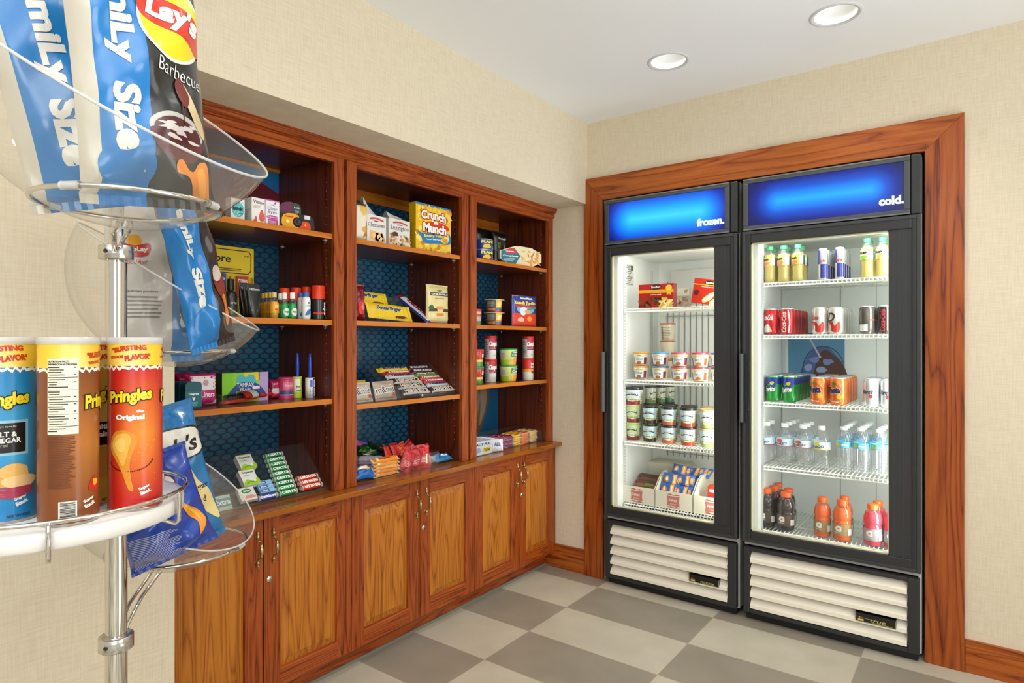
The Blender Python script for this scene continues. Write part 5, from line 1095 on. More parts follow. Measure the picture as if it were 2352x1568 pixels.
# second shelf
L_, w_, h_ = at(800, 836, XA - .02, zB, 656)
def pt(b, S, w, h): b.poly(S, blob(w * .15, h * .4, w * .25, h * .2, 2), '#d9303a', .001, .01); b.poly(S, blob(w * .2, h * .42, w * .12, h * .1, 5), '#f08a7a', .0014, .01)
bag('candy_bag', w_, h_, .022, '#7a1420', pt, 'dark red candy bag half hidden by the oak stile on the second shelf', 'candy bag', L_, gus=3)
t = thing('lean_stand', 'clear acrylic stand propping up the large chocolate bars', 'display stand', (0, 0, 0)); b = MB()
ys0, ys1 = -1.30, -1.02
for P in ([(-.275, ys0, zB), (-.275, ys1, zB), (-.375, ys1, zB + .115), (-.375, ys0, zB + .115)], [(-.40, ys0, zB), (-.40, ys1, zB), (-.376, ys1, zB + .115), (-.376, ys0, zB + .115)]): b.add([V(p) + V((o_, 0, 0)) for o_ in (0, -.002) for p in P], [(3, 2, 1, 0), (4, 5, 6, 7), (0, 1, 5, 4), (1, 2, 6, 5), (2, 3, 7, 6), (3, 0, 4, 7)], mat='acrylicbin')
b.build('acrylic_sheet', t)
def bigbar(y, X, z, w, h, col, txt, tc, oc, lab, rx, ry=0, paint=None, endc=None):
    def pt(b, S, w_, h_):
        if paint: paint(b, S, w_, h_)
        b.text(S, txt, -w_ * .02, h_ * .66, w_ * .62, h_ * .34, tc, .0016, .05, L=.02, mat='foilsmall', outline=oc, ow=.05, shear=.15)
    o = barmesh(w, h, .007, col, pt, endcol=endc).build('chocolate_bar'); tag(o, lab, 'chocolate bar', 'large chocolate bars on the second shelf'); o.location = (X, y, z); o.rotation_euler = (M.Rotation(R90, 3, 'Z') @ M.Rotation(rx, 3, 'X') @ M.Rotation(ry, 3, 'Y')).to_euler(); return o
def bf(b, S, w, h): b.poly(S, blob(w * .25, h * .2, w * .14, h * .09, 3), '#7a3c14', .001, .02); b.rect(S, w * .1, h * .1, w * .32, h * .2, '#4a230d', .0012, .02, 'foilsmall')
bigbar(-1.215, -.345, zB + .070, .190, .066, '#f0c818', 'Butterfinger', '#16386f', '#f7f2dc', 'upper yellow chocolate bar reading Butterfinger', -.42, .06, bf)
bigbar(-1.145, -.285, zB + .010, .215, .072, '#f2cb1a', 'Butterfinger', '#16386f', '#f7f2dc', 'lower yellow chocolate bar reading Butterfinger, at the front', -.42, .06, bf)
def cr(b, S, w, h): b.rect(S, -w * .46, h * .15, w * .46, h * .85, '#f0eeee', .0006, .02, 'foilsmall')
o = bigbar(0, 0, 0, .190, .058, '#22307a', 'CRUNCH', '#c3262c', '#22307a', 'blue and white chocolate bar reading CRUNCH sloping down beside the yellow ones', 0, 0, cr, '#b3262c')
P0, P1 = V((-.392, yat(925, -.392), zB + .112)), V((-.268, yat(985, -.268), zB + .012)); u_ = (P1 - P0).normalized(); v_ = (V((0, 1, 0)) - u_ * u_.y).normalized(); n_ = v_.cross(u_)
o.matrix_world = M(((u_.x, n_.x, v_.x, 0), (u_.y, n_.y, v_.y, 0), (u_.z, n_.z, v_.z, 0), (0, 0, 0, 1))); o.location = (P0 + P1) / 2 - v_ * .029
L_, w_, h_ = at(978, 1028, XA - .005, zB, 657)
def pt(b, S, w, h):
    b.rect(S, -w * .42, h * .73, w * .42, h * .82, '#27334f', .0008, .01, 'foil'); b.text(S, 'GHIRARDELLI', 0, h * .775, w * .76, h * .045, '#f2ead0', .0013, .03, L=.01); b.poly(S, blob(0, h * .87, w * .12, h * .02, 2), '#8d7a45', .0009, .01); b.text(S, 'SQUARES', 0, h * .66, w * .5, h * .03, '#7a6a3a', .0012, .01, L=.01)
    for x_, y_, c_ in ((-.3, .36, '#54321d'), (.3, .36, '#54321d'), (0, .24, '#d98a3c'), (0, .42, '#e39b4a')): b.poly(S, [(x_ * w - w * .17, y_ * h - h * .05), (x_ * w + w * .17, y_ * h - h * .04), (x_ * w + w * .15, y_ * h + h * .035), (x_ * w - w * .15, y_ * h + h * .03)], c_, .001 + abs(y_) * .0008, .01)
    b.poly(S, blob(-w * .38, h * .42, w * .08, h * .07, 3), '#2e6a3a', .0013, .01); b.text(S, 'SQUARES', 0, h * .08, w * .6, h * .05, '#efe2b6', .0012, .02, L=.01)
bag('chocolate_bag', w_, h_, .020, '#e3d393', pt, 'pale gold bag of chocolate squares standing on the second shelf', 'candy bag', L_, gus=4, crimp=.03, wr=.0015)
# third shelf: sloped rack of bars, and the m&m tray
DX0, DX1 = -.262, -.43; DH = .135
ramp_display('sloped_display', -1.165, -.775, DX0, DX1, zC, DH, 'clear acrylic sloped display full of chocolate bars on the third shelf', lip=.014)
def sbar(y, s_, w, h, col, txt, tc, lab, grp, oc=None, th=.008, stripe=None):
    p, a_ = onramp(y, s_, DX0, DX1, DH, zC)
    def pt(b, S, w_, h_):
        if stripe: b.rect(S, -w_ * .5, h_ * .1, w_ * .5, h_ * .34, stripe, .0006, .01, 'foilsmall')
        b.text(S, txt, 0, h_ * .58, w_ * .84, h_ * .52, tc, .0014, .05, L=.012, mat='foilsmall', outline=oc, ow=.06)
    o = barmesh(w, h, th, col, pt, seed=int(s_ * 1000)).build('candy_bar'); tag(o, lab, 'candy bar', grp); o.location = p; o.rotation_euler = (-(R90 - a_) + .12, 0, R90); return o
HB = '#3a241a'
for i, lb in enumerate(('at the front lip, left', 'second from the lip, left', 'third from the lip, left')): sbar(-1.010 + .001 * i, .006 + i * .036, .165, .040, HB, "HERSHEY'S", '#d9cdb4', "brown chocolate bar reading HERSHEY'S " + lb, 'brown chocolate bars on the slope', stripe='#b9b2b4')
sbar(-.842, .006, .150, .040, HB, "HERSHEY'S", '#d9cdb4', "brown chocolate bar reading HERSHEY'S at the lower right of the slope", 'brown chocolate bars on the slope', stripe='#b9b2b4')
sbar(-1.020, .118, .150, .024, '#c6ccd4', '3 MUSKETEERS', '#7a2430', 'silver wrapped candy bar above the brown bars on the left', 'small candy bars on the slope', th=.011)
sbar(-1.022, .142, .150, .022, '#a62a35', '3 Musketeers', '#f0ece6', 'red candy bar below the yellow one at the top left', 'small candy bars on the slope', th=.011)
sbar(-1.030, .166, .165, .026, '#efc31a', 'Butterfinger', '#15377a', 'yellow candy bar at the very top left of the slope', 'small candy bars on the slope', '#f5f0d8', th=.011)
for i, (c_, tx, tc, lb) in enumerate((('#b9c3cc', '3 Musketeers', '#2f3a5a', 'silver candy bar at the right, just above the brown one'), ('#b4303a', '3 Musketeers', '#f3eee8', 'red and silver candy bar in the right column, second from below'), ('#c9402c', '3 Musketeers', '#f3eee8', 'red candy bar in the middle of the right column'), ('#5f8a30', 'Milky Way', '#f0f2e0', 'green candy bar in the right column'), ('#4a2418', 'SNICKERS', '#e9e6f0', 'brown and blue candy bar second from the top right'), ('#4a2418', 'SNICKERS', '#e9e6f0', 'brown and blue candy bar at the top right of the slope'))):
    sbar(-.848 - .006 * i, .049 + i * .0235, .135, .024, c_, tx, tc, lb, 'small candy bars on the slope', '#24356f' if tx == 'SNICKERS' else None, th=.011)
def bin_(name, x0, x1, y0, y1, z0, h, lab, back=None, div=()):
    t = thing(name, lab, 'clear bin', (0, 0, 0)); b = MB(); T = .0022; hb = back or h
    b.box(x0, x1, y0, y1, z0 + .0003, z0 + T, mat='acrylicbin'); b.box(x1 - T, x1, y0, y1, z0 + T, z0 + h, mat='acrylicbin'); b.box(x0, x0 + T, y0, y1, z0 + T, z0 + hb, mat='acrylicbin')
    for y in [y0, y1 - T] + list(div): b.prism([(x0 + T, z0 + T), (x1 - T, z0 + T), (x1 - T, z0 + h), (x0 + T, z0 + hb)], 0, T, lambda u, v, q, y=y: (u, y + q, v), mat='acrylicbin')
    b.build('acrylic_box', t)
    # bright polished rim
    return t
bin_('candy_tray', -.40, -.262, -1.385, -1.095, zC, .058, 'clear acrylic tray holding the brown and white candy packs', .07)
def mm(b, S, w, h):
    b.text(S, "m&m's", -w * .02, h * .55, w * .9, h * .5, '#f3f1ec', .0018, .04, L=.015, mat='foilsmall', outline='#efece6', ow=.03, rot=.06); b.text(S, "m&m's", -w * .02, h * .55, w * .84, h * .40, '#4a2a1a', .0024, .0, L=.015, mat='foilsmall', rot=.06)
    b.poly(S, blob(w * .36, h * .22, w * .07, h * .13, 3), '#d03020', .002, .01, 'foilsmall'); b.poly(S, blob(w * .12, h * .16, w * .06, h * .08, 4), '#f0b62a', .002, .01, 'foilsmall')
for i, (yy, lb) in enumerate(((-1.305, 'left one'), (-1.175, 'right one'))):
    o = bagmesh(.118, .072, .009, '#b7a190' if i else '#c8b8a8', mm, seed=i, mat='foilsmall', wr=.001, crimp=.06).build('candy_pack'); tag(o, "brown and white candy pack reading m&m's, the " + lb + ' in the clear tray', 'candy pack', 'candy packs in the clear tray'); o.location = (-.285, yy, zC + .006); o.rotation_euler = (-.30, 0, R90)
for i in range(2):
    o = bagmesh(.10, .07, .009, '#e9b21a', None, seed=i + 5, mat='foilsmall', wr=.001).build('candy_pack'); tag(o, 'yellow candy pack behind the brown and white ones, ' + ('on the left' if i == 0 else 'lying lower on the right'), 'candy pack', 'yellow candy packs in the clear tray'); o.location = (-.335 - .02 * i, -1.325 + .075 * i, zC + .022 - .008 * i); o.rotation_euler = (-.35, 0, R90 + .1)
# worktop of bay 2
B2X0, B2X1, B2Y0, B2Y1 = -.42, -.240, -1.270, -.905
bin_('candy_bin', B2X0, B2X1, B2Y0, B2Y1, ZT, .066, 'clear acrylic bin on the worktop holding orange bars and red bags', .078)
def fb(x, y, z, w, h, T, col, rot, lab, cat, name, grp, paint=None, seed=0, **k):
    o = bagmesh(w, h, T, col, paint, seed=seed, mat='foilsmall', nu=14, nv=14, **k).build(name); tag(o, lab, cat, grp); o.location = (x, y, z); o.rotation_euler = rot; return o
# orange bars stacked five high at the bin's near end, grey-ended ones behind
for i in range(5):
    def pt(b, S, w, h): b.text(S, 'Zagnut', w * -.05, h * .5, w * .5, h * .4, '#b8321a', .0012, .04, L=.01, mat='foilsmall'); b.rect(S, -w * .44, h * .1, -w * .34, h * .9, '#f6d9a0', .0008, .01, 'foilsmall')
    o = barmesh(.118, .026, .010, ('#f09a2c', '#ee8c22', '#f3a63c')[i % 3], pt, seed=i, endcol='#f5c98c', backcol='#e58c28').build('candy_bar'); tag(o, 'orange candy bar in the stack of five at the left end of the bin, ' + ('bottom', 'second', 'middle', 'fourth', 'top')[i], 'candy bar', 'stacked orange candy bars'); o.location = (-.262, -1.192 + .004 * (i % 2), ZT + .004 + .0142 * i); o.rotation_euler = (M.Rotation(R90 - .03 * (i % 3), 3, 'Z') @ M.Rotation(-1.0, 3, 'X')).to_euler()
for i in range(5):
    o = barmesh(.10, .030, .010, ('#9b92a8', '#b0a6b4', '#8f8a9c')[i % 3], None, seed=i, endcol='#c9c3cc').build('candy_bar'); tag(o, 'grey wrapped candy bar seen end on beside the orange stack, ' + ('bottom', 'second', 'middle', 'fourth', 'top')[i], 'candy bar', 'stacked grey candy bars'); o.location = (-.335, -1.222, ZT + .004 + .0142 * i); o.rotation_euler = (-1.2, 0, R90 - .9)
for i in range(4):
    def pt(b, S, w, h): b.poly(S, blob(0, h * .5, w * .3, h * .2, 3), '#3f8f2a', .001, .01, 'foilsmall'); b.lines(S, -w * .3, h * .1, w * .3, h * .3, 3, '#cfd6c0', .001, L=.01)
    fb(-.385 + .012 * (i % 2), -1.235 + .045 * i, ZT + .060 + .006 * i, .10, .075, .010, ('#24401f', '#1c2a1c', '#2c5a24', '#222b26')[i], (-1.15, .1 * i, R90 - .2 + .2 * i), 'dark green candy pack heaped behind the orange bars, ' + ('nearest the stile', 'second from the stile', 'third from the stile', 'fourth from the stile')[i], 'candy pack', 'candy_pack', 'dark green candy packs', pt, i)
for i in range(3):
    def pt(b, S, w, h): b.text(S, 'Fruit', 0, h * .55, w * .6, h * .16, '#e8d9f4', .0012, .03, L=.01, mat='foilsmall'); b.text(S, 'Snacks', 0, h * .38, w * .66, h * .12, '#e8d9f4', .0012, .03, L=.01, mat='foilsmall'); b.rect(S, -w * .5, h * .84, w * .5, h, '#c95cb0', .001, .01, 'foilsmall')
    fb(-.40 - .014 * i, -1.325 + .062 * i, ZT + .002, .085, .150 - .012 * i, .013, ('#6a3596', '#582a84', '#8a4ab0')[i], (-.22, .28 * (i - .8), R90 + .12 * (i - 1)), 'purple fruit snack bag standing behind the bin, ' + ('nearest the stile', 'middle of three', 'farthest of three')[i], 'snack bag', 'snack_bag', 'purple snack bags', pt, i)
for i in range(6):
    def pt(b, S, w, h): b.rect(S, -w * .18, h * .25, w * .16, h * .55, '#efe8e4', .001, .01, 'foilsmall') if i % 2 else b.lines(S, -w * .3, h * .2, w * .3, h * .5, 4, '#f0b8a8', .001, L=.01)
    fb(-.275 - .02 * (i % 2), -1.085 + .030 * i, ZT + .004, .062, .088, .010, ('#c8202a', '#d7282c', '#b91a26')[i % 3], (-.25, .55 - .12 * i, R90 - .35), 'red candy bag standing upright in the bin, ' + ('first from the orange bars', 'second from the orange bars', 'third from the orange bars', 'fourth from the orange bars', 'fifth from the orange bars', 'last, at the far end')[i], 'candy bag', 'candy_bag', 'red candy bags in the bin', pt, i)
for i in range(4):
    fb(-.345, -1.10 + .05 * i, ZT + .045 + .004 * (i % 2), .07, .065, .010, ('#d4361f', '#c22426', '#e0552a', '#b81e28')[i], (-.5, .4 - .3 * i, R90 + .3), 'red candy bag in the back row of the bin, ' + ('first', 'second', 'third', 'last')[i] + ' from the near end', 'candy bag', 'candy_bag', 'red candy bags at the back of the bin', None, i + 9)
fb(-.252, -1.312, ZT + .016, .090, .060, .019, '#1668b8', (-.95, 0, R90 - .25), 'bright blue crumpled cookie pack beside the stile', 'cookie pack', 'cookie_pack', None, lambda b, S, w, h: (b.poly(S, blob(0, h * .62, w * .28, h * .2, 3), '#f0a02c', .0012, .008, 'foilsmall'), b.poly(S, blob(0, h * .62, w * .2, h * .12, 7), '#e9eef4', .0018, .008, 'foilsmall')), 3)
fb(-.262, -.842, ZT + .013, .118, .048, .013, '#1a78b2', (-1.15, 0, R90 + .05), 'blue cookie pack reading Oreo lying right of the clear bin', 'cookie pack', 'cookie_pack', None, lambda b, S, w, h: (b.text(S, 'Oreo', w * .1, h * .45, w * .36, h * .3, '#f2f6f8', .0016, .06, L=.008, mat='foilsmall'), b.rect(S, -w * .4, h * .3, -w * .15, h * .36, '#20303c', .001, .008, 'foilsmall')), 4)

# ================================================================== bay 3: canned and cup foods
zA, zB, zC = SH[2]
def cyl(name, x1, x2, X, z, yt, col, paint, lab, cat, grp, lidc='#d8d8dc', lidm='alu', segcols=None, taper=1.0, zoff=0.0, h=None, lidt=.004, lname='lid', turn=0.0, bodymat='gloss'):
    L_, w_, hh = atr(x1, x2, X, z, yt); h = h or hh; r1 = w_ / 2; r0 = r1 * taper; t = thing(name, lab, cat, (L_[0], L_[1], z + zoff + .0004), R90 - .55 + turn, grp); b = MB()
    b.lathe([(r0 * .94, 0), (r0, .0015), (r1 * .985, h - lidt)], 32, col, bodymat, cap0=True, cap1=True)
    if paint: paint(b, Stub(r0, r1 * .985, h - lidt), 2 * r1, h - lidt)
    b.build('container', t); b = MB(); lidmesh(b, r1, h, lidt, lidc, lidm); b.build(lname, t); return t
def plant(c3, cc):
    def f(b, S, w, h):
        b.text(S, 'PLANTERS', w * .35, h * .78, w * 1.15, h * .30, '#f2dc2a', .0012, .07, L=.006, mat='gloss'); b.poly(S, blob(w * .08, h * .32, w * .2, h * .24, 3), '#f0c01e', .0008, .008, 'gloss'); b.rect(S, w * .34, h * .06, w * .78, h * .52, c3, .0008, .006, 'gloss'); b.poly(S, blob(w * .62, h * .16, w * .12, h * .12, 4), '#e6c59a', .0014, .006, 'gloss'); b.rect(S, -w * 1.4, 0.001, w * 1.4, h * .04, '#cfd4dc', .0008, .008, 'alu')
    return f
Lz = SH[2][0]
_, w_, h_ = at(1084, 1132, XA - .02, Lz, 568)
hh = zatX(1120, 568, XA - .02 - .03) - Lz
cyl('nut_can', 1084, 1132, XA - .015, Lz, 568, '#1c3a8c', plant('#8a4aa0', 0), 'lower blue nut can in the stack of two on the top shelf', 'can', 'blue nut cans', h=.052)
cyl('nut_can', 1084, 1132, XA - .015, Lz, 568, '#1c3a8c', plant('#3f92cc', 0), 'upper blue nut can in the stack of two on the top shelf', 'can', 'blue nut cans', h=.052, zoff=.0525)
L_, w_, h_ = at(1131, 1160, -.36, Lz, 534)
def pt(b, S, w, h):
    b.text(S, 'PISTACHIOS', -w * .22, h * .42, h * .52, w * .18, '#6f8f3a', .0012, .03, rot=R90, L=.01); b.poly(S, smoothpoly([(w * .10, h * .1), (w * .04, h * .35), (w * .14, h * .55), (w * .3, h * .7), (w * .22, h * .4)]), '#a89068', .0010, .01); b.text(S, 'Wonderful', 0, h * .80, w * .6, h * .06, '#cfd4cc', .0012, .02, L=.01); b.poly(S, blob(w * .3, h * .82, w * .06, h * .03, 2), '#9fae4a', .001, .01); b.rect(S, -w * .45, 0.004, w * .1, h * .08, '#2f62b0', .001, .01)
bag('nut_bag', w_, h_, .022, '#15170f', pt, 'black nut bag reading PISTACHIOS behind the blue cans', 'snack bag', L_, gus=4, crimp=.03, wr=.001)
L_, w_, h_ = at(1092, 1130, -.42, Lz, 528)
bag('nut_bag', w_, h_, .022, '#12160f', None, 'second black nut bag farther back behind the blue cans', 'snack bag', L_, gus=4, crimp=.03, wr=.001)
L_, w_, h_ = at(1167, 1231.5, XA, Lz, 566)
b = MB(); S = Sfront(.018); oc = [(-w_ * .5, h_ * .72), (-w_ * .5, h_ * .3), (-w_ * .3, h_ * .06), (w_ * .1, h_ * .0), (w_ * .3, h_ * .02), (w_ * .5, h_ * .25), (w_ * .5, h_ * .68), (w_ * .26, h_ * .95), (0, h_), (-w_ * .14, h_)]
t = thing('meal_tray', 'octagonal microwave meal tray with a pasta picture on its sleeve', 'meal tray', (L_[0] - .02, L_[1], L_[2]), R90 - .40); b.prism(oc, -.022, -.003, S, '#efe9d8', 'gloss'); b.build('tray', t)
b = MB(); b.prism(oc, -.003, 0, S, '#f0e3bd', 'gloss'); b.poly(S, [(-w_ * .48, h_ * .7), (-w_ * .48, h_ * .3), (-w_ * .3, h_ * .08), (-w_ * .14, h_ * .08), (-w_ * .02, h_ * .5), (-w_ * .16, h_ * .88), (-w_ * .2, h_ * .9)], '#1f7a8c', .0005); b.poly(S, [(-w_ * .36, h_ * .8), (-w_ * .2, h_ * .9), (-w_ * .14, h_ * .78), (-w_ * .1, h_ * .6), (-w_ * .36, h_ * .6)], '#cf3a34', .0008)
b.text(S, 'Compleats', -w_ * .26, h_ * .47, w_ * .36, h_ * .1, '#f4f6f4', .0012, .05); b.lines(S, -w_ * .42, h_ * .2, -w_ * .14, h_ * .38, 4, '#d4e6e6', .001); b.text(S, 'HORMEL', -w_ * .27, h_ * .7, w_ * .2, h_ * .07, '#f6ecec', .0014, .05)
R = random.Random(2)
for i in range(34):
    x_, y_ = w_ * R.uniform(.02, .44), h_ * R.uniform(.14, .78)
    b.poly(S, blob(x_, y_, w_ * .06, h_ * .045, i, .35, 9, rot=R.uniform(0, 3)), R.choice(['#f0b95a', '#e8a040', '#f6d48c', '#d98a2c', '#f9e2b0']), .0009 + i * .00003)
b.build('sleeve', t, 'printed sleeve with pasta picture')
# second shelf
cyl('soup_cup', 1082, 1106, -.29, SH[2][1], 710, '#d9b8a0', lambda b, S, w, h: (b.rect(S, -w, 0, w, h * .3, '#5f8a3a', .0006, .008, 'gloss'), b.rect(S, -w, h * .62, w, h * .8, '#c8402c', .0006, .008, 'gloss')), 'small cup with a red lid half hidden by the oak stile', 'cup', None, '#d8352c', 'plastic', lidt=.012, taper=.9)
def noodle(zo, lab):
    L_, w_, h_ = atr(1114, 1154, XA - .01, SH[2][1], 717.5); h_ = zatX(1134, 717.5, XA - .01) - SH[2][1]; r1 = w_ / 2
    t = thing('noodle_bowl', lab, 'noodle bowl', (L_[0], L_[1], SH[2][1] + zo + .0005), R90 - .5, 'noodle bowls in a stack'); b = MB(); r0 = r1 * .84; b.lathe([(r0 * .95, 0), (r0, .002), (r1, h_ - .003)], 32, '#d98a2c', 'gloss'); S = Stub(r0, r1, h_)
    b.rect(S, -r1 * 1.4, .002, -r1 * .1, h_ * .95, '#4a463e', .0006, .006, 'gloss'); b.lines(S, -r1 * 1.2, h_ * .4, -r1 * .2, h_ * .9, 6, '#a9a596', .001, L=.006); b.rect(S, -r1 * 1.2, h_ * .15, -r1 * .2, h_ * .32, '#d8702c', .001, .006, 'gloss')
    b.rect(S, -r1 * .1, .002, r1 * .75, h_ * .3, '#2b66b0', .0008, .006, 'gloss'); b.rect(S, -r1 * .1, h_ * .4, r1 * .75, h_ * .95, '#f0b82c', .0008, .006, 'gloss'); b.poly(S, blob(r1 * .3, h_ * .62, r1 * .3, h_ * .2, 2), '#f6e08c', .0012, .006, 'gloss'); b.rect(S, -r1 * .1, .002, r1 * .75, h_ * .14, '#c8402c', .0012, .006, 'gloss'); b.rect(S, r1 * .75, .002, r1 * 1.2, h_ * .95, '#7a3a24', .0008, .006, 'gloss'); b.build('bowl', t)
    b = MB(); q = r1 * 1.14; pts = [(q * math.cos(2 * PI * i / 24) * (1.12 if i in (0, 1, 23) else 1), q * math.sin(2 * PI * i / 24)) for i in range(24)]; b.prism(pts, h_ - .003, h_ - .0005, lambda u, v, qq: (u, v, qq), '#e2cf9c', 'paper'); b.build('paper_lid', t, 'cream paper lid with a pull tab')
    return h_
hn = noodle(0, 'lower noodle bowl in the stack of two'); noodle(hn, 'upper noodle bowl in the stack of two')
L_, w_, h_ = at(1175, 1230, XA, SH[2][1], 679)
def pt(b, S, w, h):
    b.rect(S, -w * .49, h * .02, w * .49, h * .42, '#e2402a', .0006, .012); b.poly(S, ellipse(0, h * .55, w * .36, h * .16, 20), '#7fb6d8', .0009, .012); b.poly(S, blob(-w * .1, h * .5, w * .14, h * .14, 2), '#dfe9ee', .0012, .012); b.poly(S, blob(w * .08, h * .48, w * .12, h * .07, 5), '#e8a86a', .0015, .012)
    b.text(S, 'StarKist', w * .04, h * .91, w * .5, h * .075, '#f4f6fa', .0014, .05, L=.012); b.rect(S, -w * .42, h * .62, w * .42, h * .68, '#c8352a', .0012, .012); b.text(S, 'Lunch To-Go', 0, h * .76, w * .84, h * .10, '#f2ea5a', .0018, .05, L=.012, outline='#d8452a', ow=.05); b.poly(S, ellipse(w * .16, h * .25, w * .1, h * .08), '#f4a02c', .0012, .012); b.poly(S, blob(-w * .2, h * .22, w * .12, h * .08, 3), '#f0c0a0', .0012, .012); b.poly(S, [(w * .05, h * .57), (w * .48, h * .66), (w * .48, h * .6), (w * .1, h * .53)], '#3aa08c', .0016, .012); b.poly(S, [(-w * .49, h * .98), (-w * .25, h * .98), (-w * .49, h * .84)], '#e8902c', .0014)
bag('tuna_pouch', w_, h_, .012, '#2a4a9c', pt, 'blue and red lunch pouch reading StarKist standing on the second shelf', 'pouch', L_, gus=5, crimp=0, wr=.0008)
# third shelf
zS = SH[2][2]
def camp(kind):
    def f(b, S, w, h):
        if kind == 'soup':
            b.rect(S, -w * 1.5, h * .48, w * 1.5, h, '#c4202a', .0005, .006, 'gloss'); b.rect(S, -w * 1.5, h * .42, w * 1.5, h * .47, '#2a3f86', .0006, .006, 'gloss'); b.rect(S, -w * 1.2, h * .06, -w * .3, h * .95, '#b9b2ae', .0008, .006, 'gloss'); b.lines(S, -w * 1.1, h * .1, -w * .35, h * .9, 10, '#6a6462', .0012, L=.006); b.text(S, "Campbell's", w * .22, h * .68, w * 1.1, h * .3, '#f8f4ee', .0012, .06, L=.006, shear=.2, mat='gloss'); b.lines(S, 0, h * .12, w * .6, h * .26, 3, '#c9b9a6', .001, L=.006)
        else:
            b.rect(S, -w * 1.5, h * .55, w * 1.5, h, '#d02a22', .0005, .006, 'gloss'); b.rect(S, -w * 1.5, h * .42, w * 1.5, h * .55, '#e8a52a', .0006, .006, 'gloss'); b.rect(S, 0, h * .62, w * .9, h * .84, '#f0e6da', .0008, .006, 'gloss'); b.text(S, "Campbell's", w * .4, h * .73, w * .8, h * .13, '#b02a24', .0013, .05, L=.006, mat='gloss'); b.text(S, 'SpaghettiOs', w * .4, h * .4, w * .7, h * .16, '#4a3020', .0013, .04, L=.006, mat='gloss')
    return f
hS = zatX(1126, 825, XA - .07) - zS
for px1, px2, Xx, kinds, nm in ((1112, 1141, -.325, ('soup', 'soup'), 'left'), (1199, 1226.5, -.262, ('o', 'soup'), 'right')):
    h1 = zatX((px1 + px2) / 2, 824 if nm == 'left' else 822.5, Xx - .02) - zS
    for k in (0, 1): cyl('soup_cup', px1, px2, Xx, zS, 824, '#efe6dc', camp(kinds[k]), ('upper' if k else 'lower') + ' red and white soup cup in the stack ' + ('left of the green-lidded bowls' if nm == 'left' else 'at the far end of the shelf'), 'cup', 'red and white soup cups', '#cf2a2a', 'plastic', h=h1, zoff=k * h1, lidt=.010, taper=.9, turn=.1)
cyl('soup_cup', 1083, 1097, -.38, zS, 780, '#efe6dc', camp('soup'), 'soup cup mostly hidden behind the oak stile', 'cup', None, '#cf2a2a', 'plastic', lidt=.010, taper=.9)
def choice(b, S, w, h): b.rect(S, -w * 1.4, h * .02, w * 1.4, h * .35, '#a9c22c', .0005, .008, 'gloss'); b.rect(S, w * .0, h * .55, w * .85, h * .92, '#1f7a42', .0009, .008, 'gloss'); b.text(S, 'Healthy', w * .34, h * .84, w * .55, h * .12, '#f4f6ea', .0014, .05, L=.008, mat='gloss'); b.text(S, 'Choice', w * .34, h * .68, w * .6, h * .16, '#f4f6ea', .0014, .05, L=.008, mat='gloss'); b.poly(S, smoothpoly([(-w * .1, h * .06), (w * .1, h * .4), (w * .5, h * .5), (w * .75, h * .1)]), '#e8a23a', .0009, .008, 'gloss'); b.rect(S, -w * .62, h * .45, -w * .3, h * .85, '#cfd2c4', .001, .008, 'gloss'); b.lines(S, -w * .6, h * .47, -w * .32, h * .83, 7, '#7d8274', .0013, .4, L=.01, ragged=0)
h1 = zatX(1167, 837.5, -.32) - zS
for k in (0, 1): cyl('soup_bowl', 1146.5, 1188.5, -.292, zS, 837, '#d8dc8a', choice, ('upper' if k else 'lower') + ' soup bowl with a green lid in the stack of two', 'soup bowl', 'green-lidded soup bowls', '#1f9a4e', 'plastic', h=h1, zoff=k * h1, lidt=.008, taper=.82)
def chef(b, S, w, h): b.rect(S, -w * 1.4, h * .0, w * 1.4, h * .3, '#5a8a3a', .0006, .008, 'gloss'); b.rect(S, -w * 1.4, h * .3, w * 1.4, h * .45, '#e8c84a', .0006, .008, 'gloss'); b.text(S, 'Chef', w * .5, h * .72, w * .5, h * .25, '#f6f2ec', .001, .05, L=.006, mat='gloss')
h1 = zatX(1100, 841, -.32) - zS
for k in (0, 1): cyl('soup_bowl', 1074, 1111.5, -.300, zS, 841, '#c8362c', chef, ('upper bowl with a red lid' if k else 'lower bowl with a green lid') + ' in the stack behind the oak stile', 'soup bowl', 'red soup bowls behind the stile', '#1f9a4e' if k == 0 else '#d8352c', 'plastic', h=h1, zoff=k * h1, lidt=.010, taper=.82)
# worktop of bay 3: two divided clear bins
bin_('snack_bin', -.44, -.243, -.668, -.445, ZT, .072, 'clear acrylic bin of white and blue snack packs on the worktop', .078)
for i in range(7):
    def pt(b, S, w, h):
        b.rect(S, -w * .46, h * .72, w * .46, h * .9, '#dfe4f0', .0006, mat='gloss'); b.text(S, 'FACT FUL', -w * .02, h * .76, w * .8, h * .18, '#2a3c86', .0010, .05, mat='gloss'); b.rect(S, 0, h * .16, w * .4, h * .5, '#f0c82a', .0008, mat='gloss'); b.text(S, 'Value', w * .2, h * .34, w * .3, None, '#5a4a1a', .0012, .03, mat='gloss'); b.poly(S, blob(-w * .25, h * .35, w * .15, h * .2, 3), '#8fb0dc', .0008, mat='gloss')
    carton('snack_pack', .150, .017, .066, '#e4e7ea', pt, 'white and blue snack pack standing in the bin, ' + ('at the front', 'second from the front', 'third from the front', 'fourth from the front', 'fifth from the front', 'sixth from the front', 'at the back')[i], 'snack pack', (-.250 - .022 * i, -.583, ZT + .003), R90, 'white and blue snack packs', side='#c9ccd6', mat='foilsmall')
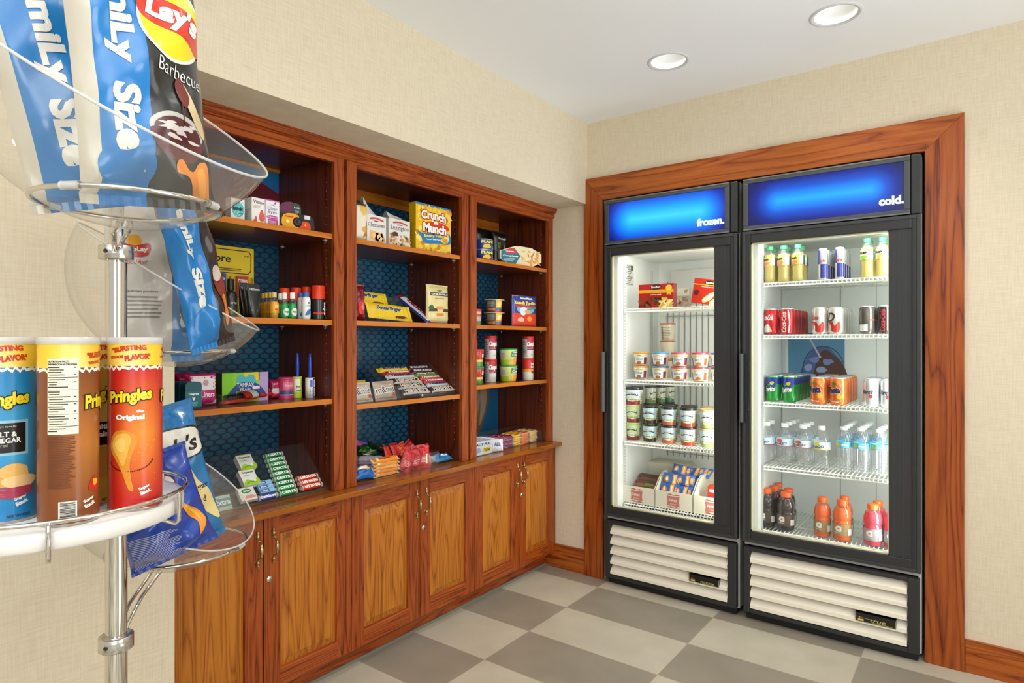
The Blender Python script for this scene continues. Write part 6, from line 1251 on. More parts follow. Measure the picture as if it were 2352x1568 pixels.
for i in range(6):
    o = barmesh(.060, .060, .007, ('#dfe3ea', '#cdd3e6')[i % 2], lambda b, S, w, h: b.text(S, 'ALL', 0, h * .6, w * .6, h * .3, '#3a4a8c', .001, .05, mat='foilsmall'), seed=i).build('snack_pack'); tag(o, 'small white wrapped bar beside the standing snack packs, ' + ('frontmost', 'second', 'third', 'fourth', 'fifth', 'last')[i] + ' of the row', 'snack pack', 'small wrapped bars in the first bin'); o.location = (-.250 - .026 * i, -.473, ZT + .004); o.rotation_euler = (-.05, 0, R90 - .4)
bin_('candy_bin', -.44, -.262, -.432, -.052, ZT, .062, 'clear acrylic bin of coloured candy bars at the far end of the worktop', .072)
cols = [(-.392, '#b4405a', 5, .050, 'dark pink', 'BabyRuth'), (-.325, '#8a2f6a', 5, .055, 'purple and white', 'Rolo'), (-.255, '#f2c024', 5, .060, 'yellow', "Reese's"), (-.182, '#ea7a24', 6, .060, 'orange', "Reese's"), (-.105, '#e8c87a', 7, .062, 'pale yellow', 'PayDay')]
for yy, c_, n_, wd, nm, tx in cols:
    for i in range(n_):
        for d_ in range(3 if i == n_ - 1 else 1):
            o = barmesh(wd, .024, .0075, mixc(c_, '#ffffff', .12 * (i % 2)), lambda b, S, w, h: b.text(S, tx, 0, h * .5, w * .7, h * .4, mixc(c_, '#3a1408', .75), .001, .05, mat='foilsmall'), seed=i, endcol=mixc(c_, '#ffffff', .45)).build('candy_bar')
            tag(o, nm + ' candy bar, ' + (('level %s up the column against the front glass' % ('one', 'two', 'three', 'four', 'five', 'six', 'seven')[i]) if d_ == 0 else ('on top of the column, one row back from the glass' if d_ == 1 else 'on top of the column, two rows back from the glass')), 'candy bar', nm + ' candy bars in the far bin')
            o.location = (-.278 - .034 * d_, yy, ZT + .004 + i * .0103 * (5.0 / n_) * 1.12); o.rotation_euler = (-1.15, .05 * math.sin(i * 2.3 + yy * 40), R90 + .10 * math.sin(i * 1.7 + yy * 50))
o = bagmesh(.07, .05, .012, '#22347a', None, seed=3, mat='foilsmall').build('snack_pack'); tag(o, 'dark blue snack pack lying behind the bins in the far bay', 'snack pack'); o.location = (-.50, -.50, ZT + .014); o.rotation_euler = (-1.0, 0, R90)

# ================================================================== freezer goods
YS = 0.062
def carton2(name, x1, x2, Y, z, yt, d, col, paint, lab, group=None, rot=None, side=None, mat='gloss', dz=0):
    x, w, h = cool(x1, x2, Y, z, yt); return carton(name, w, d, h, col, paint, lab, 'box', (x, Y, z + .0005 + dz), 0, group, side=side, mat=mat, rot=rot)
def stouf(title, seed):
    def f(b, S, w, h):
        b.rect(S, -w * .5, h * .62, w * .5, h * .76, '#e6a52a', .0005, mat='gloss'); b.poly(S, ellipse(0, h * .87, w * .17, h * .10, 24), '#1d1510', .0008, mat='gloss'); b.text(S, 'Stouffers', 0, h * .87, w * .27, h * .1, '#f0e9da', .0012, .03, mat='gloss'); b.text(S, title, 0, h * .55, w * .32, h * .07, '#f5e9d8', .0010, .03, mat='gloss')
        R = random.Random(seed)
        for i in range(60):
            x_, y_ = R.uniform(-.48, .48) * w, R.uniform(.02, .36) * h; x_ = max(-.45 * w, min(.45 * w, x_))
            c_ = R.choice(['#5a341d', '#74461f', '#3d2214', '#8a5a30']) if x_ < w * .12 else R.choice(['#e8cf7a', '#f0dd94', '#c9b04a', '#e6c65a'])
            if y_ > h * .30 and abs(x_) > w * .3: continue
            b.poly(S, blob(x_, y_ + h * .03, w * .055, h * .06, i, .3, 9), c_, .0009 + i * .00002, mat='gloss')
        b.poly(S, ellipse(w * .37, h * .82, w * .09, h * .12, 18), '#f0c23a', .001, mat='gloss'); b.poly(S, [(w * .32, h * .74), (w * .42, h * .74), (w * .44, h * .5), (w * .37, h * .56), (w * .31, h * .5)], '#e9b52e', .0009, mat='gloss')
    return f
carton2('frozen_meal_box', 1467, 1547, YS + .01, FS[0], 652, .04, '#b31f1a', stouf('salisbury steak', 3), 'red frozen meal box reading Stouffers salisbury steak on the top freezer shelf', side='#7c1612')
def pt(b, S, w, h):
    b.rect(S, -w * .5, h * .62, w * .5, h, '#b9b5a4', .0004, mat='gloss')
    for i in range(16): R = random.Random(i + 9); b.poly(S, blob(R.uniform(-.4, .4) * w, R.uniform(.05, .55) * h, w * .12, h * .1, i, .3, 9), R.choice(['#a08a78', '#8a6e5c', '#b9a692', '#6e5748']), .0006 + i * .00003, mat='gloss')
    b.poly(S, blob(w * .3, h * .85, w * .12, h * .1, 2), '#8f8468', .0008, mat='gloss')
carton2('frozen_meal_box', 1547, 1583, YS + .13, FS[0], 662, .03, '#a39b88', pt, 'greyish frozen food box standing farther back between the two red ones')
def pt(b, S, w, h):
    b.rect(S, -w * .5, h * .74, w * .5, h * .78, '#e6a52a', .0005, mat='gloss'); b.poly(S, ellipse(w * .08, h * .86, w * .2, h * .085, 20), '#20160f', .0008, mat='gloss'); b.text(S, 'Stouffers', w * .08, h * .86, w * .3, h * .08, '#efe6d4', .0012, .03, mat='gloss'); b.text(S, 'french bread pizza', w * .05, h * .68, w * .5, h * .06, '#f3e5d2', .001, .02, mat='gloss')
    for x_, y_, rr in ((.1, .28, .5), (.36, .18, .5)): b.poly(S, blob(x_ * w, y_ * h, w * .26, h * .13, 4, .12, 18, rot=.7), '#dcb474', .001 + x_ * .001, mat='gloss'); b.poly(S, blob(x_ * w, y_ * h, w * .21, h * .10, 4, .12, 18, rot=.7), '#ecd7a4', .0014 + x_ * .001, mat='gloss')
    b.poly(S, blob(-w * .36, h * .42, w * .1, h * .1, 6), '#5a1512', .001, mat='gloss')
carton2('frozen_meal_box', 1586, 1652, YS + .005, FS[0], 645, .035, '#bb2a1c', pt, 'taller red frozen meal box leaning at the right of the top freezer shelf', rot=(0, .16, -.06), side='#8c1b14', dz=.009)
def icup(x1, x2, Y, z, h, zo, lidc, prints, lab, grp, body='#efe6cc', rz=0.0, lidt=.009, name='ice_cream_cup', taper=.80):
    c_, dia, _ = roundfit(x1, x2, z, 700, Yc=Y); r = dia / 2; t = thing(name, lab, 'ice cream tub', (c_.x, c_.y, z + zo + .0004), rz, grp); b = MB(); r0 = r * taper
    b.lathe([(r0 * .94, 0), (r0, .002), (r * .965, h - lidt)], 32, body, 'gloss', cap0=True, cap1=True)
    if prints: prints(b, Stub(r0, r * .965, h - lidt), 2 * r, h - lidt)
    b.build('tub', t); b = MB(); lidmesh(b, r, h, lidt, lidc, 'gloss'); b.build('lid', t); return t
def velvet(c2):
    def f(b, S, w, h):
        b.rect(S, -w * .40, h * .12, w * .26, h * .74, '#e3ecec', .0006, .01, 'gloss'); b.rect(S, -w * .55, h * .1, -w * .40, h * .72, '#7c3424', .0006, .01, 'gloss'); b.rect(S, w * .28, h * .14, w * .46, h * .72, c2, .0008, .01, 'gloss'); b.poly(S, smoothpoly([(-w * .28, h * .78), (0, h * .92), (w * .26, h * .78), (0, h * .84)]), '#d3a83a', .0008, .01, 'gloss')
        b.text(S, 'Velvet', -w * .04, h * .58, w * .46, h * .22, '#2e4a56', .0012, .0, shear=.25, L=.01, mat='gloss'); b.poly(S, blob(-w * .02, h * .27, w * .13, h * .14, 3, .1), '#b06a2c', .0011, .01, 'gloss'); b.rect(S, -w * .4, h * .12, w * .3, h * .18, '#a8542a', .0010, .01, 'gloss'); b.rect(S, -w * .3, 0.001, w * .35, h * .06, '#6a2a1c', .001, .01, 'gloss')
    return f
LIDS = ['#e89a3c', '#5a9ad0', '#d2616a', '#c8404a', '#3c66a8']; LN = ['orange', 'sky blue', 'pink', 'red', 'dark blue']; C2 = ['#8a2a4a', '#7a2f4e', '#7d2a44', '#e0512c', '#7c3424']
COLS = [(1455, 1491.5), (1496, 1537.5), (1541, 1585), (1588, 1630), (1632, 1668)]
hV = .0712
for i, (a, c) in enumerate(COLS):
    for k in (0, 1): icup(a, c, YS + .046, FS[1], hV, k * (hV + .0005), LIDS[i], velvet(C2[i]), ('upper' if k else 'lower') + ' cream ice cream tub with a ' + LN[i] + ' lid, front row', 'cream tubs in two front layers', rz=.12 + .05 * ((i * 3 + k) % 3))
def pt(b, S, w, h): b.lines(S, -w * .35, h * .1, w * .4, h * .9, 8, '#7a6c58', .0008, .3, L=.01); b.rect(S, -w * .22, h * .05, -w * .18, h * .85, '#3d3428', .001, .01)
icup(1516, 1552, YS + .27, FS[1], .095, .205, '#c8603a', pt, 'single cream tub with a red lid standing at the back above the others', None, '#d9cfb4')
for k in (0, 1): icup(1516, 1552, YS + .27, FS[1], .102, k * .1023, '#c8603a', None, ('upper' if k else 'lower') + ' of two pale tubs holding up the single one at the back', 'pale tubs at the back of the second shelf', '#d9cfb4')
def bj(c1, c2, lid, sc='#c9e4ee'):
    def f(b, S, w, h):
        b.rect(S, -w * 1.5, 0.001, w * 1.5, h * .30, c2, .0004, .012, 'gloss'); b.poly(S, smoothpoly([(-w * .46, h * .95), (-w * .44, h * .5), (-w * .2, h * .36), (w * .1, h * .38), (w * .4, h * .3), (w * .46, h * .6), (w * .46, h * .95)]), sc, .0006, .012, 'gloss'); b.poly(S, smoothpoly([(-w * .48, h * .45), (-w * .2, h * .36), (w * .2, h * .42), (w * .48, h * .32), (w * .4, h * .26), (-w * .3, h * .28)]), '#8fb04a', .0008, .012, 'gloss')
        b.poly(S, smoothpoly([(-w * .34, h * .72), (0, h * .82), (w * .34, h * .72), (w * .34, h * .58), (0, h * .68), (-w * .34, h * .58)]), '#3a3026', .0010, .01, 'gloss'); b.text(S, "BEN&JERRY'S", 0, h * .68, w * .62, h * .11, '#f2eee2', .0015, .05, L=.01, arc=h * .08, mat='gloss')
        b.text(S, 'Cherry', 0, h * .42, w * .42, h * .12, '#f5efe6', .0014, .08, L=.01, mat='gloss', outline=c1, ow=.05); b.text(S, 'Garcia', 0, h * .28, w * .42, h * .12, '#f5efe6', .0014, .08, L=.01, mat='gloss', outline=c1, ow=.05); b.rect(S, w * .52, h * .05, w * .9, h * .9, '#d4d6b0', .0008, .012, 'gloss'); b.lines(S, w * .55, h * .1, w * .86, h * .85, 7, '#70725a', .0012, L=.012)
    return f
P3 = [(1437, 1473, '#c2d37a', '#8a2436', 'lime green'), (1475, 1512.5, '#2a2620', '#3a2a20', 'black'), (1517, 1556, '#2a2620', '#c0674a', 'black'), (1561, 1601, '#2a2620', '#b04430', 'black'), (1606, 1645, '#c7b27a', '#9aa860', 'pale gold')]
hB = .0935; PN = ['nearest the left liner', 'second from the left liner', 'third from the left liner', 'fourth from the left liner', 'next to the dark lamp band']
for i, (a, c, lidc, c2, nm) in enumerate(P3):
    for k in (0, 1): icup(a, c, YS + .048, FS[2], hB, k * (hB + .0005), lidc, bj(c2, c2, lidc, '#bfe0ec' if i else '#c4dc9c'), ('upper' if k else 'lower') + ' pint tub in the front row, ' + PN[i], 'pint tubs in two front layers', '#e4e8da', rz=.15, lidt=.012, taper=.82)
    if i in (1, 2, 3, 4):
        for k in (0, 1): icup(a + 3, c + 2, YS + .155, FS[2], hB, k * (hB + .0005), lidc, bj(c2, c2, lidc), ('upper' if k else 'lower') + ' pint tub one row back, behind the ' + ('second', 'third', 'fourth', 'fifth')[i - 1] + ' of the front', 'pint tubs in the second row', '#e4e8da', rz=.5, lidt=.012, taper=.82)
icup(1434.5, 1478, YS + .048, FS[2], hB, 2 * (hB + .0005), '#26282a', bj('#b02440', '#9c2036', '', '#cfe6ee'), 'pint tub alone on a third layer at the left of the third freezer shelf', None, '#e4e8da', rz=.1, lidt=.014, taper=.82)
for i, (a, c, yy, c2) in enumerate(((1480, 1508, .15, '#7a8a5a'), (1505, 1530, .22, '#5a7a4a'), (1524, 1550, .29, '#2e7a6a'))): icup(a, c, YS + yy, FS[2], hB, 2 * (hB + .0005), '#3a3c3a', bj(c2, c2, '', '#dfe4d0'), 'back-row pint tub of the third layer, ' + ('nearest the front', 'in the middle', 'deepest in the freezer')[i], 'pint tubs of the third layer going back', '#dfe2cc', rz=1.2, lidt=.010, taper=.84)
for i, (a, c, yy) in enumerate(((1480, 1508, .15), (1505, 1530, .22), (1524, 1550, .29))):
    if i:
        for k in (0, 1): icup(a, c, YS + yy, FS[2], hB, k * (hB + .0005), '#2a2620', None, 'hidden pint tub carrying the back-row tub above it, ' + ('upper' if k else 'lower') + (' of the middle stack' if i == 1 else ' of the deepest stack'), 'hidden pint tubs at the back', '#dfe2cc', lidt=.012, taper=.82)
# cardboard trays with novelties
TRX = [(1423, 1503), (1505, 1590), (1592.5, 1680)]
for i, (a, c) in enumerate(TRX):
    x0, x1 = xat(a, YS - .010), xat(c, YS - .010); x1 = min(x1, FX + .638); y0, y1 = YS - .010, YS + .30; z = FS[3] + .0006; hf, hb = .088, .165
    t = thing('cardboard_tray', 'white cardboard tray with a pink printed label, ' + ('left of three at the freezer bottom', 'middle of three, full of blue cookie packs', 'right of three, partly behind the lamp band')[i], 'cardboard tray', (0, 0, 0), 0, 'white cardboard trays at the freezer bottom'); b = MB(); T = .003
    b.box(x0, x1, y0, y1, z, z + T, '#dedac6'); b.box(x0, x1, y0, y0 + T, z + T, z + hf, '#e4e0cd'); b.box(x0, x1, y1 - T, y1, z + T, z + hb, '#dedac6')
    for xx in (x0, x1 - T): b.prism([(y0 + T, z + T), (y1 - T, z + T), (y1 - T, z + hb), (y0 + .12, z + hb), (y0 + .07, z + hb * .88), (y0 + T, z + hf)], 0, T, lambda u, v, q, xx=xx: (xx + q, u, v), '#e0dcc9')
    S = lambda u, v, q: (u, y0 - q, v); m_ = (x0 + x1) / 2; b.poly(S, [(m_ - .033, z + .018), (m_ + .033, z + .018), (m_ + .030, z + .040), (m_ + .033, z + .066), (m_ - .033, z + .066), (m_ - .030, z + .040)], '#c4756a', .0006); b.text(S, 'Velvet', m_ - .004, z + .047, .044, .016, '#f0e4d8', .001, .02, shear=.2); b.text(S, 'Ice Cream', m_, z + .028, .035, .005, '#f0e4d8', .001)
    for sy in (.010, .073): b.poly(S, smoothpoly([(m_ - .034, z + sy), (m_ - .015, z + sy + .005), (m_, z + sy), (m_ + .015, z + sy + .005), (m_ + .034, z + sy), (m_, z + sy - .003)]), '#b9665e', .0006)
    b.build('tray', t)
xa, xb = xat(1430, YS), xat(1503, YS) - .004
for i in range(7):
    q = barmesh(.135, .034, .010, ('#6b3f2c', '#7d4a34', '#5c3626', '#8a5a40')[i % 4], (lambda b, S, w, h: b.rect(S, -w * .1, h * .15, w * .25, h * .85, '#7aa83a', .001, .01, 'foilsmall')) if i == 3 else None, seed=i, endcol='#a98c78').build('ice_cream_bar'); tag(q, 'brown wrapped ice cream bar ' + ('lying at the bottom front', 'lying at the bottom, second', 'lying third up', 'with a green stripe', 'lying fifth up', 'second from the top', 'on top of the heap')[i] + ' in the left cardboard tray', 'ice cream bar', 'brown wrapped bars in the left tray')
    q.location = ((xa + xb) / 2 + .008 * (i % 2), YS + .025 + .022 * i, FS[3] + .030 + .0125 * i); q.rotation_euler = (-1.3, .04, .10 - .05 * (i % 3))
xa, xb = xat(1508, YS) + .004, xat(1588, YS) - .004; xm = (xa + xb) / 2
def cook(b, S, w, h):
    b.poly(S, blob(-w * .27, h * .5, w * .13, h * .3, 3, .12), '#c98a3a', .0014, .01, 'foilsmall'); b.poly(S, blob(-w * .27, h * .5, w * .07, h * .16, 5, .1), '#f2e8d2', .002, .01, 'foilsmall'); b.rect(S, w * .05, h * .05, w * .25, h * .95, '#f0a222', .001, .01, 'foilsmall'); b.poly(S, blob(w * .38, h * .5, w * .08, h * .25, 6, .12), '#d39a48', .0016, .01, 'foilsmall'); b.text(S, 'COOKIES', w * .15, h * .5, h * .6, w * .07, '#f6f0e0', .0018, .05, rot=R90, L=.01, mat='foilsmall')
for i, (dx, dy, dz, rx, ry, rz_, nm) in enumerate(((-.035, .022, .060, -.45, .0, .05, 'front left, lowest'), (.036, .020, .058, -.45, 0, -.05, 'front right, lowest'), (-.034, .055, .105, -.35, .06, .1, 'left in the second layer'), (.038, .055, .108, -.35, -.04, -.08, 'right in the second layer'), (-.01, .11, .150, -.7, .1, .12, 'on top, towards the left'), (.055, .13, .148, -.9, -.12, -.2, 'on top, towards the right'), (.085, .17, .140, -.8, -.1, -.5, 'at the back right of the heap'))):
    q = bagmesh(.098, .060, .012, '#2f62b4', cook, seed=i, nu=14, nv=12, mat='foilsmall', wr=.002).build('cookie_pack'); tag(q, 'blue cookie pack with round cookies printed on it, ' + nm, 'cookie pack', 'blue cookie packs in the middle tray'); q.location = (xm + dx, YS + dy, FS[3] + dz); q.rotation_euler = (rx, ry, rz_)
x0 = xat(1625, YS + .03)
for i in range(2): q = MB(); q.box(0, .09, 0, .05, 0, .045, '#c4341f', 'gloss', bev=.001); q.rect(Sfront(0), .01, .015, .08, .03, '#e9dcc8', .0006, mat='gloss'); o = q.build('popsicle_box'); tag(o, 'small red box in the right cardboard tray, ' + ('lower one', 'upper one')[i], 'box', 'small red boxes in the right tray'); o.location = (x0, YS + .03, FS[3] + .045 + .046 * i); 
q = MB(); q.box(0, .11, 0, .06, 0, .041, '#e3e0d2', 'paper', bev=.001); o = q.build('ice_cream_box'); tag(o, 'plain white box lying under the small red ones in the right tray', 'box'); o.location = (x0 - .01, YS + .03, FS[3] + .0036)
q = MB(); q.box(0, .20, 0, .10, 0, .17, '#cfcab4', 'paper', bev=.001); o = q.build('shipping_carton'); tag(o, 'plain white carton standing behind the left cardboard tray', 'box'); o.location = (xat(1500, YS + .33), YS + .318, FS[3] + .0006)

# ================================================================== cooler goods
def spray(name, xs, Y0, z, maker, nback, pitch, maxy=.44):
    for i, (a, c, lb, kw) in enumerate(xs):
        c0, dia, _ = roundfit(a, c, z, 700, Yc=Y0 + (xs[i][4] if len(xs[i]) > 4 else 0)); t = maker(c0, dia, z, lb + ', in front', kw)
        for k in range(1, nback[i] + 1):
            n_ = copy_tree(t); n_.location = (c0.x, c0.y + max(pitch, dia * 1.03) * k, z + .0004); n_['label'] = lb + ', ' + ('second', 'third', 'fourth', 'fifth', 'sixth')[k - 1] + ' back'
YC = 0.092
def juice(c, dia, z, lab, kw):
    r = dia / 2; h = .168
    pr = [(r * .82, 0), (r * .95, .004), (r * .97, .020), (r * .93, .045), (r * .97, .068), (r, .075), (r, .118), (r * .94, .124), (r * .75, .140), (r * .50, .150), (r * .46, .153)]
    return bottle('juice_bottle', pr, 'pet', '#ffffff', lab, 'juice bottles on the top cooler shelf', (c.x, c.y, z + .0004), -.3, (r * .54, .151, h), '#3d9a6a', (.076, .117), kw[0], lambda b, S, w, h_: (b.text(S, "Mott's", -w * .12, h_ * .72, w * .6, h_ * .3, '#1d1a12', .001, .06, L=.008, shear=.2, mat='gloss'), b.poly(S, blob(-w * .1, h_ * .25, w * .3, h_ * .2, 2), kw[1], .0009, .008, 'gloss'), b.rect(S, w * .32, h_ * .08, w * .68, h_ * .92, '#e6e9ea', .001, .008, 'gloss'), b.lines(S, w * .35, h_ * .15, w * .65, h_ * .85, 9, '#9aa0a0', .0014, .4, L=.01, ragged=0), b.rect(S, w * .70, 0, w * 1.3, h_, '#2c5a48', .0008, .008, 'gloss')), liquidmat='juice', fill=.84)
spray('j', [(1753.5, 1783.5, 'amber juice bottle with a green cap, at the left liner', ('#d9b86a', '#d8804a')), (1785, 1816, 'amber juice bottle with a green cap, second from the left liner', ('#d9c07a', '#d8804a')), (1818, 1848, 'amber juice bottle with a green cap, third from the left liner', ('#e0b04a', '#e07a3a')), (1976, 2008, 'golden juice bottle, first right of the energy drink cans', ('#e9dfa0', '#7ab63a')), (2011, 2044, 'golden juice bottle with a green cap, beside the lamp band', ('#dfe6c0', '#e0a03a'))], YC - .005, CS[0], juice, [1, 1, 1, 1, 1], .076)
def rb(c, dia, z, lab, kw):
    def f(b, S, w, h):
        for a0, a1, c1, c2 in ((-.78, .0, '#c6c7c2', '#3a3f96'), (.0, .78, '#3a3f96', '#c6c7c2')):
            b.rect(S, a0 * w, h * .06, a1 * w, h * .5, c1, .0004, .008, 'canprint'); b.rect(S, a0 * w, h * .5, a1 * w, h * .94, c2, .0004, .008, 'canprint')
        b.text(S, 'Red Bull', w * .22, h * .60, w * .62, h * .08, '#c8302c', .0009, .06, L=.008)
    return soda('energy_drink_can', dia / 2, .138, '#c6c7c2', f, lab, 'energy drink cans', (c.x, c.y, z + .0004), -.35)
spray('r', [(1879, 1902, 'slim silver and blue energy drink can, left row', None), (1917, 1940, 'slim silver and blue energy drink can, right row', None)], YC - .015, CS[0], rb, [3, 3], .056)
def coke(kind):
    def mk(c, dia, z, lab, kw):
        def f(b, S, w, h):
            if kind == 'coke':
                b.text(S, 'Coca-Cola', 0, h * .66, w * .82, h * .22, '#f5f1ea', .0008, .03, L=.01, shear=.2, mat='canprint') if kw == 0 else b.text(S, 'Coca-Cola', w * .05, h * .48, h * .8, w * .34, '#f5f1ea', .0008, .03, rot=R90, L=.01, shear=.2, mat='canprint')
                if kw == 0: b.poly(S, smoothpoly([(-w * .45, h * .10), (-w * .4, h * .26), (-w * .15, h * .34), (0, h * .40), (w * .14, h * .36), (w * .25, h * .22), (w * .3, h * .10)]), '#dcd3c4', .0007, .01, 'canprint')
                else: b.poly(S, smoothpoly([(w * .34, h * .1), (w * .40, h * .5), (w * .30, h * .9), (w * .38, h * .9), (w * .48, h * .5), (w * .42, h * .1)]), '#efe9e2', .0007, .01, 'canprint')
            elif kind == 'diet':
                b.text(S, 'Coke' if kw == 0 else 'D', -w * .05, h * .62, w * .5, h * (.16 if kw == 0 else .34), '#b8322c' if kw == 0 else '#4a3f34', .0009, .03, L=.01, shear=.2, mat='canprint'); b.poly(S, smoothpoly([(-w * .35, h * .45), (w * .05, h * .44), (w * .18, h * .3), (w * .5, h * .48), (w * .5, h * .1), (-w * .0, h * .1), (-w * .04, h * .3)]), '#cf3328', .0007, .01, 'canprint')
            else:
                b.text(S, 'Coca-Cola', w * .05, h * .48, h * .78, w * .36, '#b8343a', .0009, .03, rot=R90, L=.01, shear=.2, mat='canprint') if kw else (b.rect(S, -w * .3, h * .1, w * .28, h * .34, '#d4d5d2', .0008, .01), b.text(S, 'zero', w * .6, h * .5, w * .4, None, '#c0343a', .0009, .04, L=.01))
        body = {'coke': '#c81f24', 'diet': '#d3cfc6', 'zero': '#2a2422' if kw else '#5a544e'}[kind]
        return soda({'coke': 'cola_can', 'diet': 'diet_cola_can', 'zero': 'black_cola_can'}[kind], dia / 2, .118, body, f, lab, {'coke': 'red cola cans', 'diet': 'silver cola cans', 'zero': 'black cola cans'}[kind], (c.x, c.y, z + .0004), -.35)
    return mk
spray('c', [(1754.5, 1789.5, 'red cola can with a white bear shape, row nearest the liner', 0), (1791, 1826, 'red cola can with upright script, second row', 1)], YC, CS[1], coke('coke'), [4, 4], .069)
spray('c', [(1865, 1901, 'silver cola can reading Coke, left row of the silver ones', 0), (1901.5, 1937.5, 'silver cola can with a large D, right row', 1)], YC, CS[1], coke('diet'), [4, 4], .069)
spray('c', [(1973, 2010, 'dark grey cola can with a pale barcode patch', 0), (2015, 2051, 'black cola can with red upright script beside the lamp band', 1)], YC, CS[1], coke('zero'), [2, 2], .069)
def fan(kind):
    def mk(c, dia, z, lab, kw):
        def f(b, S, w, h):
            if kind == 'sprite':
                b.rect(S, -w * 1.55, h * .68, w * 1.55, h * .93, '#1f3c9c', .0004, .012, 'canprint'); b.poly(S, smoothpoly([(-w * .5, h * .7), (-w * .1, h * .62), (w * .3, h * .72), (w * .5, h * .66), (w * .5, h * .6), (0, h * .52), (-w * .5, h * .6)]), '#1a4a8a', .0006, .012, 'canprint'); b.text(S, 'Sprite', 0, h * .46, w * .8, h * .26, '#eef2ea', .0010, .05, L=.01, rot=.1, shear=.2, outline='#123a24', ow=.03, mat='canprint'); b.poly(S, blob(w * .18, h * .72, w * .14, h * .07, 2), '#e8d52a', .0012, .01, 'canprint')
            elif kind == 'fanta':
                b.poly(S, ellipse(0, h * .55, w * .44, h * .22, 24), '#e9622c', .0005, .01, 'canprint'); b.text(S, 'Fanta', 0, h * .55, w * .72, h * .26, '#1e2250', .0012, .07, L=.01, rot=.06, outline='#efeadf', ow=.05, mat='canprint'); b.poly(S, blob(0, h * .78, w * .16, h * .06, 3), '#4f9a2c', .0009, .01, 'canprint'); b.poly(S, blob(w * .3, h * .32, w * .14, h * .1, 4, .05), '#f4b02c', .0009, .01, 'canprint'); b.poly(S, smoothpoly([(-w * .5, h * .3), (-w * .2, h * .16), (w * .3, h * .14), (w * .1, h * .1), (-w * .4, h * .18)]), '#f2e4d4', .0006, .01, 'canprint')
            else:
                b.text(S, "Barq's", 0, h * .52, w * .66, h * .2, '#40464c', .001, .03, L=.01, shear=.2, mat='canprint'); b.poly(S, blob(w * .2, h * .38, w * .12, h * .07, 3, .1), '#c03a34', .0012, .01, 'canprint')
        body = {'sprite': '#1f9a3c', 'fanta': '#e8742a', 'silver': '#ccd0d2'}[kind]
        return soda({'sprite': 'lime_soda_can', 'fanta': 'orange_soda_can', 'silver': 'diet_soda_can'}[kind], dia / 2, .118, body, f, lab, {'sprite': 'green and blue soda cans', 'fanta': 'orange soda cans', 'silver': 'silver soda cans'}[kind], (c.x, c.y, z + .0004), -.35)
    return mk
spray('c', [(1760, 1794, 'green and blue lime soda can, row nearest the left liner', 0), (1797, 1831.5, 'green and blue lime soda can, second row', 1)], YC, CS[2], fan('sprite'), [4, 4], .069)
spray('c', [(1860.5, 1902, 'orange soda can, left row of the orange ones', 0), (1905, 1946, 'orange soda can, right row of the orange ones', 1)], YC - .01, CS[2], fan('fanta'), [4, 4], .069)
spray('c', [(1982, 2020.5, 'silver soda can with a small red fruit, left row', 0), (2021.5, 2060, 'silver soda can with a red fruit, beside the lamp band', 1)], YC - .012, CS[2], fan('silver'), [2, 2], .069)
def petb(kind, H_):
    def mk(c, dia, z, lab, kw):
        r = dia / 2
        if kind == 'fruit':
            pr = [(r * .70, .0), (r * .92, .006), (r * .97, .022), (r * .90, .045), (r * .86, .062), (r * .95, .082), (r, .088), (r, .124), (r * .97, .130), (r * .80, .148), (r * .42, .168), (r * .34, .172), (r * .34, .178)]
            pf = lambda b, S, w, h: (b.rect(S, -w * 1.5, 0, w * 1.5, h * .12, kw[0], .0006, .012, 'gloss'), b.poly(S, blob(-w * .08, h * .76, w * .19, h * .24, 3, .1), kw[1], .0010, .01, 'gloss'), b.text(S, 'Fruit2O', 0, h * .40, w * .74, h * .30, '#20305c', .0013, .03, L=.01, shear=.15, rot=.08, mat='gloss'), b.lines(S, -w * .2, h * .2, w * .3, h * .28, 1, '#40548c', .001, L=.01))
            return bottle('flavoured_water_bottle', pr, 'pet', '#ffffff', lab, 'flavoured water bottles with white caps', (c.x, c.y, z + .0004), -.3, (r * .43, .174, .192), '#f3f4f2', (.089, .123), '#cfe6ee', pf, mod=lambda a, zz: 1 + (.03 * math.cos(5 * a) if .02 < zz < .07 else 0))
        pr = [(r * .72, 0), (r * .95, .004)]
        for i in range(9): zz = .012 + i * .0105; pr += [(r * .98, zz), (r * .91, zz + .005)]
        pr += [(r * .99, .108), (r * .99, .134), (r * .95, .138), (r * .97, .146), (r * .80, .162), (r * .46, .178), (r * .38, .182), (r * .38, .186)]
        return bottle('water_bottle', pr, 'pet', '#ffffff', lab, 'water bottles with a light blue band', (c.x, c.y, z + .0004), -.3, (r * .46, .183, .196), '#f0f3f4', (.109, .133), '#58b4d4', lambda b, S, w, h: (b.rect(S, -w * .38, h * .12, -w * .02, h * .88, '#b9c43a', .0008, .01, 'gloss'), b.text(S, 'Ozarka', w * .25, h * .5, w * .4, None, '#f2f8fa', .0010, .03, L=.01, mat='gloss')))
    return mk
spray('f', [(1742, 1781, 'white-capped flavoured water bottle with dark berries on its label', ('#8a3a6a', '#2a1a2c')), (1783.5, 1822.5, 'white-capped flavoured water bottle with a raspberry on its label', ('#c2466a', '#d43a3c')), (1825, 1865.5, 'white-capped flavoured water bottle with a strawberry on its label', ('#d8443a', '#d8402c')), (1868, 1907.5, 'white-capped flavoured water bottle with lemons on its label', ('#ecd42a', '#f0d822'))], YC + .012, CS[3], petb('fruit', 0), [1, 3, 2, 0], .074)
spray('w', [(1919.5, 1957, 'clear water bottle, row just right of the lemon one', None), (1958.5, 1997.5, 'clear water bottle in the middle row of plain water', None), (2000.5, 2041, 'clear water bottle in the row beside the lamp band', None)], YC + .004, CS[3], petb('water', 0), [4, 4, 3], .068)
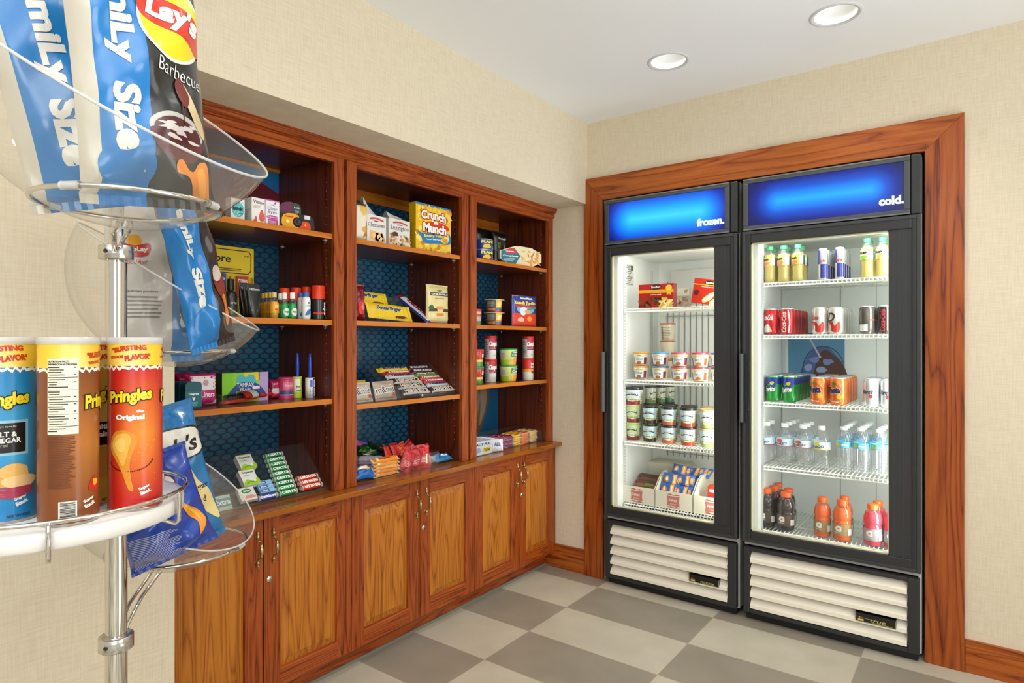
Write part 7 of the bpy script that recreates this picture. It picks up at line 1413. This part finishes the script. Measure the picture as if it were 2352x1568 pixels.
def gat(c, dia, z, lab, kw):
    r = dia / 2; lm, bc, H_ = kw
    pr = [(r * .80, 0), (r * .97, .005), (r, .014), (r * .97, .020), (r * .99, .024), (r * .99, .075), (r, .080), (r * .90, .086), (r * .97, .093), (r, .100), (r * .97, .118), (r * .82, .136), (r * .58, .148), (r * .54, .150)]
    k = H_ / .172; pr = [(a, b * k) for a, b in pr]
    return bottle('sports_drink_bottle', pr, 'pet', '#ffffff', lab, 'sports drink bottles with orange caps', (c.x, c.y, z + .0004), -.25, (r * .56, .150 * k, H_), '#f0641e', (.024 * k, .074 * k), bc, lambda b, S, w, h: (b.text(S, 'G', 0, h * .60, w * .34, h * .50, '#e8e6e0', .0010, .10, L=.01, mat='gloss'), b.poly(S, [(0, h * .52), (w * .1, h * .66), (w * .03, h * .64), (-w * .04, h * .56)], '#e05a2a', .0016, .01, 'gloss'), b.text(S, 'SERIES', 0, h * .26, w * .36, h * .08, '#d9d7cf', .0010, .03, L=.01, mat='gloss'), b.rect(S, w * .5, h * .08, w * .8, h * .6, '#d3d2cb', .0008, .01, 'gloss')), liquidmat=lm, fill=.93)
for (a, c, dy, ncap, kw, lb) in ((1742, 1781, 0, 0, ('grapeade', '#4a4038', .176), 'dark sports drink bottle at the left of the cooler bottom, in front'), (1763, 1796, .075, 0, ('grapeade', '#4a4038', .176), 'dark sports drink bottle behind the left front one'), (1773, 1805, .15, 0, ('grapeade', '#4a4038', .176), 'dark sports drink bottle third back in the left row'), (1784, 1826, -.004, 0, ('grapeade', '#5a4a3a', .172), 'dark sports drink bottle second from the left, in front'), (1793, 1829, .075, 0, ('grapeade', '#4a4038', .172), 'dark sports drink bottle behind the second front one'),
    (1868.5, 1909.5, -.006, 0, ('orangeade', '#9a7a50', .172), 'orange sports drink bottle in front, left of the orange pair'), (1912, 1957, -.012, 0, ('orangeade', '#a08458', .172), 'orange sports drink bottle in front, right of the orange pair'), (1920, 1960, .065, 0, ('orangeade', '#a08458', .172), 'orange sports drink bottle behind the right orange one'),
    (1982, 2028, -.012, 0, ('pinkade', '#a0989a', .172), 'pink sports drink bottle in front, next to the orange ones'), (1996, 2038, .062, 0, ('pinkade', '#a0989a', .172), 'pink sports drink bottle behind the front pink one'), (2029, 2074, -.012, 0, ('pinkade', '#a0989a', .172), 'pink sports drink bottle partly behind the lamp band')):
    c0, dia, _ = roundfit(a, c, CS[4], 700, Yc=YC + dy); gat(c0, dia, CS[4], lb, kw)

# ================================================================== chip rack in the foreground
def plan(px, Z): r = FW + RT * ((px - 1176) / FPX); return V((CX + r.x * Z, CY + r.y * Z, 0))
PC = plan(267, 1.10); PX, PY = PC.x, PC.y
DC = V((0.483, -2.590, 0)); DR = 0.196; ZD = 0.992
rack = thing('chip_rack', 'chrome pole rack with clear bowls and a white round tray', 'display rack', (0, 0, 0))
b = MB()
b.lathe([(0.0168, 0.02), (0.0168, ZD - .03)], 36, '#d8d4cc', 'chrome', c=(PX, PY, 0)); b.lathe([(0.0168, ZD + .0), (0.0168, 1.395)], 36, '#d8d4cc', 'chrome', c=(PX, PY, 0), cap1=True); b.lathe([(.0168, ZD - .03), (.0168, ZD)], 36, '#d8d4cc', 'chrome', c=(PX, PY, 0), cap0=False, cap1=False)
b.lathe([(0.0118, 1.395), (0.0118, 1.50), (.0, 1.50)], 24, '#d8d4cc', 'chrome', c=(PX, PY, 0)); b.build('pole', rack, 'polished chrome pole')
b = MB(); b.lathe([(.21, 0.0), (.21, .012), (.20, .018), (.03, .024), (.026, .04), (0, .04)], 48, '#3a3a3a', 'metal', c=(PX, PY, 0)); b.build('base', rack, 'round metal floor base')
def collar(z, h=.024, r=.027):
    b = MB(); b.lathe([(.0169, z), (r - .001, z), (r, z + .001), (r, z + h - .001), (r - .001, z + h), (.0169, z + h)], 36, '#cfccc6', 'metal', c=(PX, PY, 0), cap0=False, cap1=False)
    d = (V((CX, CY, 0)) - V((PX, PY, 0))).normalized(); s_ = V((-d.y, d.x, 0)); q = V((PX, PY, z + h / 2)) + (d * .8 - s_ * .55).normalized() * r; ax = (q - V((PX, PY, q.z))).normalized()
    b.tube([q - ax * .001, q + ax * .0012], .0035, 12, '#55534f', 'metal'); return b.build('collar', rack, 'clamping collar with a hex screw')
def bowl(center, R, n, off, ringz, lab_, colz):
    c = V(center); n = V(n).normalized(); co = collar(colz)
    # ring that carries the bowl
    rr = math.sqrt(max(1e-6, R * R - (ringz - c.z) ** 2)) + .0035; b = MB(); b.tube([(c.x + rr * math.cos(2 * PI * i / 64), c.y + rr * math.sin(2 * PI * i / 64), ringz) for i in range(64)], .0032, 10, '#d6d2ca', 'chrome', closed=True); ri = b.build('bowl_ring', rack, 'chrome carrying ring')
    for k in range(4):
        a0 = .5 + k * PI / 2; b = MB(); b.tube([(c.x + rr * math.cos(a0 + .035 * i), c.y + rr * math.sin(a0 + .035 * i), ringz) for i in range(7)], .0052, 10, '#eeeee8', 'milkyplastic'); b.build('sleeve', ri, 'clear plastic sleeve on the ring')
    # bent rods from the collar to the ring
    d = (V((c.x, c.y, 0)) - V((PX, PY, 0))); D = d.length; d.normalize(); s_ = V((-d.y, d.x, 0)); e = max(.03, D - rr)
    b = MB(); P0 = V((PX, PY, 0)) + d * .026
    for sx in (-1, 1):
        q = [P0 + s_ * (.004 * sx) + V((0, 0, colz + .016 + .004 * sx)), P0 + d * .006 + s_ * .006 * sx + V((0, 0, colz + .028)), P0 + d * (.3 * e) + s_ * .010 * sx + V((0, 0, colz + .03 + (ringz - colz - .03) * (.35 if sx > 0 else .55))), V((PX, PY, 0)) + d * (D - rr + .002) + s_ * .008 * sx + V((0, 0, ringz - .008)), V((PX, PY, 0)) + d * (D - rr) + s_ * .004 * sx + V((0, 0, ringz))]
        b.tube(q, .0036, 10, '#d6d2ca', 'chrome')
    b.build('bracket', rack, 'bent chrome bracket rods')
    # bowl: part of a sphere below a tilted rim plane
    th = math.acos(-off / R) if off < 0 else PI - math.acos(off / R); rot = V((0, 0, 1)).rotation_difference(n).to_matrix().to_4x4(); b = MB(); b.X = M.Translation(c) @ rot; N = 96; K = 30; vs = []; 
    for i in range(K + 1):
        t = th * i / K
        for j in range(N): a = 2 * PI * j / N; vs.append((R * math.sin(t) * math.cos(a), R * math.sin(t) * math.sin(a), -R * math.cos(t)))
    b.add(vs, [(i * N + j, i * N + (j + 1) % N, (i + 1) * N + (j + 1) % N, (i + 1) * N + j) for i in range(K) for j in range(N)], mat='acrylic', smooth=True)
    b.X = M.Translation(c) @ rot; rm = R * math.sin(th); zr = -R * math.cos(th); b.tube([(rm * math.cos(2 * PI * j / N), rm * math.sin(2 * PI * j / N), zr) for j in range(N)], .0019, 8, '#efeee6', 'milkyplastic', closed=True)
    b.build('clear_bowl', rack, lab_)
tc = plan(302, .86); toC = (V((CX, CY, 0)) - V((tc.x, tc.y, 0))).normalized(); rgt = V((-toC.y, toC.x, 0))   # rgt: towards the right of the picture
def nrm(a, c_): return V((0, 0, 1)) + rgt * a + toC * c_
bowl((tc.x, tc.y, 1.620), .208, nrm(.50, .52), -.020, 1.443, 'uppermost clear bowl, nearest the camera', 1.40)
mc = plan(410, 1.36); bowl((mc.x, mc.y, 1.404), .202, nrm(.62, .18), -.015, 1.236, 'middle clear bowl behind the pole', 1.17)
lc = plan(410, 1.42); bowl((lc.x, lc.y, .981), .232, nrm(.60, .35), -.060, .795, 'lowest clear bowl under the tray', .72)
# tray with rail
b = MB(); b.lathe([(DR - .006, ZD - .028), (DR, ZD - .024), (DR, ZD - .004), (DR - .002, ZD), (0, ZD)], 96, '#efece6', 'gloss', c=(DC.x, DC.y, 0)); b.build('tray', rack, 'round white tray')
b = MB(); RR = DR + .004; zr = ZD + .014; b.tube([(DC.x + RR * math.cos(2 * PI * i / 96), DC.y + RR * math.sin(2 * PI * i / 96), zr) for i in range(96)], .0034, 10, '#dcd8d0', 'chrome', closed=True)
for k in range(6):
    a = -.30 - k * PI / 3; e = V((math.cos(a), math.sin(a), 0)); p = V((DC.x, DC.y, 0)) + e * RR
    b.tube([p + V((0, 0, zr)), p + e * .003 + V((0, 0, zr - .005)), p + e * .003 + V((0, 0, ZD - .034)), p - e * .002 + V((0, 0, ZD - .040)), p - e * .030 + V((0, 0, ZD - .031))], .0033, 10, '#dcd8d0', 'chrome')
b.build('rail', rack, 'chrome rail around the tray')
collar(ZD - .062)

# ---- stacked-crisp cans on the tray
RC, HC = .0382, .271
TL = .008
def crisps(px, Z, face, col, col2, lab, title, sub, paintx=None, bandc='#f4c81c', word='Pringles'):
    p = plan(px, Z); cam_dir = math.atan2(CY - p.y, CX - p.x); rz = cam_dir + R90 + face
    t = thing('crisp_can', lab, 'crisp can', (p.x, p.y, ZD + .0004), rz, 'tall crisp cans on the white tray'); b = MB(); r = RC
    zt = HC - .010; tear = .226
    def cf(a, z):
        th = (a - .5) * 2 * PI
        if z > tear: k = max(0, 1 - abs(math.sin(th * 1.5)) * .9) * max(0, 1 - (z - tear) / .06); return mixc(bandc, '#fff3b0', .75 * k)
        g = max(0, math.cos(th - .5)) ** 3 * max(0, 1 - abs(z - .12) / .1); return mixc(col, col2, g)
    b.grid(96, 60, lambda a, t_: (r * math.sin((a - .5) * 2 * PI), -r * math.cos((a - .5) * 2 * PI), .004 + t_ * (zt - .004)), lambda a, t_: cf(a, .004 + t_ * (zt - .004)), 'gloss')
    S = Scyl(r)
    def wrap(f):
        for k in range(3): f(k * 2 * PI * r / 3)
    tr_ = [(-PI * r + 2 * PI * r * i / 80, tear + .002 * math.sin(i * 1.7) + .0015 * math.sin(i * 4.1)) for i in range(81)]
    b.poly(S, tr_ + [(x, y - .0045) for x, y in tr_[::-1]], '#f6efe0', .0003, TL, 'gloss')
    if paintx != 'back':
        def one(u):
            b.text(S, '"BURSTING', u, .2525, .050, .0085, '#c8341c', .0007, .06, rot=.10, L=TL, mat='gloss', arc=.002); b.text(S, 'WITH MORE', u - .018, .2405, .022, .0045, '#c8341c', .0007, .06, rot=.08, L=TL, mat='gloss'); b.text(S, 'FLAVOR"', u + .013, .2395, .036, .0095, '#c8341c', .0007, .07, rot=.10, L=TL, mat='gloss', arc=.0015)
            b.text(S, word, u + .002, .178, .062, .024, '#f5d821', .0014, .045, rot=.10, shear=.12, L=TL, mat='gloss', outline='#17130c', ow=.07)
        wrap(one)
        b.text(S, 'Super', .022, .036, .017, .006, '#f5f0ea', .0008, .05, rot=.35, L=TL, mat='gloss'); b.text(S, 'Stack', .0235, .029, .017, .006, '#f5f0ea', .0008, .05, rot=.35, L=TL, mat='gloss')
        if title: b.text(S, title, .002, .146, .040, .0105, '#f7f2ea', .0009, .06, L=TL, mat='gloss'); 
        if sub: b.text(S, sub, .016, .156, .011, .0045, '#f7f2ea', .0009, .05, L=TL, mat='gloss')
        b.text(S, 'NET WT/PESO', .020, .010, .030, .0042, '#3a1712', .0008, .02, L=TL, mat='gloss')
    if callable(paintx): paintx(b, S)
    b.build('tube', t)
    b = MB(); b.lathe([(r * .985, 0), (r * 1.01, .0015), (r * 1.01, .004)], 48, '#b9b6ae', 'metal', cap0=True, cap1=False); b.build('metal_rim', t, 'thin metal base rim')
    b = MB(); b.lathe([(r + .0008, HC - .011), (r + .0016, HC - .010), (r + .0016, HC - .001), (r + .0008, HC), (r - .003, HC), (r - .004, HC - .0015), (0, HC - .0015)], 64, '#f0c9a8', 'milkyplastic', cap0=False, cap1=False); b.lathe([(r - .001, HC - .0035), (0, HC - .0035)], 48, '#e9a78a', 'paper', cap0=False, cap1=False); b.build('lid', t, 'translucent plastic lid'); return t
def px_red(b, S0):
    S = lambda u, v, q: S0(u, v * 1.05 + .022 * min(1, v / .05), q)
    b.poly(S, smoothpoly([(-.028, .083), (-.020, .097), (-.004, .100), (.010, .092), (.012, .080), (.006, .066), (.002, .050), (.004, .034), (.007, .022), (.000, .024), (-.008, .040), (-.020, .058), (-.028, .070)]), '#dd8f28', .0007, TL, 'gloss'); b.poly(S, smoothpoly([(-.024, .082), (-.016, .093), (-.002, .095), (.004, .086), (.000, .070), (-.004, .054), (-.008, .048), (-.016, .062), (-.023, .072)]), '#eeb44a', .0010, TL, 'gloss'); b.poly(S, smoothpoly([(-.020, .080), (-.010, .089), (-.003, .084), (-.006, .070), (-.014, .070)]), '#f5c968', .0013, TL, 'gloss')
    for i in range(26): R = random.Random(i); b.poly(S, ellipse(R.uniform(-.01, .04), R.uniform(.03, .085), .0005, .0005, 6), '#ffd28a', .001, mat='gloss')
    for i in range(40): a = -PI * .95 + PI * .9 * i / 39; b.poly(S, ellipse(.002 + .033 * math.cos(a), .056 + .014 * math.sin(a), .0011, .0008, 6), '#5e120c', .0006, mat='gloss')
def px_blue(b, S0):
    S = lambda u, v, q: S0(u, v + .022, q)
    b.rect(S, -.026, .077, .032, .128, '#8fc3d8', .0005, TL, 'gloss'); b.rect(S, -.022, .081, .028, .124, '#1d1a17', .0008, TL, 'gloss'); b.text(S, 'Todays special', .002, .119, .028, .0035, '#d8d8cf', .0012, .0, L=TL); b.text(S, 'SALT &', .002, .108, .030, .0075, '#f0efe8', .0012, .03, L=TL); b.text(S, 'VINEGAR', .003, .099, .038, .0075, '#f0efe8', .0012, .03, L=TL); b.text(S, 'Flavored', -.004, .092, .020, .0045, '#b9b9b0', .0012, .0, L=TL)
    b.rect(S, -.024, .04, -.0205, .081, '#8fc3d8', .0006, TL, 'gloss'); b.poly(S, blob(-.004, .042, .022, .012, 3, .1), '#e2a04a', .001, TL, 'gloss'); b.poly(S, blob(.014, .052, .020, .012, 5, .12), '#eab766', .0012, TL, 'gloss'); b.poly(S, blob(.022, .038, .022, .010, 8, .1), '#f0c88a', .0014, TL, 'gloss')
    b.poly(S, smoothpoly([(-.03, .034), (0, .030), (.036, .030), (.034, .020), (.01, .014), (-.016, .020)]), '#a83a52', .0016, TL, 'gloss')
def px_back(b, S):
    u0, u1, v0, v1 = -.032, .006, .132, .240; b.rect(S, u0, v0, u1, v1, '#f2ead0', .0006, TL, 'gloss'); b.text(S, 'NUTRITION FACTS', u0 + .014, v1 - .004, .026, .0028, '#17130f', .0010, .04, L=TL); b.text(S, 'INFORMACION NUTRICIONAL', (u0 + u1) / 2, v1 - .008, .035, .0028, '#17130f', .0010, .04, L=TL)
    R = random.Random(3)
    for i in range(27):
        v = v1 - .013 - i * .0035; k = i % 5
        if k == 4: b.rect(S, u0 + .001, v, u1 - .001, v + (.0008 if i % 10 == 4 else .0004), '#1d1812', .0010, TL)
        else: b.rect(S, u0 + .001 + (.0015 if i % 2 else 0), v, u0 + R.uniform(.012, .028), v + .0014, '#5a5244' if i % 2 else '#2b251c', .0010, TL); (b.rect(S, u1 - .006, v, u1 - .003, v + .0014, '#2b251c', .0010, TL) if i % 3 == 0 else None)
    b.lines(S, -.032, .055, .003, .130, 30, '#6a3614', .0008, .5, TL, 5, 'gloss', .25)
    b.rect(S, -.018, .008, .004, .036, '#f4efe2', .0008, TL, 'gloss')
    R = random.Random(9); y = .0095
    while y < .0345: h_ = R.uniform(.0004, .0014); b.rect(S, -.016, y, .002, y + h_, '#1a1512', .0012, TL); y += h_ + R.uniform(.0004, .0012)
    b.text(S, 'FLAVOR', .015, .186, .008, .002, '#4a200c', .001, .02, L=TL); b.text(S, 'SEAL', .015, .183, .006, .002, '#4a200c', .001, .02, L=TL)
    for u in (.040,): b.text(S, '"BURSTING', u, .246, .046, .0085, '#c8341c', .0007, .06, rot=.10, L=TL, mat='gloss'); b.text(S, 'WITH MORE', u - .01, .234, .022, .0045, '#c8341c', .0007, .06, rot=.10, L=TL, mat='gloss'); b.text(S, 'Pringles', u + .004, .176, .060, .026, '#f5d821', .0014, .045, rot=.10, shear=.12, L=TL, mat='gloss', outline='#17130c', ow=.07)
    b.text(S, 'Super', .020, .034, .017, .006, '#f5f0ea', .0008, .05, rot=.35, L=TL, mat='gloss'); b.text(S, 'Stack', .0215, .027, .017, .006, '#f5f0ea', .0008, .05, rot=.35, L=TL, mat='gloss'); b.poly(S, blob(.028, .055, .007, .012, 3, .3), '#c8281c', .001, TL, 'gloss'); b.poly(S, blob(.030, .058, .004, .006, 4, .3), '#f0b020', .0013, TL, 'gloss')
def px_dark(b, S): b.rect(S, -.034, .098, .034, .135, '#1b1916', .0008, TL, 'gloss'); b.text(S, 'Multi', 0, .128, .03, .009, '#e4e0d4', .001, .04, L=TL); b.text(S, 'Grain', 0, .116, .034, .009, '#e4e0d4', .001, .04, L=TL); b.poly(S, blob(.0, .07, .03, .026, 3, .1), '#c98d3c', .001, TL, 'gloss')
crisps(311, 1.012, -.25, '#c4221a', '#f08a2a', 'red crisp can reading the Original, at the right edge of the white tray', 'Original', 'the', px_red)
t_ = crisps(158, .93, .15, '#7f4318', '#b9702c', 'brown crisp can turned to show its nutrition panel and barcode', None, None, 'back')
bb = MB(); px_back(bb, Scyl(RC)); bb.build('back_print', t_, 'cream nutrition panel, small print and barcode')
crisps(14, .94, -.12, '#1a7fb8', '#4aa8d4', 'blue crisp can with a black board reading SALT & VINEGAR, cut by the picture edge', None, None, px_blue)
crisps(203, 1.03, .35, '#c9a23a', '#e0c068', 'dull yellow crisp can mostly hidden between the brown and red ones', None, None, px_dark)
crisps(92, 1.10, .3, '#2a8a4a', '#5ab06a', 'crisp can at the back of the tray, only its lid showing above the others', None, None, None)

# ---- big chip bags
def chipbag(px, Z, zbase, w, h, T, lean, face, tilt, col, paint, lab, grp, colfn=None, backcol=None, seed=0, pitch=0.0, amp=1.0):
    p = plan(px, Z); o = bagmesh(w, h, T, col, paint, backcol or col, seed=seed, nu=44, nv=72, mat='foil', crimp=.035, amp=amp, colfn=colfn, wr=.0085).build('chip_bag'); tag(o, lab, 'chip bag', grp)
    cd = math.atan2(CY - p.y, CX - p.x) + R90 + face
    o.location = (p.x, p.y, zbase); o.rotation_euler = (M.Rotation(cd, 3, 'Z') @ M.Rotation(lean, 3, 'Y') @ M.Rotation(pitch, 3, 'X')).to_euler(); return o
LB = .006
def famcol(w, x0, x1, main, edge='#cdc6b6'):
    def f(u, v):
        a = u / w + .5
        return H(edge) if a < x0 else (H('#0a76bd') if a < x1 else H(main))
    return f
def lays_bbq(b, S0, w, h):
    S = lambda u, v, q: S0(u, max(.002, v - (.165 if v > .55 * h else .105) * h), q)
    # white-edged strip and lettering running down
    b.text(S0, 'FamiLy', -w * .215, h * .645, h * .40, w * .20, '#dedad0', .0012, .05, rot=-R90, L=LB, mat='foil'); b.text(S0, 'Size', -w * .205, h * .26, h * .235, w * .20, '#dedad0', .0012, .05, rot=-R90, L=LB, mat='foil')
    b.poly(S0, ellipse(-w * .22, h * .095, w * .20, h * .085, 28), '#0a76bd', .0008, LB, 'foil')
    cx, cy = w * .215, h * .80
    b.poly(S, ellipse(cx, cy, w * .300, h * .150, 40, rot=-.5), '#f7f2e2', .0008, LB, 'foil'); b.poly(S, ellipse(cx, cy, w * .275, h * .138, 40, rot=-.5), '#f2d61c', .0012, LB, 'foil')
    b.poly(S, smoothpoly([(cx - w * .29, cy + h * .10), (cx - w * .05, cy + h * .07), (cx + w * .20, cy + h * .045), (cx + w * .30, cy - h * .02), (cx + w * .26, cy - h * .09), (cx + w * .05, cy - h * .05), (cx - w * .22, cy - h * .02), (cx - w * .30, cy + h * .02)]), '#d9301c', .0016, LB, 'foil')
    b.text(S, "Lay's", cx + w * .01, cy + h * .015, w * .46, h * .105, '#fbf8f2', .0024, .05, rot=-.16, shear=.15, L=LB, mat='foil')
    b.text(S, 'Barbecue', w * .235, h * .615, w * .40, h * .052, '#f4f2ec', .0014, -.01, rot=-.20, L=LB, mat='foil')
    # glass bowl of sauce, brush, crisp
    bx, by = w * .16, h * .34
    b.poly(S, ellipse(bx, by, w * .235, h * .062, 36, rot=-.12), '#b9b6ae', .0008, LB, 'foil'); b.poly(S, smoothpoly([(bx - w * .23, by - h * .002), (bx - w * .18, by - h * .075), (bx - w * .02, by - h * .115), (bx + w * .14, by - h * .10), (bx + w * .235, by - h * .03), (bx + w * .1, by - h * .03), (bx - w * .08, by - h * .01)]), '#5c1f22', .0011, LB, 'foil')
    b.poly(S, ellipse(bx, by - h * .006, w * .205, h * .050, 36, rot=-.12), '#4a1418', .0014, LB, 'foil')
    for i in range(16): R = random.Random(i); b.poly(S, blob(bx + R.uniform(-.14, .14) * w, by - h * .006 + R.uniform(-.03, .03) * h, w * R.uniform(.03, .07), h * .006, i, .3, 10, rot=R.uniform(-.3, .1)), '#cfc4c0', .0018, LB, 'foil')
    b.poly(S, smoothpoly([(w * .20, h * .50), (w * .25, h * .52), (w * .34, h * .43), (w * .42, h * .37), (w * .40, h * .33), (w * .30, h * .39)]), '#cdb78c', .0018, LB, 'foil'); b.poly(S, smoothpoly([(w * .17, h * .51), (w * .22, h * .54), (w * .28, h * .47), (w * .24, h * .43), (w * .19, h * .46)]), '#6a1c12', .0022, LB, 'foil'); b.rect(S, w * .208, h * .36, w * .216, h * .47, '#7a2416', .002, LB, 'foil')
    b.poly(S, smoothpoly([(w * .12, h * .225), (w * .17, h * .235), (w * .22, h * .205), (w * .27, h * .20), (w * .33, h * .235), (w * .40, h * .235), (w * .43, h * .17), (w * .44, h * .09), (w * .36, h * .085), (w * .29, h * .12), (w * .23, h * .175), (w * .13, h * .19)]), '#e8871c', .0014, LB, 'foil'); b.poly(S, smoothpoly([(w * .30, h * .20), (w * .36, h * .215), (w * .40, h * .16), (w * .40, h * .11), (w * .34, h * .13)]), '#f2a23a', .0018, LB, 'foil')
    b.text(S, 'TM', -w * .1, h * .19, w * .02, None, '#dedad0', .0012, .02, rot=-R90)
BW = .170
chipbag(350, .845, 1.450, BW, .355, .045, -.10, .36, 0, '#23211f', lays_bbq, "black chip bag reading Lay's Barbecue in the top clear bowl", 'big chip bags in the top bowl', famcol(BW, 5/44, 20/44, '#211f1d'), '#e6dfcf', 1)
def lays_green(b, S, w, h):
    b.text(S, 'FamiLy', -w * .12, h * .62, h * .42, w * .24, '#dedad0', .0012, .05, rot=-R90, L=LB, mat='foil'); b.text(S, 'Size', -w * .11, h * .235, h * .24, w * .24, '#dedad0', .0012, .05, rot=-R90, L=LB, mat='foil')
    cx, cy = w * .36, h * .80; b.poly(S, ellipse(cx, cy, w * .22, h * .13, 30, rot=-.5), '#f4efde', .0008, LB, 'foil'); b.poly(S, ellipse(cx, cy, w * .19, h * .112, 30, rot=-.5), '#d9301c', .0012, LB, 'foil'); b.text(S, "Lay's", cx, cy, w * .26, h * .08, '#fbf8f2', .0018, .05, rot=-.3, L=LB, mat='foil')
    b.poly(S, ellipse(-w * .1, h * .10, w * .2, h * .085, 26), '#0a76bd', .0010, LB, 'foil')
chipbag(238, .905, 1.462, .175, .365, .036, -.24, .10, 0, '#159048', lays_green, 'green chip bag with a blue Family Size strip, behind the black one', 'big chip bags in the top bowl', famcol(.175, 5/44, 29/44, '#179a4c'), '#e6dfcf', 2)
# middle bowl
def backbag(b, S, w, h):
    b.text(S, 'FamiLy', w * .30, h * .66, h * .34, w * .12, '#dedad0', .0014, .05, rot=-R90, L=LB, mat='foil'); b.text(S, 'Size', w * .30, h * .30, h * .24, w * .12, '#dedad0', .0014, .05, rot=-R90, L=LB, mat='foil')
    cx, cy = -w * .22, h * .66; b.poly(S, smoothpoly([(cx - w * .15, cy + h * .03), (cx, cy + h * .015), (cx + w * .15, cy + h * .03), (cx + w * .13, cy - h * .04), (cx, cy - h * .055), (cx - w * .13, cy - h * .04)]), '#c8281c', .0010, LB, 'foil'); b.poly(S, ellipse(cx, cy + h * .045, w * .07, h * .035, 20), '#f0a81c', .0008, LB, 'foil'); b.text(S, 'FritoLay', cx, cy - h * .01, w * .26, h * .035, '#f7f2ea', .0016, .04, L=LB, mat='foil'); b.text(S, 'Good fun!', cx, cy - h * .085, w * .24, h * .028, '#c8281c', .0014, .0, L=LB, mat='foil', shear=.2)
    b.text(S, 'farm-grown potatoes -', -w * .16, h * .40, w * .40, h * .016, '#4a4640', .0012, .03, L=LB, mat='foil'); b.lines(S, -w * .38, h * .24, w * .06, h * .385, 6, '#7a756c', .0012, .4, LB, 4, 'foil', .3)
def cf(w):
    return lambda u, v: H('#0a76bd') if u / w > 7/44 else H('#d6d2ca')
chipbag(356, 1.28, 1.226, .18, .325, .040, -.01, .12, 0, '#d6d2ca', backbag, 'silvery chip bag turned to its back with a red logo, in the middle bowl', 'big chip bags in the middle bowl', cf(.18), '#d6d2ca', 4)
def brownbag(b, S, w, h):
    b.text(S, 'FamiLy', -w * .20, h * .70, h * .34, w * .20, '#dedad0', .0012, .05, rot=-R90, L=LB, mat='foil'); b.text(S, 'Size', -w * .18, h * .36, h * .24, w * .20, '#dedad0', .0012, .05, rot=-R90, L=LB, mat='foil'); b.poly(S, ellipse(-w * .15, h * .14, w * .24, h * .095, 26), '#0a76bd', .0010, LB, 'foil')
    b.poly(S, ellipse(w * .30, h * .42, w * .12, h * .05, 24), '#c9b6aa', .0010, LB, 'foil'); b.poly(S, smoothpoly([(w * .16, h * .40), (w * .30, h * .36), (w * .42, h * .40), (w * .38, h * .26), (w * .24, h * .26)]), '#7a2416', .0014, LB, 'foil'); b.poly(S, smoothpoly([(w * .26, h * .26), (w * .36, h * .28), (w * .42, h * .14), (w * .34, h * .08), (w * .30, h * .18)]), '#d9781c', .0016, LB, 'foil')
chipbag(490, 1.26, 1.255, .108, .32, .024, -.28, .70, 0, '#2a1a16', brownbag, 'dark brown chip bag with a wide blue Family Size strip, in the middle bowl', 'big chip bags in the middle bowl', famcol(.108, 0, 26/44, '#2a1a16'), '#2a1a16', 5)
# lowest bowl
def crunk(b, S, w, h):
    R = random.Random(1)
    for i in range(9):
        for j in range(5):
            x, y = -w * .5 + w * i / 9, h * .70 + h * .30 * j / 5
            if (i + j) % 2: b.poly(S, [(x, y), (x + w / 9, y + .004), (x + w / 9, y + h * .06), (x, y + h * .056)], '#2a7ac0', .0006, LB, 'foil')
    b.poly(S, smoothpoly([(-w * .5, h * .86), (0, h * .88), (w * .46, h * .84), (w * .48, h * .66), (0, h * .63), (-w * .5, h * .66)]), '#17140f', .0008, LB, 'foil'); b.poly(S, smoothpoly([(-w * .5, h * .85), (0, h * .87), (w * .44, h * .83), (w * .46, h * .67), (0, h * .64), (-w * .5, h * .67)]), '#ece7da', .0011, LB, 'foil')
    b.text(S, "ruk's", w * .10, h * .745, w * .62, h * .12, '#1d1812', .0016, .02, L=LB, mat='foil', shear=.3); 
    b.poly(S, smoothpoly([(-w * .2, h * .60), (0, h * .62), (w * .2, h * .58), (w * .3, h * .45), (w * .42, h * .34), (w * .46, h * .12), (w * .3, h * .2), (w * .1, h * .36), (-w * .2, h * .5)]), '#e6cf8a', .0012, LB, 'foil'); b.text(S, 'Vinegar', w * .22, h * .40, w * .40, h * .05, '#1d1812', .0018, .02, L=LB, mat='foil'); b.text(S, '& d', w * .26, h * .31, w * .14, h * .05, '#1d1812', .0018, .02, L=LB, mat='foil')
chipbag(432, 1.38, .812, .165, .30, .035, -.24, .35, 0, '#1873b0', crunk, "blue and white checked chip bag reading ruk's and Vinegar, in the lowest bowl", 'chip bags in the lowest bowl', None, '#dfe4ea', 7)
def bluebag(b, S, w, h):
    b.text(S, "'D", w * .06, h * .74, w * .34, h * .17, '#f4f2ee', .0016, .08, L=LB, mat='foil', rot=.1, outline='#7a2a1c', ow=.04); b.poly(S, smoothpoly([(w * .22, h * .52), (w * .30, h * .46), (w * .40, h * .36), (w * .44, h * .24), (w * .30, h * .14), (w * .34, h * .26), (w * .26, h * .36)]), '#e8931c', .0014, LB, 'foil'); b.poly(S, smoothpoly([(w * .28, h * .44), (w * .37, h * .36), (w * .38, h * .26), (w * .34, h * .34)]), '#f4b43a', .0018, LB, 'foil')
    b.lines(S, -w * .46, h * .02, w * .12, h * .34, 22, '#b9bfd2', .0012, .35, LB, 4, 'foil', .3)
chipbag(404, 1.27, .828, .165, .205, .045, -.30, .20, 0, '#1440a4', bluebag, "deep blue chip bag with white 'D lettering and an orange crisp, in the lowest bowl", 'chip bags in the lowest bowl', None, '#23263a', 8, amp=1.5)
